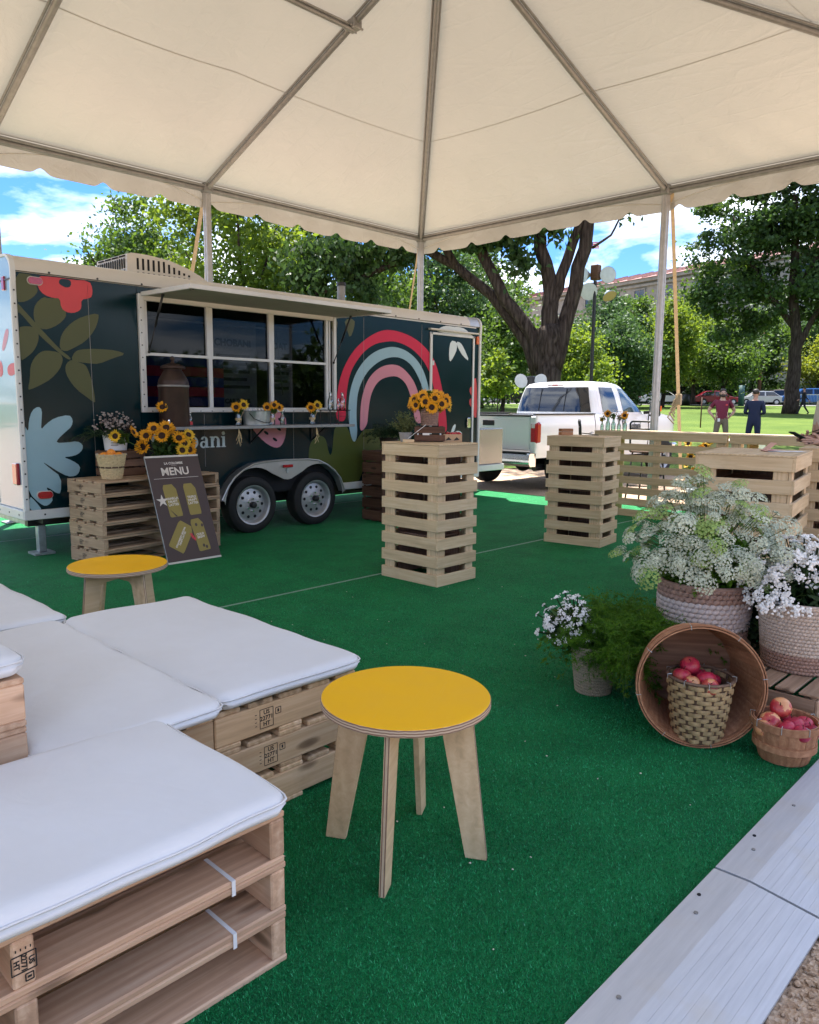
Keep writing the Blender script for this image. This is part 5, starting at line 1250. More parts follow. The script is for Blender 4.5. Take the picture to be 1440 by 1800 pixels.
def sunflower(parent, p, d, s=1.0, base=None):
    m1, m2 = rng.choice(SF); f = link('sunflower', m1, parent, p); orient(f, d, rng.uniform(0, 6)); f.scale = (s, s, s)
    link('flower_eye', m2, f)
    if base is not None:
        P = Vector(p); mid = (P+Vector(base))/2+Vector((0, 0, .01))
        B().tube([P-Vector(d).normalized()*.002, mid, base], .004, 5, cap=False).build('flower_stem', 'stem_green', parent, smooth=True)
def leaf_part(parent, c, r, n, size, mat, name='foliage', squash=(1, 1, 1), stretch=1.7, droop=0.0, hollow=.3):
    P = unit(nrg.normal(size=(n, 3)))*(hollow+(1-hollow)*nrg.random((n, 1))**.6)*np.array(r if isinstance(r, tuple) else (r, r, r))+np.array(c)
    V, F, t = leaves(P, size, .5, stretch, .5, droop); return np_mesh(name, V, F, mat, parent, t)
def fern(parent, c, spread, n, L, mat, name='fern_frond', up=.6, nd=150, needle=.012, bias=(0, 0)):
    """feathery fronds: a drooping stem with side sprays of fine needles"""
    Vs, Ts = [], []; st = B()
    for k in range(n):
        a = nrg.random()*6.283; el = up*nrg.random()+.15; d = np.array([math.cos(a)+bias[0], math.sin(a)+bias[1], el*1.4]); d /= np.linalg.norm(d); l = L*(.55+.6*nrg.random())
        p0 = np.array(c)+nrg.normal(0, spread*.22, 3)*np.array([1, 1, .3]); tone = nrg.normal(.5, .2)
        at = lambda t: p0+d*l*t+np.array([0, 0, -l*.55*t**2.2])
        st.tube([tuple(at(t)) for t in (0, .35, .7, 1.0)], [.0016, .0013, .0010, .0005], 3, cap=False)
        nb = max(8, nd//11); m = 15
        tb_ = .12+.86*nrg.random(nb); base = p0+d*l*tb_[:, None]+np.array([0, 0, -1])*(l*.55*tb_**2.2)[:, None]
        bd = unit(nrg.normal(size=(nb, 3))*np.array([1, 1, .5])+d*.9+np.array([0, 0, -.25])); bl = (.075*(l/.3)*np.sin(np.pi*np.clip(tb_*.85+.12, 0, 1))*(.6+.6*nrg.random(nb)))
        u = nrg.random((nb, m)); P = base[:, None, :]+bd[:, None, :]*(bl[:, None]*u)[:, :, None]; P[:, :, 2] -= .25*bl[:, None]*u**2
        N = unit(nrg.normal(size=(nb, m, 3))+bd[:, None, :]*.9); ln = needle*(.5+.6*nrg.random((nb, m, 1))); W_ = np.cross(N, nrg.normal(size=(nb, m, 3))); W_ = unit(W_)*needle*.11
        q = np.stack([P-W_, P+W_, P+N*ln], 2).reshape(-1, 3); Vs.append(q); Ts.append(np.full(len(q), np.clip(tone+nrg.normal(0, .08), 0, 1)))
    V = np.concatenate(Vs); o = np_mesh(name, V, np.arange(len(V)).reshape(-1, 3), mat, parent, np.concatenate(Ts)); o['kind'] = 'stuff'
    st.build('fern_stem', 'stem_green', parent); return o
# --- basketry
def coil_basket(name, label, loc, r0, r1, h, mat, rows=13, group=None, mats=None, belly=0.0, seg=58, slant=.55, lean=None):
    t = thing(name, label, 'basket', loc, 0, group); rh = h/rows; el = B().sphere((0, 0, 0), 1, 6, 4)
    parts = {}
    for k in range(rows):
        u = (k+.5)/rows; R = r0+(r1-r0)*u+belly*math.sin(math.pi*u); mm = mats(k) if mats else mat; b = parts.setdefault(mm, B())
        for i in range(seg):
            a = 2*math.pi*(i+.5*(k % 2))/seg; L = 2*math.pi*R/seg*.78; tz = slant if k % 2 == 0 else slant
            d = Vector((-math.sin(a), math.cos(a), 0))*math.cos(tz)+Vector((0, 0, 1))*math.sin(tz)*.6; n = Vector((math.cos(a), math.sin(a), 0)); u2 = n.cross(d).normalized()
            Rm = Matrix((d.normalized(), n, u2)).transposed(); c = n*R+Vector((0, 0, (k+.5)*rh))
            b.add([tuple(Rm @ Vector((v[0]*L, v[1]*rh*.50, v[2]*rh*.60))+c) for v in el.v], el.f)
    for mm, b in parts.items(): b.build('weave', mm, t, smooth=True)['kind'] = 'stuff'
    q = B().lathe([(.001, .01), (r0-rh*.3, .01), ((r0+r1)/2+belly-rh*.45, h*.5), (r1-rh*.4, h-.004), (r1-rh*.7, h-.004), (r1-rh*1.2, h*.6), (.001, h*.6)], 40); q.build('lining', 'rope_weave' if mat == 'rope_weave' else 'burlap' if mat == 'burlap' else 'seagrass_brown', t, smooth=True)
    pts = [(r1*math.cos(a), r1*math.sin(a), h) for a in np.linspace(0, 2*math.pi, 41)]; B().tube(pts, rh*.5, 6, cap=False).build('rim', mats(rows-1) if mats else mat, t, smooth=True)
    return t
def wicker_basket(name, label, loc, r0, r1, h, mat, stake='wicker_dark', rim='wicker_rim', rows=13, stakes=24, cat='basket', band=None, amp=.0045):
    t = thing(name, label, cat, loc); rh = h/(rows+.6)
    b = B()
    for k in range(stakes):
        a = 2*math.pi*k/stakes; c, s = math.cos(a), math.sin(a); b.tube([(r0*c, r0*s, .002), (r1*c, r1*s, h)], .0062, 4, flat=.6)
    b.build('stake', stake, t)
    for k in range(rows):
        u = (k+.5)/rows; R = r0+(r1-r0)*u; n = stakes*4; vs = []; fs = []; z = .004+(k+.5)*rh; hh = rh*.44
        for i in range(n):
            a = 2*math.pi*i/n; rr = R+.002+amp*math.cos(a*stakes/2+math.pi*k); wv = .0012*math.sin(a*7+k*2.3)
            for (dr, dz) in ((.0016, -hh), (.0028, 0), (.0016, hh), (-.0012, hh), (-.0012, -hh)): vs.append(((rr+dr)*math.cos(a), (rr+dr)*math.sin(a), z+dz+wv))
        for i in range(n):
            for j in range(5): p, q = i*5+j, i*5+(j+1) % 5; p2, q2 = ((i+1) % n)*5+j, ((i+1) % n)*5+(j+1) % 5; fs.append((p, p2, q2, q))
        B().add(vs, fs).build('woven_band', band if band and k == rows//2 else mat, t, smooth=False)
    pts = [((r1+.003)*math.cos(a), (r1+.003)*math.sin(a), h) for a in np.linspace(0, 2*math.pi, 49)]
    rb = B().tube(pts, .0085, 6, cap=False, flat=.7); rb.build('rim', rim, t, smooth=True)
    b = B()
    for k in range(9):
        a = 2*math.pi*k/9+.3; c, s = math.cos(a), math.sin(a); b.tube([((r1+.012)*c, (r1+.012)*s, h-.012), ((r1+.012)*c, (r1+.012)*s, h+.008), ((r1-.006)*c, (r1-.006)*s, h+.009)], .0016, 4)
    b.build('rim_staple', 'zinc', t)
    B().lathe([(.001, .006), (r0-.004, .006), (r1-.016, h-.02), (r1-.02, h-.02), (r0-.010, .012), (.001, .012)], 32).build('lining', stake, t, smooth=True)
    return t
def stave_basket(name, label, loc, r0, r1, h, n=26, hoops=(.5, .97), mat='veneer', R=None, inside='veneer_inside', bulge=0.0, cat='basket'):
    t = thing(name, label, cat, loc); th = .0035
    if R is not None: t.rotation_euler = R
    def rad_at(u): return r0+(r1-r0)*u+bulge*math.sin(math.pi*u)
    me = None
    for k in range(n):
        w = 2*math.pi/n*1.06; vs = []; fs = []; ns, nz = 3, 7
        for lay in (0, 1):
            for i in range(nz):
                u = i/(nz-1); rr = rad_at(u)-th*lay
                for j in range(ns):
                    a = w*(j/(ns-1)-.5); vs.append((rr*math.cos(a), rr*math.sin(a)*(.92 if False else 1), .004+h*u))
        N = ns*nz
        for i in range(nz-1):
            for j in range(ns-1):
                p = i*ns+j; fs += [(p, p+1, p+ns+1, p+ns), (N+p, N+p+ns, N+p+ns+1, N+p+1)]
        for i in range(nz-1):
            for j in (0, ns-1): p = i*ns+j; fs.append((p, p+ns, N+p+ns, N+p) if j == 0 else (p, N+p, N+p+ns, p+ns))
        if me is None:
            me = bpy.data.meshes.new('stave'); me.from_pydata(vs, [], fs)
            me.materials.append(M[mat])
        s = rng.uniform(.994, 1.006) if k % 2 else rng.uniform(.985, .995)
        o = link('stave', me, t, (0, 0, 0), (0, 0, 2*math.pi*k/n)); o.scale = (s, s, 1)
    for u in hoops:
        for io in (1, -1):
            if io < 0 and u < .9: continue
            z = .004+h*u; rr = rad_at(u)+(.003 if io > 0 else -.006); hh = .013
            b = B().lathe([(rr, z-hh), (rr+.005, z-hh), (rr+.005, z+hh), (rr, z+hh)], 56, closed=True); b.build('hoop', mat, t, smooth=True, auto=40)
    b = B()
    for k in range(8):
        a = 2*math.pi*k/8+.2; rr = rad_at(.97); c, s = math.cos(a), math.sin(a); b.tube([((rr+.010)*c, (rr+.010)*s, h*.93), ((rr+.010)*c, (rr+.010)*s, h*.97+.022), ((rr-.009)*c, (rr-.009)*s, h*.97+.022)], .0015, 4)
    b.build('wire_staple', 'zinc', t)
    B().lathe([(.001, .004), (r0*.995, .004), (r0*.995, .010), (.001, .010)], 32).build('base', inside, t)
    return t
def apple_mesh(mat):
    prof = []
    for k in range(15):
        a = -math.pi/2+math.pi*k/14; r = math.cos(a)*(1+.06*math.sin(a)); z = math.sin(a)*.88
        if k > 9: z -= .30*((k-9)/5)**2*.55
        if k < 3: z += .10*(3-k)/3
        prof.append((max(r, .001)*.038, z*.038))
    b = B().lathe(prof, 22); me = bpy.data.meshes.new('apple'); me.from_pydata(b.v, [], b.f); me.materials.append(M[mat]); me.polygons.foreach_set('use_smooth', [True]*len(me.polygons))
    s = B().tube([(0, 0, .022), (.002, .001, .034), (.006, .002, .042)], .0016, 5); m2 = bpy.data.meshes.new('apple_stem'); m2.from_pydata(s.v, [], s.f); m2.materials.append(M['bark']); return me, m2
AP = {k: apple_mesh(k) for k in ('apple_skin', 'cheek_apple')}
def apple(label, p, group, mat='apple_skin', s=1.0, d=None):
    me, st = AP[mat]; o = link('apple', me, None, p); o.scale = (s, s, s); orient(o, d or (rng.uniform(-.7, .7), rng.uniform(-.7, .7), 1), rng.uniform(0, 6)); link('stalk', st, o); tag(o, label, 'apple', group)
def crate(name, label, loc, rz, L, Wd, H, mat, rows=3, cat='crate', group=None, solid_ends=False):
    t = thing(name, label, cat, loc, rz, group); th = .011; sh = H/rows*.80
    for k in range(rows):
        z = H*(k+.5)/rows
        for s in (-1, 1):
            board(t, 'slat', mat, (0, s*(Wd/2-th/2), z), (L, th, sh), 'x', ch=.002); board(t, 'slat', mat, (s*(L/2-th/2-.001), 0, z), (th, Wd-2*th-.002, sh), 'y', ch=.002)
    for sx in (-1, 1):
        for sy in (-1, 1): board(t, 'corner_post', mat, (sx*(L/2-th-.014), sy*(Wd/2-th-.011), H/2), (.024, .018, H-.004), 'z', ch=.002)
    nb = max(2, int(Wd/.1))
    for k in range(nb): board(t, 'base_slat', mat, (0, -Wd/2+th+.03+(Wd-2*th-.06)*k/(nb-1), .007), (L-.03, .07, .010), 'x', ch=.002)
    return t

# --- on the pallet stack beside the trailer
ZS = 0.006+5*0.121+.121
CR = crate('wooden_crate', 'small brown slatted crate on the pallet stack behind the orange basket', (3.20, 6.80, ZS), rad(6), .36, .24, .235, 'crate_brown', 3)
wicker_basket('wicker_basket', 'pale wicker basket of oranges with a dark band, on the pallet stack', (2.975, 6.50, ZS), .080, .118, .215, 'wicker_pale', 'wicker_pale', 'wicker_pale', 13, 22, band='wicker_dark', amp=.003)
for k in range(7):
    a = k*2*math.pi/6; rr = .068 if k < 6 else 0
    o = B().sphere((0, 0, 0), (.038, .038, .036), 18, 12).build('orange', 'orange_peel', None, smooth=True, loc=(2.975+rr*math.cos(a), 6.50+rr*math.sin(a), ZS+.200+(.028 if k == 6 else .0))); tag(o, 'orange on top of the heap in the pale wicker basket' if k == 6 else 'orange lying round the rim inside the pale wicker basket', 'orange', 'oranges in the wicker basket')
    B().cyl((0, 0, .0345), (0, 0, .037), .004, 6).build('stalk', 'stem_green', o)
pl = thing('planter', 'white tin planter with a printed label on the small brown crate', 'planter', (3.15, 6.78, ZS+.235))
B().lathe([(.001, 0), (.095, 0), (.110, .15), (.104, .15), (.098, .13), (.001, .13)], 32).build('pot', 'paper_white', pl, smooth=True, auto=40)
b = B()
for k in range(4): b.box((-.055, -.0965-.002*k*.9, .05+.020*k), (.062, .002, .006), R=Matrix.Rotation(-.5, 3, 'Z'))
b.build('label_print', 'ink_black', pl)
dr = thing('dried_bouquet', 'bushy grey brown dried flowers in the white planter', 'flowers', (3.15, 6.78, ZS+.37))
b = B()
for k in range(120):
    d = Vector((rng.gauss(0, .6), rng.gauss(0, .6)-.2, rng.uniform(.2, 1.3))).normalized(); p = d*rng.uniform(.10, .235); p.y = min(p.y, .15)
    s = rng.uniform(.007, .015); b.sphere(p, (s, s, s*.7), 7, 5)
b.build('flower_heads', 'dried_flower', dr)
b = B()
for k in range(40):
    d = Vector((rng.gauss(0, .5), rng.gauss(0, .5)-.15, rng.uniform(.5, 1.3))).normalized(); b.tube([(0, 0, -.16), d*.2], .002, 4)
b.build('stems', 'copper_dark', dr)
fern(dr, (-.12, -.02, .0), .2, 26, .22, 'fern_dark', 'fern_frond', .7, 110, .016, (-.5, -.3))
bq = thing('sunflower_bouquet', 'two small sunflowers drooping from the white planter', 'flowers', (3.15, 6.66, ZS+.33))
for p, d in (((-.10, -.10, .04), (-.8, -.7, .1)), ((.055, -.11, .07), (.6, -.7, .45)), ((.10, -.12, -.06), (.8, -.6, .1))): sunflower(bq, p, d, .95, (0, 0, .0))
leaf_part(bq, (-.01, -.03, .03), .07, 60, .03, 'leaf_mid')
coil_basket('rope_basket', 'brown woven basket of big sunflowers on the pallet stack', (3.57, 6.62, ZS), .095, .118, .165, 'seagrass_brown', 10, seg=46)
bq = thing('sunflower_bouquet', 'large sunflower bunch with dark eyes in the brown woven basket', 'flowers', (3.57, 6.62, ZS+.15))
sfp = [(3.48, 6.42, 1.10), (3.42, 6.46, 1.165), (3.54, 6.44, 1.17), (3.66, 6.42, 1.075), (3.79, 6.46, 1.10), (3.68, 6.40, .965), (3.79, 6.45, .965), (3.60, 6.50, 1.15), (3.73, 6.44, 1.025), (3.36, 6.50, 1.10), (3.86, 6.56, 1.03), (3.33, 6.52, 1.0)]
for x, y, z in sfp:
    p = Vector(((x-3.60)*.92-.03, y-6.60, z-ZS-.15)); d = Vector((-.35+(x-3.62)*2.2, -.75, .25+(z-1.05)*2.5)); sunflower(bq, p, d, rng.uniform(.98, 1.2), (0, 0, -.02))
leaf_part(bq, (0, -.03, .09), (.17, .12, .13), 260, .045, 'leaf_mid')

# --- on the middle slatted table
ZT1 = 1.095+.008+.002
A47 = rad(-46)
CR = crate('wooden_crate', 'low dark brown crate on the middle slatted table', (4.565, 4.19, ZT1), A47, .245, .17, .125, 'crate_dark', 2)
B().box((-.03, -.0862, .062), (.055, .002, .016)).build('label_tag', 'paper_white', CR)
for x in (-.095, .085): B().box((x, -.0862, .062), (.012, .002, .014)).build('bracket', 'zinc', CR)
coil_basket('rope_basket', 'small brown basket of sunflowers standing on the dark crate', (4.61, 4.235, ZT1+.125), .062, .074, .135, 'seagrass_brown', 9, seg=40)
bq = thing('sunflower_bouquet', 'dense bunch of orange sunflowers above the dark crate on the middle table', 'flowers', (4.61, 4.235, ZT1+.26))
r2 = random.Random(5)
for k in range(22):
    a = k*2.399; ph = math.acos(1-1.25*(k+.5)/22); d = Vector((math.sin(ph)*math.cos(a), math.sin(ph)*math.sin(a), math.cos(ph)*.8))
    p = Vector((d.x*.15, d.y*.15, .03+d.z*.115)); sunflower(bq, p, d+Vector((-.3, -.3, 0)), r2.uniform(.72, .92), (0, 0, -.02))
leaf_part(bq, (0, 0, .05), (.115, .115, .085), 200, .04, 'leaf_mid')
hp = thing('potted_herb', 'small grey pot of bushy pale green herb on the middle table', 'plant', (4.40, 4.30, ZT1))
B().lathe([(.001, 0), (.040, 0), (.052, .062), (.055, .064), (.055, .074), (.048, .074), (.045, .060), (.001, .060)], 24).build('pot', 'pot_grey', hp, smooth=True, auto=40)
Vs, Fs, Ts, o = [], [], [], 0
for k in range(60):
    d = unit(np.array([nrg.normal(0, .55), nrg.normal(0, .55), .6+.7*nrg.random()])); l = .10+.10*nrg.random(); t = np.linspace(.15, 1, 26)
    pts = np.array([0, 0, .06])+d*l*t[:, None]+nrg.normal(0, .004, (26, 3)); V, F, ti = leaves(pts, .0065, .4, 3.4, .5); Vs.append(V); Fs.append(F+o); Ts.append(ti); o += len(V)
np_mesh('foliage', np.concatenate(Vs), np.concatenate(Fs), 'herb_green', hp, np.concatenate(Ts))
cd = thing('card_stand', 'white printed card tilted in a wooden holder on the middle table', 'card', (4.30, 4.17, ZT1), A47)
board(cd, 'holder', 'plywood', (0, 0, .012), (.09, .05, .024), 'x', ch=.002)
cR = Matrix.Rotation(rad(42), 3, 'Y')
B().box((.065, 0, .085), (.175, .075, .0025), R=Matrix.Rotation(rad(-38), 3, 'Y')).build('card', 'paper_white', cd)
b = B()
for (u, v, s) in ((.01, .006, .016), (.045, -.01, .013), (.085, .008, .017), (.11, -.006, .012)):
    b.box((.065+(u-.055)*math.cos(rad(38))-.0018*math.sin(rad(38)), v, .085+(u-.055)*math.sin(rad(38))+.0018*math.cos(rad(38))), (s*1.5, s*2.2, .0008), R=Matrix.Rotation(rad(-38), 3, 'Y'))
b.build('card_print', 'ink_black', cd)
bx = thing('kraft_box', 'open kraft paper box of red berries on the middle table', 'box', (4.665, 4.03, ZT1), A47)
b = B(); w, d_, h = .145, .085, .062
b.box((0, -d_/2, h/2), (w, .002, h)).box((0, d_/2, h/2), (w, .002, h)).box((-w/2, 0, h/2), (.002, d_, h)).box((w/2, 0, h/2), (.002, d_, h)).box((0, 0, .001), (w, d_, .002)); b.build('carton', 'kraft', bx)
b = B()
for x in (-.035, .03): b.prism([(x-.025, .012), (x, .040), (x+.025, .018)], .0005, .0012, lambda u, v, k: (u, -d_/2-.001-k, v))
b.build('print', 'ink_black', bx)
b = B()
for k in range(22): b.sphere((rng.uniform(-.06, .06), rng.uniform(-.03, .03), .052+rng.uniform(0, .016)), .014, 8, 6)
b.build('berries', 'red_lens', bx, smooth=True)
# --- on the second and third tables
bl = thing('wood_block', 'small stack of two reddish wooden blocks on the table before the pickup', 'block', (6.70, 4.27, 1.104), rad(-30))
for k in range(2): board(bl, 'block', 'veneer', (0, 0, .017+.034*k), (.13, .07, .031), 'x', ch=.002)
ps = thing('phone_stand', 'dark tablet and stand lying on the table before the pickup', 'tablet', (6.88, 4.10, 1.104), rad(-30))
B().box((0, 0, .012), (.15, .10, .008), R=Matrix.Rotation(.12, 3, 'Y'), ch=.002).build('tablet', 'black_metal', ps); B().box((.02, .02, .022), (.05, .05, .006), R=Matrix.Rotation(-.4, 3, 'Y')).build('stand', 'paper_white', ps)
cd = thing('folded_card', 'pink folded card standing on a white sheet on the right slatted table', 'card', (5.42, 1.84, 1.1065), rad(-55))
B().box((.09, -.01, .001), (.24, .11, .0016)).build('sheet', 'paper_white', cd)
B().box((-.01, 0, .028), (.085, .13, .0016), R=Matrix.Rotation(-.75, 3, 'Y')).box((-.005, 0, .008), (.09, .13, .0014), R=Matrix.Rotation(-.06, 3, 'Y')).build('folded_sheet', 'paper_pink', cd)

# --- shelf of the trailer
ZSH = 1.1715
dsp = thing('drink_dispenser', 'tall dark copper drink dispenser with a lid on the trailer shelf', 'dispenser', (3.735, 6.76, ZSH))
B().lathe([(.001, 0), (.135, 0), (.142, .02), (.142, .36), (.146, .37), (.142, .38), (.142, .42), (.135, .445), (.09, .52), (.082, .535), (.082, .55)], 36).build('barrel', 'copper_dark', dsp, smooth=True, auto=40)
B().lathe([(.001, .545), (.11, .545), (.118, .552), (.112, .572), (.05, .595), (.02, .60), (.012, .62), (.022, .64), (.018, .66), (.001, .668)], 36).build('lid', 'copper_dark', dsp, smooth=True, auto=40)
B().lathe([(.1425, .375), (.148, .38), (.148, .39), (.1425, .395)], 36).build('band', 'aluminium_dull', dsp, smooth=True); B().tube([(-.10, -.105, .06), (-.13, -.135, .06), (-.13, -.135, .035)], .010, 8).build('tap', 'chrome', dsp)
def bottle_geo(s=1.0): return [(.001, 0), (.026*s, 0), (.030*s, .006*s), (.030*s, .085*s), (.026*s, .105*s), (.013*s, .130*s), (.0125*s, .160*s), (.016*s, .163*s), (.016*s, .172*s), (.0125*s, .172*s), (.0105*s, .160*s), (.011*s, .130*s)]
def bottle(label, loc, s=1.0, mat='bottle_glass', group=None, cap=None, wrap=None):
    t = thing('bottle', label, 'bottle', loc, 0, group); B().lathe(bottle_geo(s), 24).build('glass', mat, t, smooth=True, auto=40)
    if cap: B().cyl((0, 0, .168*s), (0, 0, .178*s), .0165*s, 14).build('cap', cap, t)
    if wrap: B().lathe([(.0305*s, .02*s), (.031*s, .022*s), (.031*s, .06*s), (.0305*s, .062*s)], 24).build('label_band', wrap, t)
    return t
bottle('small clear bottle with a red label beside the copper dispenser', (3.885, 6.73, ZSH), .78, 'bottle_glass', cap='paper_white', wrap='coral_print')
bottle('pale green glass bottle beside the zinc tub on the shelf', (4.965, 6.70, ZSH), .86, 'green_glass', cap='paper_white')
for x, lab, n in ((3.63, 'single sunflower in a raffia tied glass left of the copper dispenser', 2), (4.44, 'pair of sunflowers in a raffia tied glass left of the zinc tub', 2), (4.86, 'sunflowers in a glass behind the right end of the zinc tub', 3), (5.405, 'short sunflowers in a glass left of the wire riser', 2)):
    t = thing('sunflower_vase', lab, 'vase', (x, 6.74, ZSH), 0, 'sunflower vases on the trailer shelf'); s = .95 if n < 3 else .85
    B().lathe([(.001, 0), (.030, 0), (.033, .01), (.033, .09), (.026, .11), (.027, .12)], 20).build('glass', 'bottle_glass', t, smooth=True)
    b = B()
    for k in range(3): b.lathe([(.0335, .055+.008*k), (.036, .058+.008*k), (.0335, .062+.008*k)], 16)
    b.tube([(0, -.036, .07), (.02, -.045, .12), (.04, -.05, .15)], .0025, 4).tube([(0, -.036, .07), (-.03, -.045, .04), (-.05, -.05, .03)], .0025, 4); b.build('raffia_tie', 'wicker_pale', t)
    for k in range(n):
        dx = (k-(n-1)/2)*.075; sunflower(t, (dx, -.02-.02*(k % 2), .185+.025*(k % 2)), (dx*6-.35, -1, .35), s, (0, 0, .10))
    leaf_part(t, (0, .0, .155), .05, 45, .03, 'leaf_mid')
tub = thing('zinc_tub', 'oval galvanised tub with a rope handle on the trailer shelf', 'tub', (4.665, 6.74, ZSH))
b = B(); n = 36
for (k, (r1_, r2_, z)) in enumerate([(.001, .001, .002), (.150, .085, .002), (.165, .095, .145), (.170, .10, .150), (.166, .096, .152), (.158, .088, .140), (.148, .08, .05), (.001, .001, .05)]):
    b.v += [(r1_*math.cos(2*math.pi*i/n), r2_*math.sin(2*math.pi*i/n), z) for i in range(n)]
for k in range(7):
    for i in range(n): b.f.append((k*n+i, k*n+(i+1) % n, (k+1)*n+(i+1) % n, (k+1)*n+i)); b.mi.append(0)
b.build('basin', 'zinc', tub, smooth=True, auto=40); B().tube([(-.13, -.065, .125), (-.10, -.10, .07), (0, -.12, .035), (.10, -.10, .03), (.14, -.06, .05)], .004, 6).build('handle', 'black_metal', tub, smooth=True)
b = B()
for k in range(24): b.sphere((rng.uniform(-.13, .13), rng.uniform(-.06, .06), .145+rng.uniform(0, .02)), .014, 7, 5)
b.build('ice', 'paper_white', tub, smooth=True)
rs = thing('wire_riser', 'black wire riser holding three clear milk bottles at the right end of the shelf', 'riser', (5.74, 6.75, ZSH))
for (x, y) in ((-.14, -.09), (-.02, -.09), (.14, -.09), (-.14, .09), (.14, .09)): B().tube([(x, y, 0), (x, y, .155)], .004, 6).build('leg', 'black_metal', rs)
for y in (-.09, .09): B().tube([(-.15, y, .155), (.15, y, .155)], .004, 6).build('rail', 'black_metal', rs); B().tube([(.0, y, .09), (.14, y, .09)], .003, 6).build('rail', 'black_metal', rs); B().box((0, 0, .1595), (.32, .20, .005)).build('tray', 'black_metal', rs)
bottle('tall clear milk bottle at the left on the wire riser', (5.655, 6.72, ZSH+.163), 1.12, 'bottle_glass', 'milk bottles on the wire riser')
bottle('tall clear milk bottle at the right on the wire riser', (5.83, 6.72, ZSH+.163), 1.12, 'bottle_glass', 'milk bottles on the wire riser')
bottle('shorter clear bottle in the middle on the wire riser', (5.735, 6.68, ZSH+.163), .72, 'bottle_glass', 'milk bottles on the wire riser')

# --- crates with a dark fern behind the middle table
crate('wooden_crate', 'lower dark crate behind the middle slatted table', (6.47, 6.62, .008), 0, .52, .36, .425, 'crate_dark', 3)
crate('wooden_crate', 'upper dark crate behind the middle slatted table, under the dark fern', (6.47, 6.62, .436), 0, .52, .36, .425, 'crate_dark', 3)
fp = thing('fern_plant', 'big dark fern on the two dark crates by the trailer', 'plant', (6.47, 6.60, .863))
B().lathe([(.001, 0), (.09, 0), (.12, .14), (.11, .14), (.001, .12)], 24).build('pot', 'copper_dark', fp, smooth=True)
fern(fp, (0, -.02, .16), .25, 70, .40, 'fern_dark', 'fern_frond', 1.0, 160, .02, (-.1, -.2))

# --- flower bottles and stools at the counter
cols = ['sunflower_petal', 'sunflower_pale', 'statice_white', 'apple_skin', 'sunflower_petal']
for k, y in enumerate((5.215, 5.13, 5.05, 4.97, 4.885)):
    s = (.70, .98, .92, .78, .86)[k]
    t = bottle(['green bottle with a small yellow flower, leftmost on the counter', 'green bottle with a large sunflower, second from the counter end', 'green bottle with white daisies in the middle of the five', 'green bottle with orange pink flowers, fourth on the counter', 'dark bottle with a drooping sunflower, rightmost of the five'][k], (9.05, y, 1.0845), s, 'green_glass', 'flower bottles on the counter')
    top = Vector((0, 0, .17*s))
    if k in (1, 4): sunflower(t, top+Vector((-.02, .0, .05)), (-1, -.5, .25), .85, top*.3)
    if k == 0: sunflower(t, top+Vector((-.01, 0, .02)), (-1, -.4, .4), .5, top*.3)
    b = B()
    for q in range(9 if k in (2, 3) else 4):
        p = top+Vector((rng.uniform(-.03, .03), rng.uniform(-.04, .04), rng.uniform(.01, .11))); r = rng.uniform(.009, .016); b.lathe([(.001, 0), (r, .004), (r*1.2, .008), (.001, .006)], 9, c=p); b.tube([top*.4, p], .0015, 4)
    b.build('blossoms', ['sunflower_pale', 'statice_white', 'statice_white', 'paper_pink', 'sunflower_pale'][k], t)
    leaf_part(t, top+Vector((0, 0, .03)), .04, 40, .02, 'leaf_mid')
def bar_stool(label, loc, rz, w=.36):
    t = thing('bar_stool', label, 'bar stool', loc, rz, 'black metal bar stools behind the counter'); h = .76
    b = B(); pts = [(-w/2, 0, h), (-w/2, -.02, 1.10)]+[(-w/2+.05-.05*math.cos(a), -.03, 1.14+.05*math.sin(a)) for a in np.linspace(.2, math.pi/2, 5)]
    pts += [(-p[0], p[1], p[2]) for p in pts[::-1]]
    b.tube(pts, .014, 8); b.tube([(-w/2, -.02, 1.085), (w/2, -.02, 1.085)], .011, 8); b.build('backrest', 'black_metal', t, smooth=True)
    B().box((0, .17, h), (w, .36, .025), ch=.01).build('seat', 'crate_dark', t)
    for sx in (-1, 1):
        for y0, y1 in ((.02, -.04), (.32, .38)): B().tube([(sx*(w/2-.03), y0, h-.012), (sx*(w/2+.03), y1, .004)], .013, 8).build('leg', 'black_metal', t, smooth=True)
    b = B()
    for y in (-.02, .36): b.tube([(-w/2-.01, y, .28), (w/2+.01, y, .28)], .009, 6)
    b.build('footrest', 'black_metal', t); return t
bar_stool('black metal bar stool behind the counter near the tent pole', (10.02, 5.13, .0), rad(90+180), .36)
bar_stool('black metal bar stool turned beside the counter end', (10.02, 6.12, .0), rad(215), .30)
ck = thing('serving_cart', 'pale green serving cart seen through the counter slats', 'cart', (10.45, 4.0, 0))
simple('mint', (0.42, 0.56, 0.46), 0.4, var=.03)
B().box((0, 0, .50), (.5, .62, .86), ch=.02).build('cabinet', 'mint', ck); B().box((0, 0, .95), (.56, .68, .03), ch=.01).build('worktop', 'paper_white', ck)
for sx in (-1, 1):
    for sy in (-1, 1): B().cyl((sx*.18, sy*.24-.02, .04), (sx*.18, sy*.24+.02, .04), .04, 14).build('castor', 'black_rubber', ck)
bk = thing('flower_bucket', 'bucket of sunflowers standing behind the counter slats', 'flowers', (10.05, 4.32, .0))
B().lathe([(.001, .005), (.11, .005), (.14, .30), (.135, .30), (.001, .25)], 24).build('bucket', 'zinc', bk, smooth=True)
for k in range(16):
    a = k*2.4; sunflower(bk, (.13*math.cos(a), .14*math.sin(a), .42+.035*k), (-1, .4*math.sin(a), .3), 1.05, (0, 0, .2))
leaf_part(bk, (0, 0, .5), (.14, .14, .22), 160, .05, 'leaf_mid')

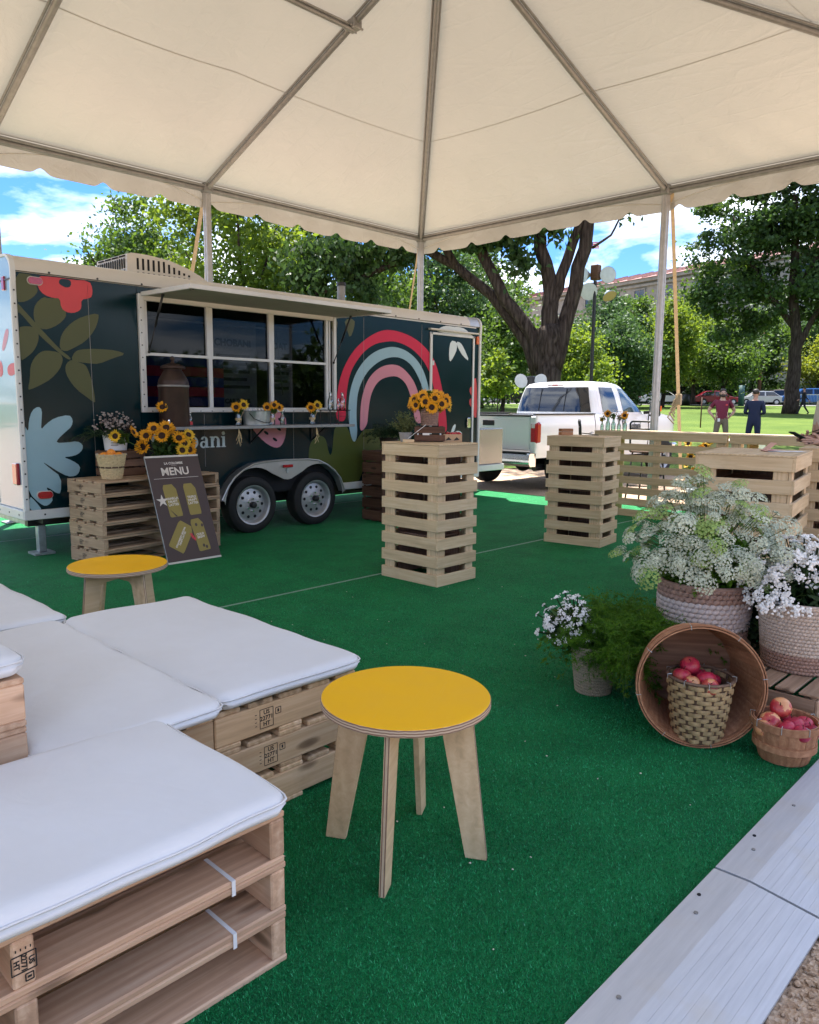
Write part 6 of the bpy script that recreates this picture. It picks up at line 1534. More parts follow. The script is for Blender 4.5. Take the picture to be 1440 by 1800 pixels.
# --- arrangement at the right
low = crate('wooden_crate', 'low pale wooden crate turned over under the white statice basket', (3.765, 1.10, .008), 0, .86, .46, .200, 'crate_mid', 2)
for k in range(5): board(low, 'top_slat', 'crate_mid', (0, -.19+.095*k, .2045), (.85, .078, .010), 'x', ch=.002)
up = crate('wooden_crate', 'brown crate under the big braided flower basket', (3.80, 1.60, .008), rad(4), .50, .44, .235, 'crate_brown', 2)
board(up, 'lid', 'crate_brown', (0, 0, .242), (.49, .43, .012), 'x')
tip = thing('crate_block', 'short rough plank end lying on the low crate behind the statice basket', 'plank', (3.95, 1.22, .2195), rad(8)); board(tip, 'plank', 'crate_mid', (0, 0, .03), (.30, .10, .06), 'x')
coil_basket('braided_basket', 'large braided basket in brown and white full of lacy white flowers', (3.70, 1.52, .258), .195, .212, .285, 'seagrass_brown', 12, mats=lambda k: 'seagrass_pale' if 3 <= k <= 8 else 'seagrass_brown', seg=44, belly=.012)
coil_basket('rope_basket', 'pale rope coil basket of white statice on the low crate', (3.71, 1.06, .2205), .160, .190, .315, 'rope_weave', 19, mats=lambda k: 'seagrass_brown' if k < 5 else 'rope_weave', seg=66, slant=.75)
def floret_mesh(seed, n, R, mat, dome=.35, pet=.0085):
    r = random.Random(seed); b = B()
    for k in range(n):
        rr = R*math.sqrt((k+.5)/n); a = k*2.399; x, y = rr*math.cos(a)+r.uniform(-1, 1)*R*.10, rr*math.sin(a)+r.uniform(-1, 1)*R*.10
        z = R*dome*(1-(rr/R)**2)+r.uniform(-.004, .004); s = pet*r.uniform(.7, 1.25)
        n0 = Vector((x*.9+r.uniform(-.01, .01), y*.9+r.uniform(-.01, .01), R*.9)).normalized(); u = n0.orthogonal().normalized(); w = n0.cross(u); c = Vector((x, y, z)); ph = r.uniform(0, 6)
        vs = [c-n0*.002]
        for q in range(10):
            an = ph+2*math.pi*q/10; rad_ = s*(1.0 if q % 2 == 0 else .45); vs.append(c+(u*math.cos(an)+w*math.sin(an))*rad_+n0*(.002 if q % 2 == 0 else 0))
        b.add(vs, [(0, 1+q, 1+(q+1) % 10) for q in range(10)])
    me = bpy.data.meshes.new('umbel'); me.from_pydata([tuple(p) for p in b.v], [], b.f); me.materials.append(M[mat]); return me
UM = [floret_mesh(1, 70, .052, 'florets'), floret_mesh(2, 60, .046, 'florets'), floret_mesh(3, 64, .050, 'florets_green'), floret_mesh(4, 34, .034, 'florets')]
lace = thing('lace_flowers', 'wide airy bunch of lacy white and green umbels in the large braided basket', 'flowers', (3.70, 1.52, .54))
stm = B()
for k in range(210):
    a = rng.uniform(0, 6.283); ph = math.acos(rng.uniform(-.10, 1.0)); d = Vector((math.sin(ph)*math.cos(a), math.sin(ph)*math.sin(a), math.cos(ph)))
    rr = rng.uniform(.66, 1.06); p = Vector((d.x*.40*rr, d.y*.43*rr, .09+d.z*.41*rr))
    if rng.random() < .10: p *= 1.12
    o = link('umbel', UM[rng.choice((0, 0, 1, 1, 2, 3, 3))], lace, p); orient(o, d*.8+Vector((-.25, -.2, .35))+Vector((rng.gauss(0, .3), rng.gauss(0, .3), 0)), rng.uniform(0, 6)); s = rng.uniform(.7, 1.25); o.scale = (s, s, s)
    stm.tube([p, p*.55+Vector((0, 0, .03)), Vector((p.x*.2, p.y*.2, -.06))], .0016, 4, cap=False)
    nn = d.orthogonal().normalized()
    for q in range(4):
        an = q*1.57; t_ = nn*math.cos(an)+d.cross(nn)*math.sin(an); stm.tube([p-d*.03, p+t_*.03*s], .0009, 3, cap=False)
stm.build('stems', 'stem_green', lace)
leaf_part(lace, (0, 0, .08), (.22, .24, .22), 1500, .020, 'fern_green', hollow=.1, stretch=3)
fern(lace, (.10, -.05, .02), .25, 34, .42, 'fern_green', 'fern_frond', .8, 190, .018, (.5, -.5))
fern(lace, (-.05, .05, .05), .25, 26, .36, 'fern_green', 'fern_frond', 1.1, 150, .016)
SM = []
for v in range(4):
    r = random.Random(v+20); b = B()
    for k in range(26):
        x, y = r.gauss(0, .017), r.gauss(0, .010); z = r.uniform(0, .010)-abs(x)*.35; s = r.uniform(.0045, .008); b.sphere((x, y, z), (s, s, s*.7), 6, 4)
    me = bpy.data.meshes.new('statice_head'); me.from_pydata([tuple(p) for p in b.v], [], b.f); me.materials.append(M['statice_white']); SM.append(me)
def statice(label, loc, R, n, hz, zmin=.1, bias=(0, 0), s0=1.0, stems=True):
    t = thing('statice_flowers', label, 'flowers', loc); st = B()
    for k in range(n):
        a = rng.uniform(0, 6.283); ph = math.acos(rng.uniform(zmin, 1.0)); d = Vector((math.sin(ph)*math.cos(a)+bias[0], math.sin(ph)*math.sin(a)+bias[1], math.cos(ph)))
        rr = rng.uniform(.60, 1.05); p = Vector((d.x*R*rr, d.y*R*rr, d.z*hz*rr)); o = link('statice_head', rng.choice(SM), t, p); orient(o, d+Vector((-.2, -.2, .25)), rng.uniform(0, 6)); s = s0*rng.uniform(.75, 1.35); o.scale = (s, s, s)
        st.tube([p, p*.6, Vector((p.x*.25, p.y*.25, -.05))], .0032, 4, cap=False)
    st.build('stems', 'leaf_dark', t); return t
w = statice('thick bunch of pure white statice in the pale rope basket', (3.71, 1.06, .50), .27, 230, .33, .0, s0=.86)
leaf_part(w, (0, 0, .05), (.17, .17, .16), 900, .018, 'leaf_dark', stretch=4, hollow=.1)
# left pot wrapped in burlap, statice and feathery fern
coil_basket('ribbed_pot', 'small ribbed burlap coloured pot on the carpet left of the tipped bushel basket', (3.23, 1.85, .008), .082, .112, .235, 'burlap', 15, seg=48, slant=.12)
ls = statice('loose white statice leaning left out of the burlap pot', (3.19, 1.93, .27), .165, 110, .22, .0, (-.15, .25), .52)
leaf_part(ls, (-.02, .03, .04), (.12, .12, .12), 400, .014, 'leaf_mid', stretch=4, hollow=.1)
fp = thing('asparagus_fern', 'feathery green asparagus fern spilling from the burlap pot towards the braided basket', 'plant', (3.36, 1.74, .24))
fern(fp, (.0, -.02, .02), .34, 190, .40, 'fern_green', 'fern_frond', 1.1, 260, .020, (.10, -.2))
fern(fp, (-.10, .02, .02), .30, 80, .30, 'fern_green', 'fern_frond', .8, 240, .020, (-.3, -.1))
fern(fp, (.02, -.10, -.05), .28, 110, .34, 'fern_green', 'fern_frond', .5, 220, .020, (.0, -.2))
fern(fp, (-.16, .08, -.03), .10, 12, .26, 'fern_green', 'fern_frond', .25, 160, .014, (-.5, -.2))
dk = thing('leafy_plant', 'dark leafy greenery filling the gap between the two big flower baskets', 'plant', (3.86, 1.28, .26))
leaf_part(dk, (0, 0, .12), (.14, .12, .18), 700, .032, 'leaf_dark', hollow=.1); fern(dk, (0, 0, .05), .2, 30, .3, 'fern_dark', 'fern_frond', 1.0, 120, .016)
# tipped bushel basket with the apple basket inside
ax = Vector((math.cos(rad(214)), math.sin(rad(214)), .05)).normalized()
bushel = stave_basket('bushel_basket', 'large reddish bushel basket lying on its side with an apple basket inside', (0, 0, 0), .185, .250, .31, 26, (.40, .93, .985), 'veneer', inside='veneer_inside')
bushel.location = Vector((3.02, 1.24, .264))-ax*.27
bushel.rotation_euler = ax.to_track_quat('Z', 'Y').to_euler()
AB = Vector((3.045, 1.245, .026))
wicker_basket('wicker_basket', 'dark olive checker woven basket of apples inside the tipped bushel', AB, .095, .128, .265, 'wicker_olive', 'wicker_dark', 'wicker_rim', 13, 22, amp=.0055)
for k, (dx, dy, dz, mt, s) in enumerate(((-.055, .055, .262, 'apple_skin', 1.0), (.012, .052, .290, 'apple_skin', 1.08), (-.028, -.036, .262, 'apple_skin', 1.05), (-.082, .0, .248, 'cheek_apple', .92), (-.068, -.070, .250, 'cheek_apple', .95), (.055, -.030, .235, 'apple_skin', .9), (.06, .03, .24, 'apple_skin', .9), (0, 0, .215, 'apple_skin', .95))):
    apple(('highest dark red apple of the heap in the checker woven basket' if k == 1 else 'left dark apple at the rim of the checker woven basket' if k == 0 else 'yellowish apple at the front rim of the checker woven basket' if k == 4 else 'ripe apple heaped in the checker woven basket inside the tipped bushel'), AB+Vector((dx, dy, dz)), 'apples in the woven basket', mt, s, (-.6, -.3, .8) if mt == 'cheek_apple' else None)
LB = Vector((3.125, .925, .010))
stave_basket('apple_basket', 'low splint basket of apples standing at the edge of the carpet', LB, .092, .122, .155, 22, (.42, .96), 'veneer', bulge=.006)
for k, (dx, dy, dz, mt, s) in enumerate(((-.045, .045, .150, 'cheek_apple', 1.08), (-.062, -.022, .150, 'apple_skin', .9), (.018, .028, .196, 'cheek_apple', 1.10), (-.018, -.035, .152, 'apple_skin', 1.05), (-.055, -.075, .140, 'apple_skin', .95), (.045, -.055, .140, 'apple_skin', 1.0), (.07, .04, .14, 'apple_skin', 1.0), (-.078, .055, .13, 'cheek_apple', .9), (.0, .0, .11, 'apple_skin', 1.0), (.02, -.09, .13, 'apple_skin', .9))):
    apple(('highest apple on the heap in the low splint basket' if k == 2 else 'orange striped apple at the left front of the low splint basket' if k == 0 else 'shiny apple heaped in the low splint basket by the metal ramp'), LB+Vector((dx, dy, dz)), 'apples in the low basket', mt, s, (-.8, -.2, .6) if mt == 'cheek_apple' else None)
# ------------------------------------------------------------------ white pickup
TK = thing('pickup_truck', 'white pickup truck hitched in front of the food trailer', 'pickup truck', (12.7, 7.97, 0)); KO = (-12.7, -7.97, 0); KY = 7.97
def kb(b, name, mat, smooth=False, auto=None, parent=None): return b.build(name, mat, parent or TK, smooth=smooth, loc=(0, 0, 0) if parent else KO, auto=auto)
def hw(x, z):
    w = .965-.06*max(0, (.75-z)/.3)**2-.045*max(0, (z-.95)/.3)**2
    return w-.17*max(0, (x-14.75)/.6)**2-.015*max(0, (10.25-x)/.1)**2
def topz(x): return 1.25 if x < 13.9 else 1.25-.035*(x-13.9)-.10*max(0, (x-14.9)/.4)**2
def botz(x):
    z = .50 if 10.9 < x < 15 else .56
    for cx in (11.15, 14.72):
        d = abs(x-cx)
        if d < .47: z = max(z, .38+math.sqrt(.47**2-d*d))
    return z
def flank(x0, x1, name):
    for s in (-1, 1):
        b = B(); xs_ = np.linspace(x0, x1, int((x1-x0)/.035)+2); nz = 12
        for x in xs_:
            for k in range(nz+1): z = botz(x)+(topz(x)-botz(x))*k/nz; b.v.append((x, KY+s*hw(x, z), z))
            b.v.append((x, KY+s*(hw(x, topz(x))-.07), topz(x)+.012))
        m = nz+2
        for i in range(len(xs_)-1):
            for k in range(m-1):
                q = (i*m+k, (i+1)*m+k, (i+1)*m+k+1, i*m+k+1); b.f.append(q if s < 0 else q[::-1]); b.mi.append(0)
        kb(b, name, 'white_paint', True, 40)
flank(10.17, 11.94, 'bed_side'); flank(11.96, 13.92, 'cab_side'); flank(13.93, 15.30, 'front_wing')
# hood and grille
b = B(); n = 14
for i in range(13):
    x = 13.85+1.45*i/12
    for k in range(n+1): y = -1+2*k/n; b.v.append((x, KY+y*(hw(x, topz(x))-.06), topz(x)+.012+.07*(1-abs(y)**3)*(1 if x < 15 else .7)))
for i in range(12):
    for k in range(n): b.f.append((i*(n+1)+k, (i+1)*(n+1)+k, (i+1)*(n+1)+k+1, i*(n+1)+k+1)); b.mi.append(0)
kb(b, 'hood', 'white_paint', True)
kb(B().box((15.27, KY, .86), (.08, 1.5, .56), ch=.03), 'grille', 'chrome'); kb(B().box((15.34, KY, .56), (.16, 1.75, .2), ch=.04), 'front_bumper', 'chrome')
for s in (-1, 1): kb(B().box((15.20, KY+s*.66, .98), (.16, .26, .2), ch=.03), 'headlight', 'clear_lens')
# cab shell
LV = [(1.25, 11.97, 13.98, .925), (1.40, 12.0, 13.78, .885), (1.6, 12.05, 13.48, .825), (1.74, 12.10, 13.28, .77), (1.80, 12.17, 13.16, .72), (1.835, 12.32, 13.0, .60), (1.853, 12.5, 12.85, .40)]
def lev(z):
    for a, c in zip(LV, LV[1:]):
        if z <= c[0]: t = (z-a[0])/(c[0]-a[0]); return [a[i]+(c[i]-a[i])*t for i in range(4)]
    return LV[-1]
NX = 7.0
def ringpt(th, z):
    _, r0, r1, w = lev(z); c, s = math.cos(th), math.sin(th); k = (abs(c)**NX+abs(s)**NX)**(-1/NX); return ((r0+r1)/2+(r1-r0)/2*c*k, KY+w*s*k, z)
b = B(); zs = [1.25, 1.32, 1.4, 1.5, 1.6, 1.67, 1.74, 1.77, 1.80, 1.82, 1.835, 1.845, 1.853]; n = 72
for z in zs: b.v += [ringpt(2*math.pi*(k+.5)/n, z) for k in range(n)]
for i in range(len(zs)-1):
    for k in range(n): b.f.append((i*n+k, i*n+(k+1) % n, (i+1)*n+(k+1) % n, (i+1)*n+k)); b.mi.append(0)
b.f.append(tuple((len(zs)-1)*n+k for k in range(n))); b.mi.append(0)
CAB = kb(b, 'cab', 'white_paint', True)
def side_y(x, z): _, r0, r1, w = lev(z); u = min(.999, abs((x-(r0+r1)/2)/((r1-r0)/2))); return w*(1-u**NX)**(1/NX)
def rear_x(y, z, fr=False): _, r0, r1, w = lev(z); u = min(.999, abs(y/w)); d = (r1-r0)/2*(1-u**NX)**(1/NX); return (r0+r1)/2+(d if fr else -d)
def glass_side(name, e0, e1, z0, z1, s):
    b = B(); nz, nx = 8, 8
    for j in range(nz+1):
        z = z0+(z1-z0)*j/nz; xa, xb = e0(z), e1(z)
        for i in range(nx+1): x = xa+(xb-xa)*i/nx; b.v.append((x, KY+s*(side_y(x, z)+.006), z))
    for j in range(nz):
        for i in range(nx): q = (j*(nx+1)+i, j*(nx+1)+i+1, (j+1)*(nx+1)+i+1, (j+1)*(nx+1)+i); b.f.append(q if s < 0 else q[::-1]); b.mi.append(0)
    kb(b, name, 'truck_glass' if name == 'rear_side_window' else 'front_glass', True)
simple('truck_dark', (0.012, 0.016, 0.022), 0.06, var=.05, coat=.8)
MAT['truck_glass'] = MAT['truck_dark']
simple('truck_tint', (0.045, 0.085, 0.10), 0.06, var=.2, scale=3, coat=.8); MAT['front_glass'] = MAT['truck_tint']
for s in (-1, 1):
    glass_side('rear_side_window', lambda z: 12.27+.06*(z-1.3), lambda z: 12.80-.10*(z-1.3), 1.29, 1.735, s)
    glass_side('front_side_window', lambda z: 12.98-.05*(z-1.3), lambda z: 13.74-.80*(z-1.29), 1.29, 1.725, s)
def glass_end(name, z0, z1, wf, fr):
    b = B(); nz, ny = 8, 16
    for j in range(nz+1):
        z = z0+(z1-z0)*j/nz; w = wf(z)
        for i in range(ny+1): y = -w+2*w*i/ny; b.v.append((rear_x(y, z, fr)+(.006 if fr else -.006), KY+y, z))
    for j in range(nz):
        for i in range(ny): q = (j*(ny+1)+i, j*(ny+1)+i+1, (j+1)*(ny+1)+i+1, (j+1)*(ny+1)+i); b.f.append(q if fr else q[::-1]); b.mi.append(0)
    return kb(b, name, 'truck_glass', True)
glass_end('rear_window', 1.29, 1.735, lambda z: .80-.28*(z-1.29), False); glass_end('windscreen', 1.29, 1.76, lambda z: .82-.3*(z-1.29), True)
for y in (-.27, .27): kb(B().box((rear_x(0, 1.52)-.012, KY+y, 1.515), (.006, .012, .42), R=Matrix.Rotation(-.24*-1, 3, 'Y')), 'window_bar', 'black_metal')
kb(B().box((12.10, KY, 1.775), (.03, .34, .035), ch=.008), 'high_brake_lamp', 'clear_lens'); kb(B().box((12.093, KY, 1.775), (.03, .12, .03), ch=.006), 'brake_lens', 'red_lens')
# tailgate, lamps, bumper, bed
TG = kb(B().box((10.165, KY, .955), (.05, 1.66, .55), ch=.015), 'tailgate', 'white_paint')
b = B(); b.box((10.142, KY, .975), (.006, 1.50, .36), ch=.003); b.build('pressing', 'white_paint', TG)
B().box((10.140, KY, 1.11), (.02, .24, .085), ch=.012).build('handle', 'black_rubber', TG)
B().box((10.165, KY, 1.236), (.075, 1.70, .028), ch=.010).build('rail_cap', 'black_rubber', TG)
for s in (-1, 1):
    kb(B().box((11.05, KY+s*.915, 1.262), (1.78, .085, .022), ch=.008), 'bed_rail', 'black_rubber')
    kb(B().box((10.17, KY+s*.895, .93), (.07, .115, .60), ch=.02), 'rear_corner', 'white_paint')
    L = kb(B().box((10.205, KY+s*.905, .965), (.15, .145, .345), ch=.035), 'tail_lamp', 'red_lens'); B().box((10.200, KY+s*.905, 1.075), (.152, .100, .10), ch=.03).build('reversing_lens', 'clear_lens', L)
    for x in (12.90, 13.90): kb(B().box((x, KY+s*(hw(x, .95)-.004), .92), (.008, .02, .68)), 'door_gap', 'black_rubber')
    kb(B().box((13.02, KY+s*.955, 1.12), (.16, .03, .035), ch=.01), 'door_handle', 'white_paint')
    mr = kb(B().box((13.72, KY+s*1.17, 1.36), (.10, .20, .30), ch=.03).tube([(13.74, KY+s*.94, 1.28), (13.74, KY+s*1.12, 1.30)], .03, 8), 'side_mirror', 'black_rubber', False)
    B().box((13.67, KY+s*1.17, 1.37), (.008, .16, .24)).build('mirror_glass', 'chrome', mr); B().box((13.76, KY+s*1.265, 1.36), (.05, .02, .10), ch=.008).build('indicator', 'amber_lens', mr)
    for cx in (11.15, 14.72): wheel(TK, KO, cx, KY+s*.93, R=.395, Rr=.225, wd=.25, holes=8, steer=s)
bp = [(10.19, .635), (10.05, .64), (10.02, .62), (10.005, .56), (10.01, .47), (10.04, .43), (10.19, .425)]
BM = kb(B().prism(bp, -.93, .93, lambda u, v, h: (u, KY+h, v)), 'rear_bumper', 'chrome', True, 30)
B().box((10.10, KY, .648), (.14, 1.70, .014), ch=.004).build('step_pad', 'black_rubber', BM); B().box((10.004, KY, .52), (.012, .52, .13), ch=.01).build('plate_recess', 'black_rubber', BM)
for s in (-1, 1): kb(B().box((11.05, KY+s*.84, .93), (1.74, .03, .60)), 'bed_wall', 'black_rubber')
kb(B().box((11.05, KY, .62), (1.74, 1.7, .04)), 'bed_floor', 'black_rubber'); kb(B().box((11.93, KY, .93), (.03, 1.7, .62)), 'bed_front', 'white_paint')
kb(B().box((12.9, KY, .47), (3.3, 1.5, .16)).box((10.9, KY, .48), (1.2, .9, .14)), 'underbody', 'dark_void'); kb(B().cyl((11.15, 7.2, .39), (11.15, 8.7, .39), .07, 12).sphere((11.15, KY, .39), .15, 12, 8), 'rear_axle', 'black_metal', True)
kb(B().tube([(10.6, 7.35, .36), (12.2, 7.35, .38)], .05, 10), 'exhaust_pipe', 'black_metal')
b = text_mesh('obani', .16, .003, .0008, 'CENTER', 'ink_black')
dl = link('door_lettering', b, TK, (13.4-12.7, 6.998-7.97-.002, 1.04), (math.pi/2, 0, 0))

# ------------------------------------------------------------------ parked cars on the street
RB = math.degrees(YAW-0.16)
def street_pt(bearing, r): d = r/math.cos(rad(bearing-RB)); return polar(bearing, d)
def car(label, bearing, r, mat, kind='sedan', flip=1, group='cars parked along the far street', L=None):
    x, y = street_pt(bearing, r); z = ground_z(x, y)+.006
    t = thing('parked_car', label, 'car', (x, y, z), rad(RB+90)+(0 if flip > 0 else math.pi), group); L = L or (4.5 if kind == 'sedan' else 4.7); w = .88
    h1, h2 = (.92, 1.44) if kind == 'sedan' else (1.06, 1.72)
    if kind == 'sedan': body = [(-L/2, .32), (-L/2+.02, .80), (-L/2+.35, h1), (L/2-1.1, h1-.02), (L/2-.2, .78), (L/2, .62), (L/2-.02, .32)]; cab = [(-L/2+.45, h1), (-L/2+1.15, h2-.04), (-.2, h2), (.45, h2-.06), (L/2-1.15, h1)]
    else: body = [(-L/2, .38), (-L/2, .95), (-L/2+.15, h1), (L/2-1.15, h1), (L/2-.2, .98), (L/2, .80), (L/2-.02, .38)]; cab = [(-L/2+.10, h1), (-L/2+.45, h2-.05), (-.8, h2), (.5, h2-.05), (L/2-1.25, h1)]
    def taper(P, w0, w1, z0, z1, name, m_, grow=0.0):
        n = len(P); b = B()
        f = lambda z: w0+(w1-w0)*min(1, max(0, (z-z0)/(z1-z0)))
        vs = [(u, -f(v)-grow, v) for u, v in P]+[(u, f(v)+grow, v) for u, v in P]; tri = tess(P); a = sum(P[i][0]*P[(i+1) % n][1]-P[(i+1) % n][0]*P[i][1] for i in range(n))
        b.add(vs, [tuple(q) for q in tri]+[tuple(i+n for i in q)[::-1] for q in tri]+[((i+1) % n, i, n+i, n+(i+1) % n) if a > 0 else (i, (i+1) % n, n+(i+1) % n, n+i) for i in range(n)])
        o = b.build(name, m_, t); md = o.modifiers.new('bevel', 'BEVEL'); md.width = .05; md.segments = 2; md.limit_method = 'ANGLE'; return o
    bo = taper(body, w, w, .3, 1, 'body', mat); cb = taper(cab, w-.02, w-.20, h1, h2, 'cabin', mat)
    c0 = sum(p[0] for p in cab)/len(cab)
    for part in ((0, .47), (.53, 1)):
        xs0 = min(p[0] for p in cab); xs1 = max(p[0] for p in cab); zm0, zm1 = h1+.04, h2-.10
        lo = lambda k: xs0+.16+(xs1-xs0-.32)*k; hi = lambda k: (xs0+xs1)/2+(lo(k)-(xs0+xs1)/2)*.60
        P = [(lo(part[0]), zm0), (lo(part[1]), zm0), (hi(part[1]), zm1), (hi(part[0]), zm1)]
        for s in (-1, 1):
            wf = lambda z: w-.02-.18*(z-h1)/(h2-h1)
            b = B(); vs = [(u, s*(wf(v)+.012), v) for u, v in P]; b.add(vs, [(0, 1, 2, 3) if s < 0 else (3, 2, 1, 0)]); b.build('side_window', 'truck_dark', t)
    for (sx, zz, mm) in ((L/2-.06, .70, 'clear_lens'), (-L/2+.05, .78, 'red_lens')):
        for s in (-1, 1): B().box((sx, s*.66, zz), (.14, .30, .12), ch=.03).build('headlight' if sx > 0 else 'tail_lamp', mm, t)
    for cx in (-L/2+.85, L/2-.85):
        for s in (-1, 1):
            wl = B().lathe([(.001, -.10), (.30, -.10), (.33, -.07), (.33, .07), (.30, .10), (.001, .10)], 20, c=(cx, s*.82, .33), R=Matrix.Rotation(math.pi/2, 3, 'X')).build('wheel', 'black_rubber', t, smooth=True, auto=40)
            B().lathe([(.001, .012), (.16, .012), (.19, .0), (.19, -.01)], 16, c=(cx, s*.925, .33), R=Matrix.Rotation(math.pi/2*(-s), 3, 'X')).build('rim', 'aluminium', wl, smooth=True)
    return t
def bpx(px): return 44-math.degrees(math.atan((px-720)/1340))
car('white parked car half hidden behind the right end of the trailer', bpx(836), 81.3, 'car_white', 'sedan', 1)
car('black parked car behind the young sapling left of the pickup', bpx(896), 81.3, 'car_black', 'suv', -1)
car('white hatchback parked behind the mirror of the pickup', bpx(1158), 81.5, 'car_white', 'sedan', -1)
car('dark red parked car behind the man in the maroon shirt', bpx(1252), 81.3, 'car_red', 'sedan', -1)
car('silver parked car behind the man in navy', bpx(1326), 81.5, 'car_silver', 'sedan', 1)
car('tan minivan parked before the big tree trunk', bpx(1356), 87.0, 'car_tan', 'suv', 1)
car('bright blue car parked right of the big tree trunk', bpx(1404), 81.5, 'car_blue', 'suv', 1)
car('white van parked behind the metal barriers at the right edge', bpx(1450), 88.5, 'car_white', 'suv', -1)

# ------------------------------------------------------------------ street furniture, lamps, building
fx, fy = polar(bpx(1033), 34.0); gz = ground_z(fx, fy); FR = Vector((math.sin(rad(bpx(1033))), -math.cos(rad(bpx(1033))), 0)); FD = Vector((-FR.y, FR.x, 0))*-1
fl = thing('floodlight_pole', 'tall dark pole carrying four round white floodlights beside the elm', 'floodlight', (fx, fy, gz))
B().tube([(0, 0, 0), (0, 0, 6.6-gz)], .075, 10).box((0, 0, .1), (.35, .35, .2), ch=.02).build('pole', 'black_metal', fl, smooth=True, auto=40)
B().box((0.02, 0, 6.95-gz), (.34, .34, .62), ch=.03).build('ballast_box', 'crate_dark', fl)
bb = B(); bb.tube([FR*-.55+Vector((0, 0, 6.45-gz)), FR*.6+Vector((0, 0, 6.45-gz))], .03, 6); bb.build('cross_arm', 'zinc', fl)
for (u, z, d, r_) in ((-.42, 6.86, FR*-.85-FD*-.5+Vector((0, 0, -.05)), .30), (.50, 6.84, FR*.25+FD*.9+Vector((0, 0, -.05)), .34), (-.24, 6.18, FD*1.0+FR*-.1+Vector((0, 0, -.15)), .36), (.60, 6.0, FD*.5+FR*.35+Vector((0, 0, -.75)), .30)):
    c = FR*u+Vector((0, 0, z-gz)); R = d.normalized().to_track_quat('Z', 'Y').to_matrix()
    h = B().lathe([(.001, -.20), (.10, -.20), (.14, -.14), (r_*.9, 0), (r_, .03), (r_, .05)], 24, c=c, R=R).build('lamp_housing', 'zinc', fl, smooth=True, auto=40)
    B().lathe([(.001, .052), (r_*.5, .05), (r_*.985, .04)], 24, c=c, R=R).build('lamp_glass', 'lamp_face' if z > 6.05 else 'rust_lamp', h, smooth=True)
fx2, fy2 = polar(bpx(930), 21.0); g2 = ground_z(fx2, fy2); r2v = Vector((math.sin(rad(bpx(930))), -math.cos(rad(bpx(930))), 0))
f2 = thing('floodlight_stand', 'low dark stand with two white floodlights behind the pickup cab', 'floodlight', (fx2, fy2, g2))
B().tube([(0, 0, 0), (0, 0, 1.95)], .06, 8).box((0, 0, 1.95), (.25, .25, .30), ch=.03).build('stand', 'black_metal', f2)
for u in (-.27, .22):
    d = Vector((-.72, -.6, -.25))+r2v*u*2; R = d.normalized().to_track_quat('Z', 'Y').to_matrix()
    B().lathe([(.001, -.16), (.08, -.15), (.17, -.02), (.19, .03), (.001, .035)], 20, c=r2v*u+Vector((0, 0, 1.98)), R=R).build('lamp_housing', 'lamp_face', f2, smooth=True, auto=40)
def post(name, label, cat, px, r, h, rr, mat, extra=None):
    x, y = street_pt(bpx(px), r); t = thing(name, label, cat, (x, y, ground_z(x, y))); B().tube([(0, 0, 0), (0, 0, h)], rr, 8).build('post', mat, t, smooth=True)
    if extra: extra(t, h)
    return t
post('street_sign', 'small white street sign on a post right of the big tree', 'sign', 1388, 77.5, 3.6, .04, 'zinc', lambda t, h: B().box((-.03, 0, h-.45), (.03, .75, .9), R=Matrix.Rotation(rad(RB), 3, 'Z')).build('sign_plate', 'paper_white', t))
post('bollard', 'dark teal bollard by the street left of the man in navy', 'bollard', 1295, 76.0, 1.9, .28, 'teal_pole')
post('street_lamp', 'slim reddish lamp post before the stone building', 'street lamp', 1325, 92, 9.5, .22, 'crate_brown', lambda t, h: B().sphere((0, 0, h+.2), .35, 12, 8).build('lamp_head', 'paper_white', t, smooth=True))
post('litter_bin', 'dark litter bin on the far pavement', 'litter bin', 1199, 76.5, 1.05, .42, 'black_metal')
post('stake', 'thin wooden stake standing in the lawn beside the man in maroon', 'stake', 1227, 36, 1.35, .03, 'crate_dark')
for k in range(2):
    x, y = street_pt(bpx(1420+30*k), 74.5+.2*k); t = thing('barrier', ['grey steel crowd barrier at the right edge behind the walker', 'grey steel crowd barrier cut by the right edge of the picture'][k], 'barrier', (x, y, ground_z(x, y)), rad(RB+90), 'steel crowd barriers')
    b = B().tube([(-1.1, 0, .15), (-1.1, 0, 1.1), (1.1, 0, 1.1), (1.1, 0, .15), (-1.1, 0, .15)], .03, 6); b.build('frame', 'fence_grey', t)
    b = B()
    for q in range(17): b.cyl((-1.0+.125*q, 0, .15), (-1.0+.125*q, 0, 1.1), .012, 5)
    b.build('bars', 'fence_grey', t); B().box((-.9, 0, .05), (.08, .6, .06)).box((.9, 0, .05), (.08, .6, .06)).build('feet', 'fence_grey', t)
# stone museum with a red roof
P0 = Vector((113.6, 49.0, 0)); DW = Vector((math.cos(rad(75.4)), math.sin(rad(75.4)), 0)); NW = Vector((-DW.y, DW.x, 0))
BL = thing('museum_building', 'long stone building with a red tiled roof beyond the trees', 'building', P0, rad(75.4))
x0, x1 = -75, 62; D0 = 24; ZB = 1.5
def wb(b, name, mat, **k): return b.build(name, mat, BL, **k)
wb(B().box(((x0+x1)/2, -D0/2, (ZB+21.2)/2), (x1-x0, D0, 21.2-ZB)), 'wall', 'stone')
for z, h, p in ((21.35, .5, .7), (20.6, .35, .35), (17.6, .4, .25), (12.2, .35, .2), (6.6, .45, .25)): wb(B().box(((x0+x1)/2, p/2+.003, z), (x1-x0, p, h)), 'cornice', 'stone')
rf = B(); ex = .9
pr = [(ex, 21.62), (-D0/2, 25.0), (-D0-ex, 21.62)]
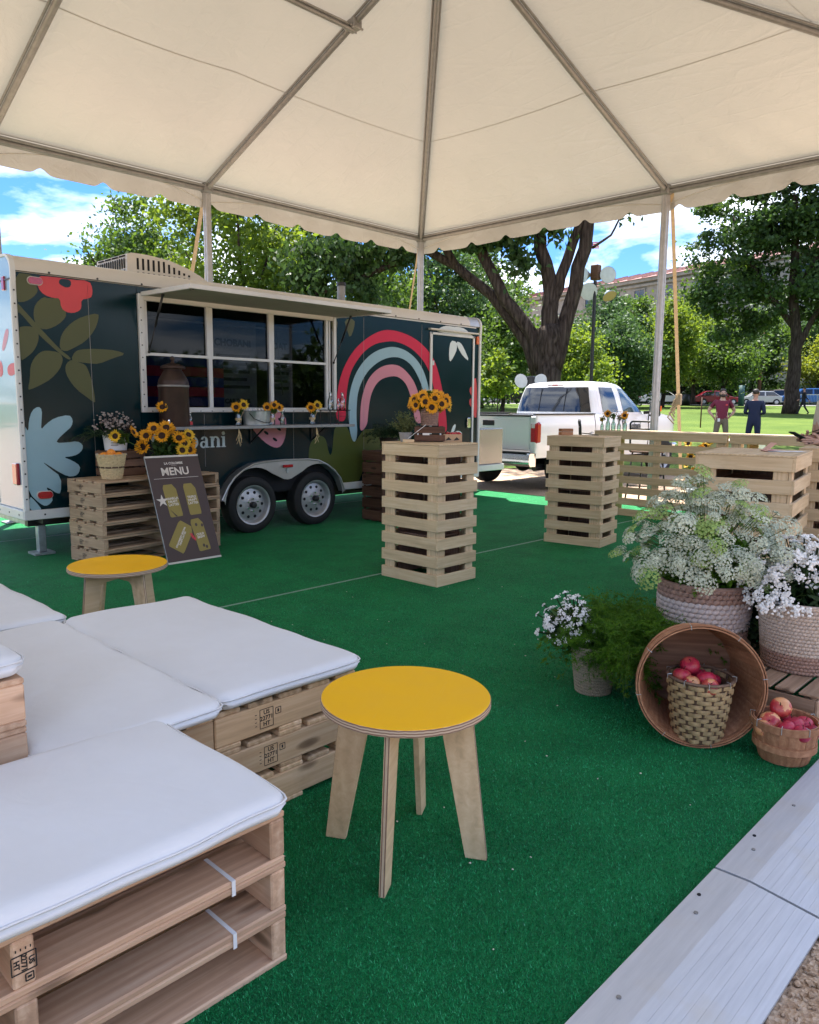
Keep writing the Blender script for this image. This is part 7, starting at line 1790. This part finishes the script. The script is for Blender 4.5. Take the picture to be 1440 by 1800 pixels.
n = 3; rf.v = [(x0-.5, y, z) for y, z in pr]+[(x1+.5, y, z) for y, z in pr]; rf.f = [(0, 3, 4, 1), (1, 4, 5, 2), (0, 1, 2), (3, 5, 4), (0, 2, 5, 3)]; rf.mi = [0]*5
RF = wb(rf, 'roof', 'rooftile')
b = B()
for k in range(46):
    x = x0+3*k; b.box((x, -5.6, 23.42), (.10, 13.2, .12), R=Matrix.Rotation(math.atan2(3.38, 12.9)*-1, 3, 'X'))
b.build('roof_ribs', 'rooftile', RF)['kind'] = 'stuff'
wm = None
for i in range(24):
    for z in (4.2, 9.4, 14.6, 19.2):
        h = 1.5 if z > 19 else 3.0; x = x0+4+5.6*i
        key = ('win', h); 
        if key not in _bc:
            q = B().box((0, .02, 0), (2.0, .06, h)); me = bpy.data.meshes.new('window'); me.from_pydata(q.v, [], q.f); me.materials.append(M['truck_dark']); _bc[key] = me
            q = B(); [q.box(c, d) for c, d in (((0, .09, -h/2-.08), (2.5, .22, .16)), ((0, .09, h/2+.10), (2.5, .18, .2)), ((-1.12, .07, 0), (.24, .14, h)), ((1.12, .07, 0), (.24, .14, h)), ((0, .07, 0), (.08, .06, h)))]; m2 = bpy.data.meshes.new('window_frame'); m2.from_pydata(q.v, [], q.f); m2.materials.append(M['stone']); _bc[key+('f',)] = m2
        o = link('window', _bc[key], BL, (x, 0, z)); link('frame', _bc[key+('f',)], o)
FP = P0+DW*19.0-NW*-3.0
fg = thing('flag', 'striped flag with a blue canton flying above the red roof', 'flag', (FP.x-4, FP.y, 23.0), rad(75.4-90+16))
B().tube([(0, 0, 0), (0, 0, 4.6)], .06, 6).build('flagpole', 'paper_white', fg)
for k in range(7):
    b = B(); n = 14
    for i in range(n+1):
        u = 1.9*i/n; w_ = .12*math.sin(u*4)*u; b.v += [(.02*u+w_*.5, -u, 4.45-.14*k-.10*u), (.02*u+w_*.5, -u, 4.31-.14*k-.10*u)]
    for i in range(n): b.f.append((2*i, 2*i+1, 2*i+3, 2*i+2)); b.mi.append(0)
    b.build('stripe', 'flag_red' if k % 2 == 0 else 'flag_white', fg)
b = B()
for i in range(9): u = .85*i/8; w_ = .12*math.sin(u*4)*u; b.v += [(.02*u+w_*.5-.03, -u, 4.46-.10*u), (.02*u+w_*.5-.03, -u, 3.88-.10*u)]
for i in range(8): b.f.append((2*i, 2*i+1, 2*i+3, 2*i+2)); b.mi.append(0)
b.build('canton', 'flag_blue', fg)
# ------------------------------------------------------------------ trees
def crown_pts(ell, n, clump=.55, nc=None, shell=.55):
    """leaf positions gathered in clumps spread through ellipsoids ell = [(cx, cy, cz, rx, ry, rz)]"""
    vol = np.array([e[3]*e[4]*e[5] for e in ell])**.75; vol /= vol.sum(); out = []
    for e, v in zip(ell, vol):
        m = max(30, int(n*v)); k = max(8, int(m/ (nc or 110))); d = unit(nrg.normal(size=(k, 3))); r = shell+(1.03-shell)*nrg.random((k, 1))**.6
        c = d*r*np.array(e[3:])+np.array(e[:3]); s = clump*(.55+.9*nrg.random((k, 1)))
        i = nrg.integers(0, k, m); p = c[i]+nrg.normal(size=(m, 3))*s[i]*np.array([1, 1, .62]); out.append(p)
    return np.concatenate(out)
def crown(parent, ell, n, size, mat, clump=.55, droop=0.0, stretch=1.6, shell=.5, nc=None):
    P = crown_pts(ell, n, clump, nc, shell); V, F, t = leaves(P, size, .55, stretch, .5, droop)
    return np_mesh('crown', V, F, mat, parent, t)
def limb(b, pts, r0, r1, n=8):
    pts = [Vector(p) for p in pts]; P = []
    for i in range(len(pts)-1):
        for k in range(3):
            q = pts[i].lerp(pts[i+1], k/3); P.append(q+Vector((rng.gauss(0, 1), rng.gauss(0, 1), rng.gauss(0, .5)))*r0*.10)
    P.append(pts[-1]); b.tube(P, [r0+(r1-r0)*(i/(len(P)-1))**.8 for i in range(len(P))], n)
def tree(label, px, dist, top, width, mat, n, size, base=None, name='leafy_tree', trunk=.22, group='trees in the park', lobes=7, clump=.6, seed=0, shell=.45):
    r = random.Random(seed+int(px)); x, y = polar(bpx(px), dist); g = ground_z(x, y); base = base if base is not None else g+top*.22
    t = thing(name, label, 'tree', (x, y, g), 0, group); zc, rz = (top+base)/2-g, (top-base)/2
    ell = [(0, 0, zc, width*.36, width*.36, rz*.72)]
    for k in range(lobes):
        a = 2*math.pi*k/lobes+r.uniform(-.4, .4); q = r.uniform(-.75, .8); rr = width*.30*math.sqrt(max(.1, 1-q*q))+.1
        s = r.uniform(.16, .26)*width; ell.append((rr*math.cos(a), rr*math.sin(a), zc+q*rz*.72, s, s, s*r.uniform(.7, 1.1)))
    ell.append((r.uniform(-.1, .1)*width, 0, zc+rz*.72, width*.2, width*.2, rz*.28))
    crown(t, ell, n, size, mat, clump, shell=shell)
    b = B(); limb(b, [(0, 0, -.1), (.03*width*r.uniform(-1, 1), 0, zc-rz*.9), (.05*width*r.uniform(-1, 1), .02*width, zc)], trunk, trunk*.45, 10)
    for k in range(5):
        a = 2*math.pi*k/5+r.uniform(-.5, .5); z0 = zc-rz*r.uniform(.25, .95); limb(b, [(0, 0, z0), (width*.16*math.cos(a), width*.16*math.sin(a), z0+rz*.35), (width*.32*math.cos(a), width*.32*math.sin(a), z0+rz*.75)], trunk*.45, trunk*.1, 6)
    b.build('trunk', 'bark', t, smooth=True); return t
# behind the trailer
tree('rounded small leaved tree at the left behind the trailer roof', 248, 37, 10.4, 6.6, 'leaf_mid', 20000, .125, 2.2, trunk=.25, seed=1, clump=.45)
tree('lower tree peeking over the trailer roof at the far left', 138, 41, 6.6, 4.6, 'leaf_mid', 11000, .125, 1.5, trunk=.2, seed=2, clump=.42)
tree('bright green tree between the left tent pole and its valance', 430, 31, 12.2, 6.4, 'leaf_bright', 20000, .13, 2.0, trunk=.24, seed=3, clump=.5)
tree('dark green tree above the awning of the trailer', 555, 39, 13.2, 7.8, 'leaf_dark', 17000, .15, 1.4, trunk=.26, seed=4)
tree('loose green tree behind the vent pipe of the trailer', 672, 52, 11.2, 7.6, 'leaf_mid', 13000, .16, 1.6, trunk=.24, seed=5, shell=.2)
tree('shaded tree right of the corner tent pole', 775, 56, 14.5, 8.5, 'leaf_blue', 15000, .18, 1.5, trunk=.26, seed=6)
tree('tree with olive leaves behind the left elm limbs', 842, 62, 16.0, 9.0, 'leaf_mid', 15000, .19, 1.6, trunk=.3, seed=7)
tree('yellow green tree low behind the elm trunk', 880, 47, 7.6, 5.0, 'leaf_mid', 9000, .15, 1.3, trunk=.18, seed=8)
tree('dark shade tree left of the elm trunk', 812, 70, 10.5, 10, 'leaf_dark', 11000, .2, 1.6, trunk=.3, seed=9)
tree('young sapling on a slim trunk left of the pickup cab', 871, 33, 3.7, 1.5, 'leaf_bright', 1800, .11, 1.25, 'sapling', .035, seed=10, lobes=5, clump=.16)
tree('small sapling just right of the floodlight pole', 1048, 44, 3.9, 1.6, 'leaf_bright', 1500, .12, 1.2, 'sapling', .035, seed=11, lobes=5, clump=.18)
tree('lime green tree right of the elm trunk', 1003, 58, 7.2, 5.0, 'leaf_bright', 9000, .16, 1.2, trunk=.2, seed=12)
tree('tall dark tree behind the floodlights', 1052, 84, 13.4, 8.0, 'leaf_blue', 14000, .22, 2.0, trunk=.3, seed=13)
tree('bluish round tree below the floodlights', 1083, 66, 8.8, 5.6, 'leaf_blue', 9500, .18, 1.4, trunk=.22, seed=14)
tree('tall grey green tree left of the right tent pole', 1100, 92, 13.8, 7.2, 'leaf_mid', 12000, .22, 3.0, trunk=.3, seed=15)
tree('yellow green tree behind the right tent pole', 1158, 70, 10.4, 5.6, 'leaf_bright', 13000, .18, 2.2, trunk=.24, seed=16)
tree('lime green tree right of the tan tie strap', 1212, 80, 11.8, 6.6, 'leaf_bright', 13000, .2, 2.4, trunk=.26, seed=17)
tree('dark tree shading the street behind the pickup hood', 1185, 93, 10.0, 9.0, 'leaf_dark', 9000, .22, 1.8, trunk=.3, seed=18)
tree('light green tree at the right behind the barriers', 1428, 93, 8.6, 6.0, 'leaf_yellow', 8000, .2, 2.6, trunk=.2, seed=19)
tree('dark tree before the stone wall left of the big trunk', 1275, 94, 9.0, 9.0, 'leaf_dark', 9000, .22, 2.0, trunk=.3, seed=20)
tree('tall tree before the stone wall left of the big trunk', 1312, 97, 12.5, 8.0, 'leaf_mid', 10000, .23, 3.0, trunk=.28, seed=22)
tree('tall tree before the stone wall right of the big trunk', 1425, 103, 15.5, 9.0, 'leaf_blue', 10000, .24, 4.5, trunk=.28, seed=23)
tree('green tree closing the gap in the row behind the pickup windscreen', 1130, 97, 11.6, 8.0, 'leaf_mid', 10000, .23, 2.5, trunk=.28, seed=24)
tree('pale green street tree above the man in maroon', 1262, 73, 8.2, 5.6, 'leaf_mid', 8000, .18, 2.6, trunk=.2, seed=21)
for k, px in enumerate((700, 790, 870, 960, 1060, 1150, 1240, 1330, 1420)):
    x, y = street_pt(bpx(px), 96+3*(k % 2)); t = thing('hedge', 'stretch of dark hedge beyond the street, number %s from the left' % ('one', 'two', 'three', 'four', 'five', 'six', 'seven', 'eight', 'nine')[k], 'hedge', (x, y, ground_z(x, y)), 0, 'dark hedges beyond the street')
    crown(t, [(0, 0, 1.2, 3.2, 3.2, 1.3), (-3, 3.5, 1.1, 3, 3, 1.2), (2.5, -3.5, 1.1, 3, 3, 1.2)], 3600, .24, 'leaf_dark', .6).name = 'leaves'
# unseen trees behind the camera's right shoulder, added to darken the trailer side's reflections
def added_treeline():
    P = []
    for k in range(46):
        a = rad(-150+3.6*k+rng.uniform(-1, 1)); d = rng.uniform(52, 72); h = rng.uniform(5, 8.5); x, y = d*math.cos(a), d*math.sin(a)
        if x*math.cos(YAW)+y*math.sin(YAW) > 30 and math.degrees(a) > 5: continue
        P.append(crown_pts([(x, y, h*.5, 5, 5, h*.5)], 900, .9, 60, .3))
    V, F, t = leaves(np.concatenate(P), .55, .5, 1.6, .5); o = np_mesh('added_treeline', V, F, 'leaf_mid', None, t); o['kind'] = 'stuff'
added_treeline()
# big elm
ex_, ey_ = polar(bpx(958), 27.0); eg = ground_z(ex_, ey_); EB = bpx(958); ER = Vector((math.sin(rad(EB)), -math.cos(rad(EB)), 0)); EF = Vector((math.cos(rad(EB)), math.sin(rad(EB)), 0))
def E_(u, z, d=0.0): return ER*u+EF*d+Vector((0, 0, z-eg))
elm = thing('elm_tree', 'massive elm with a forked furrowed trunk behind the pickup', 'tree', (ex_, ey_, eg))
b = B()
limb(b, [E_(0, eg-.2), E_(-.02, 1.0), E_(-.02, 2.2), E_(-.04, 3.2), E_(-.05, 4.0)], .47, .42, 18)
limb(b, [E_(-.25, 2.6), E_(-.55, 3.8), E_(-1.5, 5.0), E_(-2.3, 6.4), E_(-2.9, 8.2), E_(-3.4, 10.5)], .27, .15, 12)
limb(b, [E_(-.35, 2.5, .2), E_(-.9, 3.9, .3), E_(-2.1, 5.2, .3), E_(-3.3, 6.2, .2), E_(-4.4, 6.75), E_(-5.6, 6.2), E_(-7.0, 5.6), E_(-8.4, 5.2)], .25, .07, 12)
limb(b, [E_(-3.3, 6.2, .2), E_(-3.9, 7.2), E_(-4.4, 9.0), E_(-4.7, 11)], .15, .08, 10)
limb(b, [E_(-.05, 3.4), E_(-.02, 4.6), E_(.0, 5.2), E_(-.35, 6.6), E_(-.62, 7.8), E_(-.8, 10)], .32, .17, 14)
limb(b, [E_(.02, 4.6), E_(.32, 5.7), E_(.85, 7.3), E_(1.25, 9.0)], .22, .13, 12)
limb(b, [E_(.18, 2.6), E_(.50, 4.0), E_(.82, 5.4), E_(1.12, 7.2), E_(1.35, 9.4)], .30, .19, 14)
limb(b, [E_(1.3, 6.6), E_(1.9, 7.0), E_(2.2, 7.6), E_(2.35, 8.3)], .05, .025, 6)
limb(b, [E_(-5.6, 6.2), E_(-6.0, 6.7), E_(-6.8, 7.3)], .06, .02, 6); limb(b, [E_(-7.0, 5.6), E_(-7.1, 4.9), E_(-7.4, 4.2)], .05, .02, 6)
b.build('trunk', 'bark', elm, smooth=True)
P = [crown_pts([(*E_(u, z, d), rx, rx, rz)], n_, cl, 90, .2) for (u, z, d, rx, rz, n_, cl) in ((0, 12.5, 0, 6.5, 3.2, 9000, .5), (-5, 12, 0, 4.5, 2.4, 4500, .5), (5.5, 11.6, 0, 4.0, 2.4, 4500, .5), (0, 12, -4, 4, 2.4, 3500, .5))]
V, F, t_ = leaves(np.concatenate(P), .15, .5, 1.7, .5); np_mesh('crown', V, F, 'leaf_dark', elm, t_)
P = [crown_pts([(*E_(u, z, d), rx, rx*.6, rz)], int(n_*2.6), .26, 60, .1) for (u, z, d, rx, rz, n_) in ((-1.6, 7.1, -.4, 1.1, .55, 420), (-2.9, 7.0, -.5, .8, .5, 300), (-1.2, 6.2, -.4, .5, .5, 130), (.1, 7.3, -.4, .5, .6, 150), (-4.0, 7.2, -.3, 1.0, .5, 340), (-5.6, 6.6, -.2, 1.3, .5, 520), (-7.2, 6.2, -.1, 1.4, .8, 700), (-8.6, 6.0, 0, 1.3, 1.0, 700), (-6.4, 5.4, 0, .8, .6, 240), (-8.0, 4.8, 0, 1.1, .7, 380), (2.3, 7.9, -.1, .45, .3, 70), (1.2, 8.1, -.2, .5, .4, 90), (5.6, 8.5, -.2, .4, .35, 60), (6.3, 8.55, -.3, .5, .4, 80), (7.0, 8.9, -.2, .5, .4, 80))]
V, F, t_ = leaves(np.concatenate(P), .13, .1, 1.9, .5, .9); np_mesh('hanging_leaves', V, F, 'leaf_dark', elm, t_)
# big shade tree at the right
sx_, sy_ = polar(bpx(1381), 58.0); sg = ground_z(sx_, sy_); SB = bpx(1381); SR = Vector((math.sin(rad(SB)), -math.cos(rad(SB)), 0)); SFd = Vector((math.cos(rad(SB)), math.sin(rad(SB)), 0)); K = 58.0/1340/math.cos(rad(26.2))
def S_(px, py, d=0.0): return SR*((px-1381)*K*.9)+SFd*d+Vector((0, 0, 1.4+(716-py)*K-sg))
big = thing('shade_tree', 'large dark shade tree with a straight trunk at the right', 'tree', (sx_, sy_, sg))
el = []
for (px, py, rp, d) in ((1290, 455, 62, 0), (1330, 400, 52, 0), (1365, 385, 50, -1), (1420, 400, 66, 0), (1460, 460, 70, 0), (1400, 480, 75, 1), (1340, 500, 66, -1), (1280, 545, 56, 0), (1235, 560, 36, 0), (1330, 575, 50, 1), (1405, 570, 60, -1), (1460, 560, 60, 0), (1290, 600, 36, 1), (1232, 500, 22, 0), (1430, 345, 42, 0), (1470, 360, 50, 1)):
    c = S_(px, py, d); r_ = rp*K*.9; el.append((c.x, c.y, c.z, r_, r_, r_*.8))
crown(big, el, 34000, .20, 'leaf_dark', .42, shell=.45, nc=110)
el2 = [(e[0], e[1], e[2]+e[5]*.45, e[3]*.9, e[4]*.9, e[5]*.5) for e in el]  # paler leaves over the lobe tops: sunlit highlights put into the leaf colour
crown(big, el2, 11000, .18, 'leaf_mid', .42, shell=.6)
b = B()
limb(b, [(0, 0, -.1), S_(1382, 690), S_(1384, 640), S_(1380, 600), S_(1372, 520), S_(1365, 430)], .56, .20, 14)
limb(b, [S_(1384, 640), S_(1398, 605), S_(1420, 560), S_(1450, 480)], .26, .10, 10); limb(b, [S_(1381, 610), S_(1340, 560), S_(1300, 500), S_(1280, 450)], .24, .08, 10); limb(b, [S_(1376, 560), S_(1410, 500), S_(1425, 420)], .2, .08, 8)
b.build('trunk', 'bark', big, smooth=True)

# ------------------------------------------------------------------ people
from mathutils.bvhtree import BVHTree
def person(label, loc, heading, pose, mats, hair='hair_dark', beard=False, group=None, hands='curl', glasses=False, scale=1.0, long_hair=False):
    """local +y is forward, +x the person's right; pose overrides joints"""
    J = dict(pel=(0, 0, .94), sp=(0, .01, 1.12), ch=(0, .015, 1.31), nk0=(0, -.005, 1.46), nk=(0, .008, 1.53), hd0=(0, .022, 1.60), hd1=(0, .018, 1.68), hd2=(0, .008, 1.735),
             shR=(.185, -.01, 1.42), elR=(.25, -.03, 1.14), wrR=(.25, .04, .90), shL=(-.185, -.01, 1.42), elL=(-.25, -.03, 1.14), wrL=(-.25, .04, .90),
             hpR=(.095, 0, .88), knR=(.11, .02, .50), anR=(.115, -.01, .09), toR=(.135, .15, .035), hpL=(-.095, 0, .88), knL=(-.11, .02, .50), anL=(-.115, -.01, .09), toL=(-.135, .15, .035))
    J.update({k: v for k, v in pose.items() if k[:4] not in ('hand', 'palm')}); R = dict(pel=(.165, .115), sp=(.155, .11), ch=(.175, .12), nk0=(.085, .075), nk=(.056, .058), hd0=(.066, .082), hd1=(.078, .098), hd2=(.062, .078), shR=(.075, .075), elR=(.048, .048), wrR=(.029, .034), hpR=(.098, .105), knR=(.066, .07), anR=(.046, .05), toR=(.045, .03))
    for k in list(R):
        if k[-1] == 'R': R[k[:-1]+'L'] = R[k]
    Eg = [('pel', 'sp', 'shirt'), ('sp', 'ch', 'shirt'), ('ch', 'nk0', 'shirt'), ('nk0', 'nk', 'skin'), ('nk', 'hd0', 'skin'), ('hd0', 'hd1', 'skin'), ('hd1', 'hd2', 'skin')]
    for s in 'RL': Eg += [('ch', 'sh'+s, 'shirt'), ('sh'+s, 'em'+s, 'shirt'), ('em'+s, 'el'+s, 'sleeve'), ('el'+s, 'wr'+s, 'sleeve'), ('pel', 'hp'+s, 'trousers'), ('hp'+s, 'kn'+s, 'trousers'), ('kn'+s, 'an'+s, 'trousers'), ('an'+s, 'to'+s, 'shoe')]
    for s in 'RL':
        J['em'+s] = tuple((Vector(J['sh'+s])*.42+Vector(J['el'+s])*.58)); R['em'+s] = (.060, .060)
        w, e = Vector(J['wr'+s]), Vector(J['el'+s]); d = (w-e).normalized(); hd = Vector(pose.get('hand'+s, tuple(d))).normalized(); sd = Vector(pose.get('palm'+s, (0, 1, 0))); sd = (sd-hd*sd.dot(hd)).normalized(); nn = hd.cross(sd)
        J['pm'+s] = tuple(w+hd*.055); R['pm'+s] = (.034, .022); Eg.append(('wr'+s, 'pm'+s, 'skin'))
        curl = nn*(.55 if s == 'R' else -.55)*(1 if hands == 'curl' else .4)
        for k, (o, l) in enumerate(((-.030, .062), (-.010, .072), (.010, .068), (.028, .052))):
            a = w+hd*.092+sd*o; c = a+(hd+curl*.3).normalized()*l*.55; f = c+(hd*.7+curl).normalized()*l*.5
            for q, p in (('a', a), ('c', c), ('f', f)): J[q+s+str(k)] = tuple(p); R[q+s+str(k)] = (.0095, .0095)
            Eg += [('pm'+s, 'a'+s+str(k), 'skin'), ('a'+s+str(k), 'c'+s+str(k), 'skin'), ('c'+s+str(k), 'f'+s+str(k), 'skin')]
        a = w+hd*.035-sd*.034; c = a+(hd*.6-sd*.8).normalized()*.036; f = c+(hd*.9-sd*.2+curl*.5).normalized()*.032
        for q, p in (('ta', a), ('tc', c), ('tf', f)): J[q+s] = tuple(p); R[q+s] = (.012, .012)
        Eg += [('wr'+s, 'ta'+s, 'skin'), ('ta'+s, 'tc'+s, 'skin'), ('tc'+s, 'tf'+s, 'skin')]
    names = list(J); ix = {k: i for i, k in enumerate(names)}
    me = bpy.data.meshes.new('body'); me.from_pydata([J[k] for k in names], [(ix[a], ix[c]) for a, c, _ in Eg], []); o = bpy.data.objects.new('body', me); COL.objects.link(o)
    md = o.modifiers.new('skin', 'SKIN'); md.use_smooth_shade = True; o.modifiers.new('sub', 'SUBSURF').levels = 2
    for k in names: sv = me.skin_vertices[0].data[ix[k]]; sv.radius = R[k]; sv.use_root = (k == 'pel')
    dg = bpy.context.evaluated_depsgraph_get(); m2 = bpy.data.meshes.new_from_object(o.evaluated_get(dg)); bpy.data.objects.remove(o)
    m2.materials.clear(); keys = ['skin', 'shirt', 'sleeve', 'trousers', 'shoe']; [m2.materials.append(M[mats[k]]) for k in keys]
    segs = [(np.array(J[a]), np.array(J[c]), keys.index(r)) for a, c, r in Eg]; nf = len(m2.polygons); cen = np.empty(nf*3, dtype=np.float32); m2.polygons.foreach_get('center', cen); cen = cen.reshape(-1, 3); best = np.full(nf, 9e9); idx = np.zeros(nf, dtype=np.int32)
    for a, c, r in segs:
        ab = c-a; t = np.clip(((cen-a)@ab)/max(1e-9, ab@ab), 0, 1); dd = np.linalg.norm(cen-(a+ab*t[:, None]), axis=1); w = dd < best; best[w] = dd[w]; idx[w] = r
    idx[(idx == 3) & (cen[:, 2] > .97)] = 1; idx[(idx == 1) & (cen[:, 2] < .90)] = 3
    m2.polygons.foreach_set('material_index', idx); m2.polygons.foreach_set('use_smooth', np.ones(nf, dtype=bool)); m2.update()
    t = thing('person', label, 'person', loc, heading-math.pi/2, group); t.scale = (scale,)*3
    bo = link('body', m2, t); h = Vector(J['hd1'])
    b = B(); b.sphere(h+Vector((0, -.018, .030)), (.087, .100, .082), 20, 12)
    b.v = [v if not (v[1] > h.y+.045 and v[2] < h.z+.045) else (v[0], min(v[1], h.y+.05), max(v[2], h.z+.045)) for v in b.v]
    if long_hair: b.sphere(h+Vector((0, -.06, -.05)), (.07, .05, .12), 14, 10)
    b.build('hair', hair, t, smooth=True)
    f = B(); f.sphere(h+Vector((0, .105, -.035)), (.014, .020, .022), 10, 8)
    for s in (-1, 1): f.sphere(h+Vector((s*.084, -.005, -.02)), (.012, .022, .032), 10, 8)
    f.build('nose_and_ears', mats['skin'], t, smooth=True)
    e = B()
    for s in (-1, 1): e.sphere(h+Vector((s*.032, .090, -.008)), (.012, .008, .008), 8, 6)
    e.build('eyes', 'ink_black', t, smooth=True)
    B().sphere(h+Vector((0, .086, -.082)), (.024, .010, .007), 10, 6).build('mouth', 'red_lens' if not beard else 'skin_tan', t, smooth=True)
    if beard: B().sphere(h+Vector((0, .050, -.088)), (.070, .055, .050), 14, 10).build('beard', hair, t, smooth=True)
    if glasses:
        g_ = B()
        for s in (-1, 1): g_.sphere(h+Vector((s*.034, .100, -.004)), (.028, .006, .020), 12, 8); g_.tube([h+Vector((s*.06, .095, 0)), h+Vector((s*.088, .0, .0))], .004, 5)
        g_.build('sunglasses', 'black_metal', t, smooth=True)
    return t, bo
mx_, my_ = polar(bpx(1263), 23.2); mz = ground_z(mx_, my_); toCam = math.atan2(-my_, -mx_)
pm, _ = person('man in a maroon polo shirt with hands on his hips on the lawn', (mx_, my_, mz), toCam+.15,
    dict(elR=(.345, -.10, 1.17), wrR=(.225, -.02, 1.02), elL=(-.345, -.10, 1.17), wrL=(-.225, -.02, 1.02), handR=(-.45, -.5, -.6), handL=(.45, -.5, -.6), knR=(.14, .02, .5), anR=(.165, -.01, .09), toR=(.22, .13, .035), knL=(-.14, .02, .5), anL=(-.165, -.01, .09), toL=(-.22, .13, .035)),
    dict(skin='skin_light', shirt='shirt_maroon', sleeve='skin_light', trousers='trousers_khaki', shoe='black_cloth'), beard=True)
B().box((.09, .135, .92), (.06, .008, .09), ch=.002).build('badge', 'paper_white', pm); B().box((-.09, .150, 1.34), (.05, .006, .04)).build('chest_emblem', 'coral_print', pm)
nx_, ny_ = polar(bpx(1320), 22.8); nz_ = ground_z(nx_, ny_)
person('man in a dark navy suit seen from behind on the lawn', (nx_, ny_, nz_), math.atan2(ny_, nx_)-.25,
    dict(elR=(.25, .0, 1.14), wrR=(.12, .20, 1.12), elL=(-.25, .0, 1.14), wrL=(-.12, .20, 1.12), handR=(-.9, .3, 0), handL=(.9, .3, 0), palmR=(0, .2, 1), palmL=(0, .2, 1), knR=(.10, .03, .5), anR=(.08, -.02, .09), toR=(.10, .13, .035), knL=(-.15, .03, .5), anL=(-.21, .02, .09), toL=(-.25, .17, .035)),
    dict(skin='skin_tan', shirt='navy_cloth', sleeve='navy_cloth', trousers='navy_cloth', shoe='black_cloth'))
wx, wy = polar(bpx(1404), 57.0)
person('walker in black clothes crossing the far lawn by the barriers', (wx, wy, ground_z(wx, wy)), rad(RB+90),
    dict(knR=(.10, .16, .52), anR=(.10, .30, .10), toR=(.10, .45, .07), knL=(-.10, -.05, .5), anL=(-.10, -.32, .12), toL=(-.10, -.22, .04), wrR=(.22, .22, 1.0), wrL=(-.22, -.22, .95)),
    dict(skin='skin_tan', shirt='black_cloth', sleeve='black_cloth', trousers='black_cloth', shoe='black_cloth'))
# the person with the phone at the right edge
PHD = rad(146); ppos = Vector((6.99, 1.85, .008))
pp, pb = person('person in a cream printed T-shirt typing on a phone at the right edge', ppos, PHD,
    dict(elR=(.235, .00, 1.12), wrR=(.085, .225, 1.135), elL=(-.235, .00, 1.12), wrL=(-.10, .215, 1.115), handR=(-.45, .9, .12), handL=(.40, .9, .10), palmR=(.5, .1, -.9), palmL=(-.5, .1, -.9), hd0=(0, .05, 1.60), hd1=(0, .065, 1.67), hd2=(0, .055, 1.735)),
    dict(skin='skin_light', shirt='shirt_cream', sleeve='skin_light', trousers='navy_cloth', shoe='black_cloth'), glasses=True, hands='open')
wv_ = Vector((-.10, .215, 1.115)); wd = (wv_-Vector((-.235, 0, 1.12))).normalized(); b = B(); b.tube([wv_-wd*.035, wv_-wd*.012], .043, 14); o = b.build('wristwatch', 'black_rubber', pp, smooth=True, auto=40)
B().sphere(wv_-wd*.022+Vector((-.030, -.012, .012)), (.016, .018, .018), 12, 8).build('watch_case', 'aluminium', o, smooth=True)
dg = bpy.context.evaluated_depsgraph_get(); bv = BVHTree.FromPolygons([v.co for v in pb.data.vertices], [tuple(p.vertices) for p in pb.data.polygons]); q = B()
for z0, a0 in ((1.36, -.7), (1.28, -.5), (1.20, -.75), (1.12, -.55)):
    pts = []
    for k in range(26):
        u = -1.05+1.75*k/25; zz = z0+.028*math.sin(k*1.1+a0*5)+.012*math.sin(k*2.7)
        d = Vector((math.sin(u), math.cos(u), 0)); hit = bv.ray_cast(Vector((0, .01, zz))+d*.6, -d, .7)
        if hit[0] is not None: pts.append(hit[0]+d*.003)
    if len(pts) > 3: q.tube(pts, [.004+.003*abs(math.sin(i*.9)) for i in range(len(pts))], 5)
q.build('shirt_print', 'ink_black', pp, smooth=True)
Rz = Matrix.Rotation(PHD-math.pi/2, 3, 'Z'); ph_c = ppos+Rz @ Vector((-.005, .375, 1.165))
ph = thing('phone', 'black phone held in both hands at the right edge', 'phone', ph_c, PHD-math.pi/2)
B().box((0, 0, 0), (.072, .148, .009), R=Matrix.Rotation(.42, 3, 'X'), ch=.003).build('case', 'black_rubber', ph); B().box((0, -.002, .0052), (.066, .14, .001), R=Matrix.Rotation(.42, 3, 'X')).build('screen', 'truck_dark', ph)
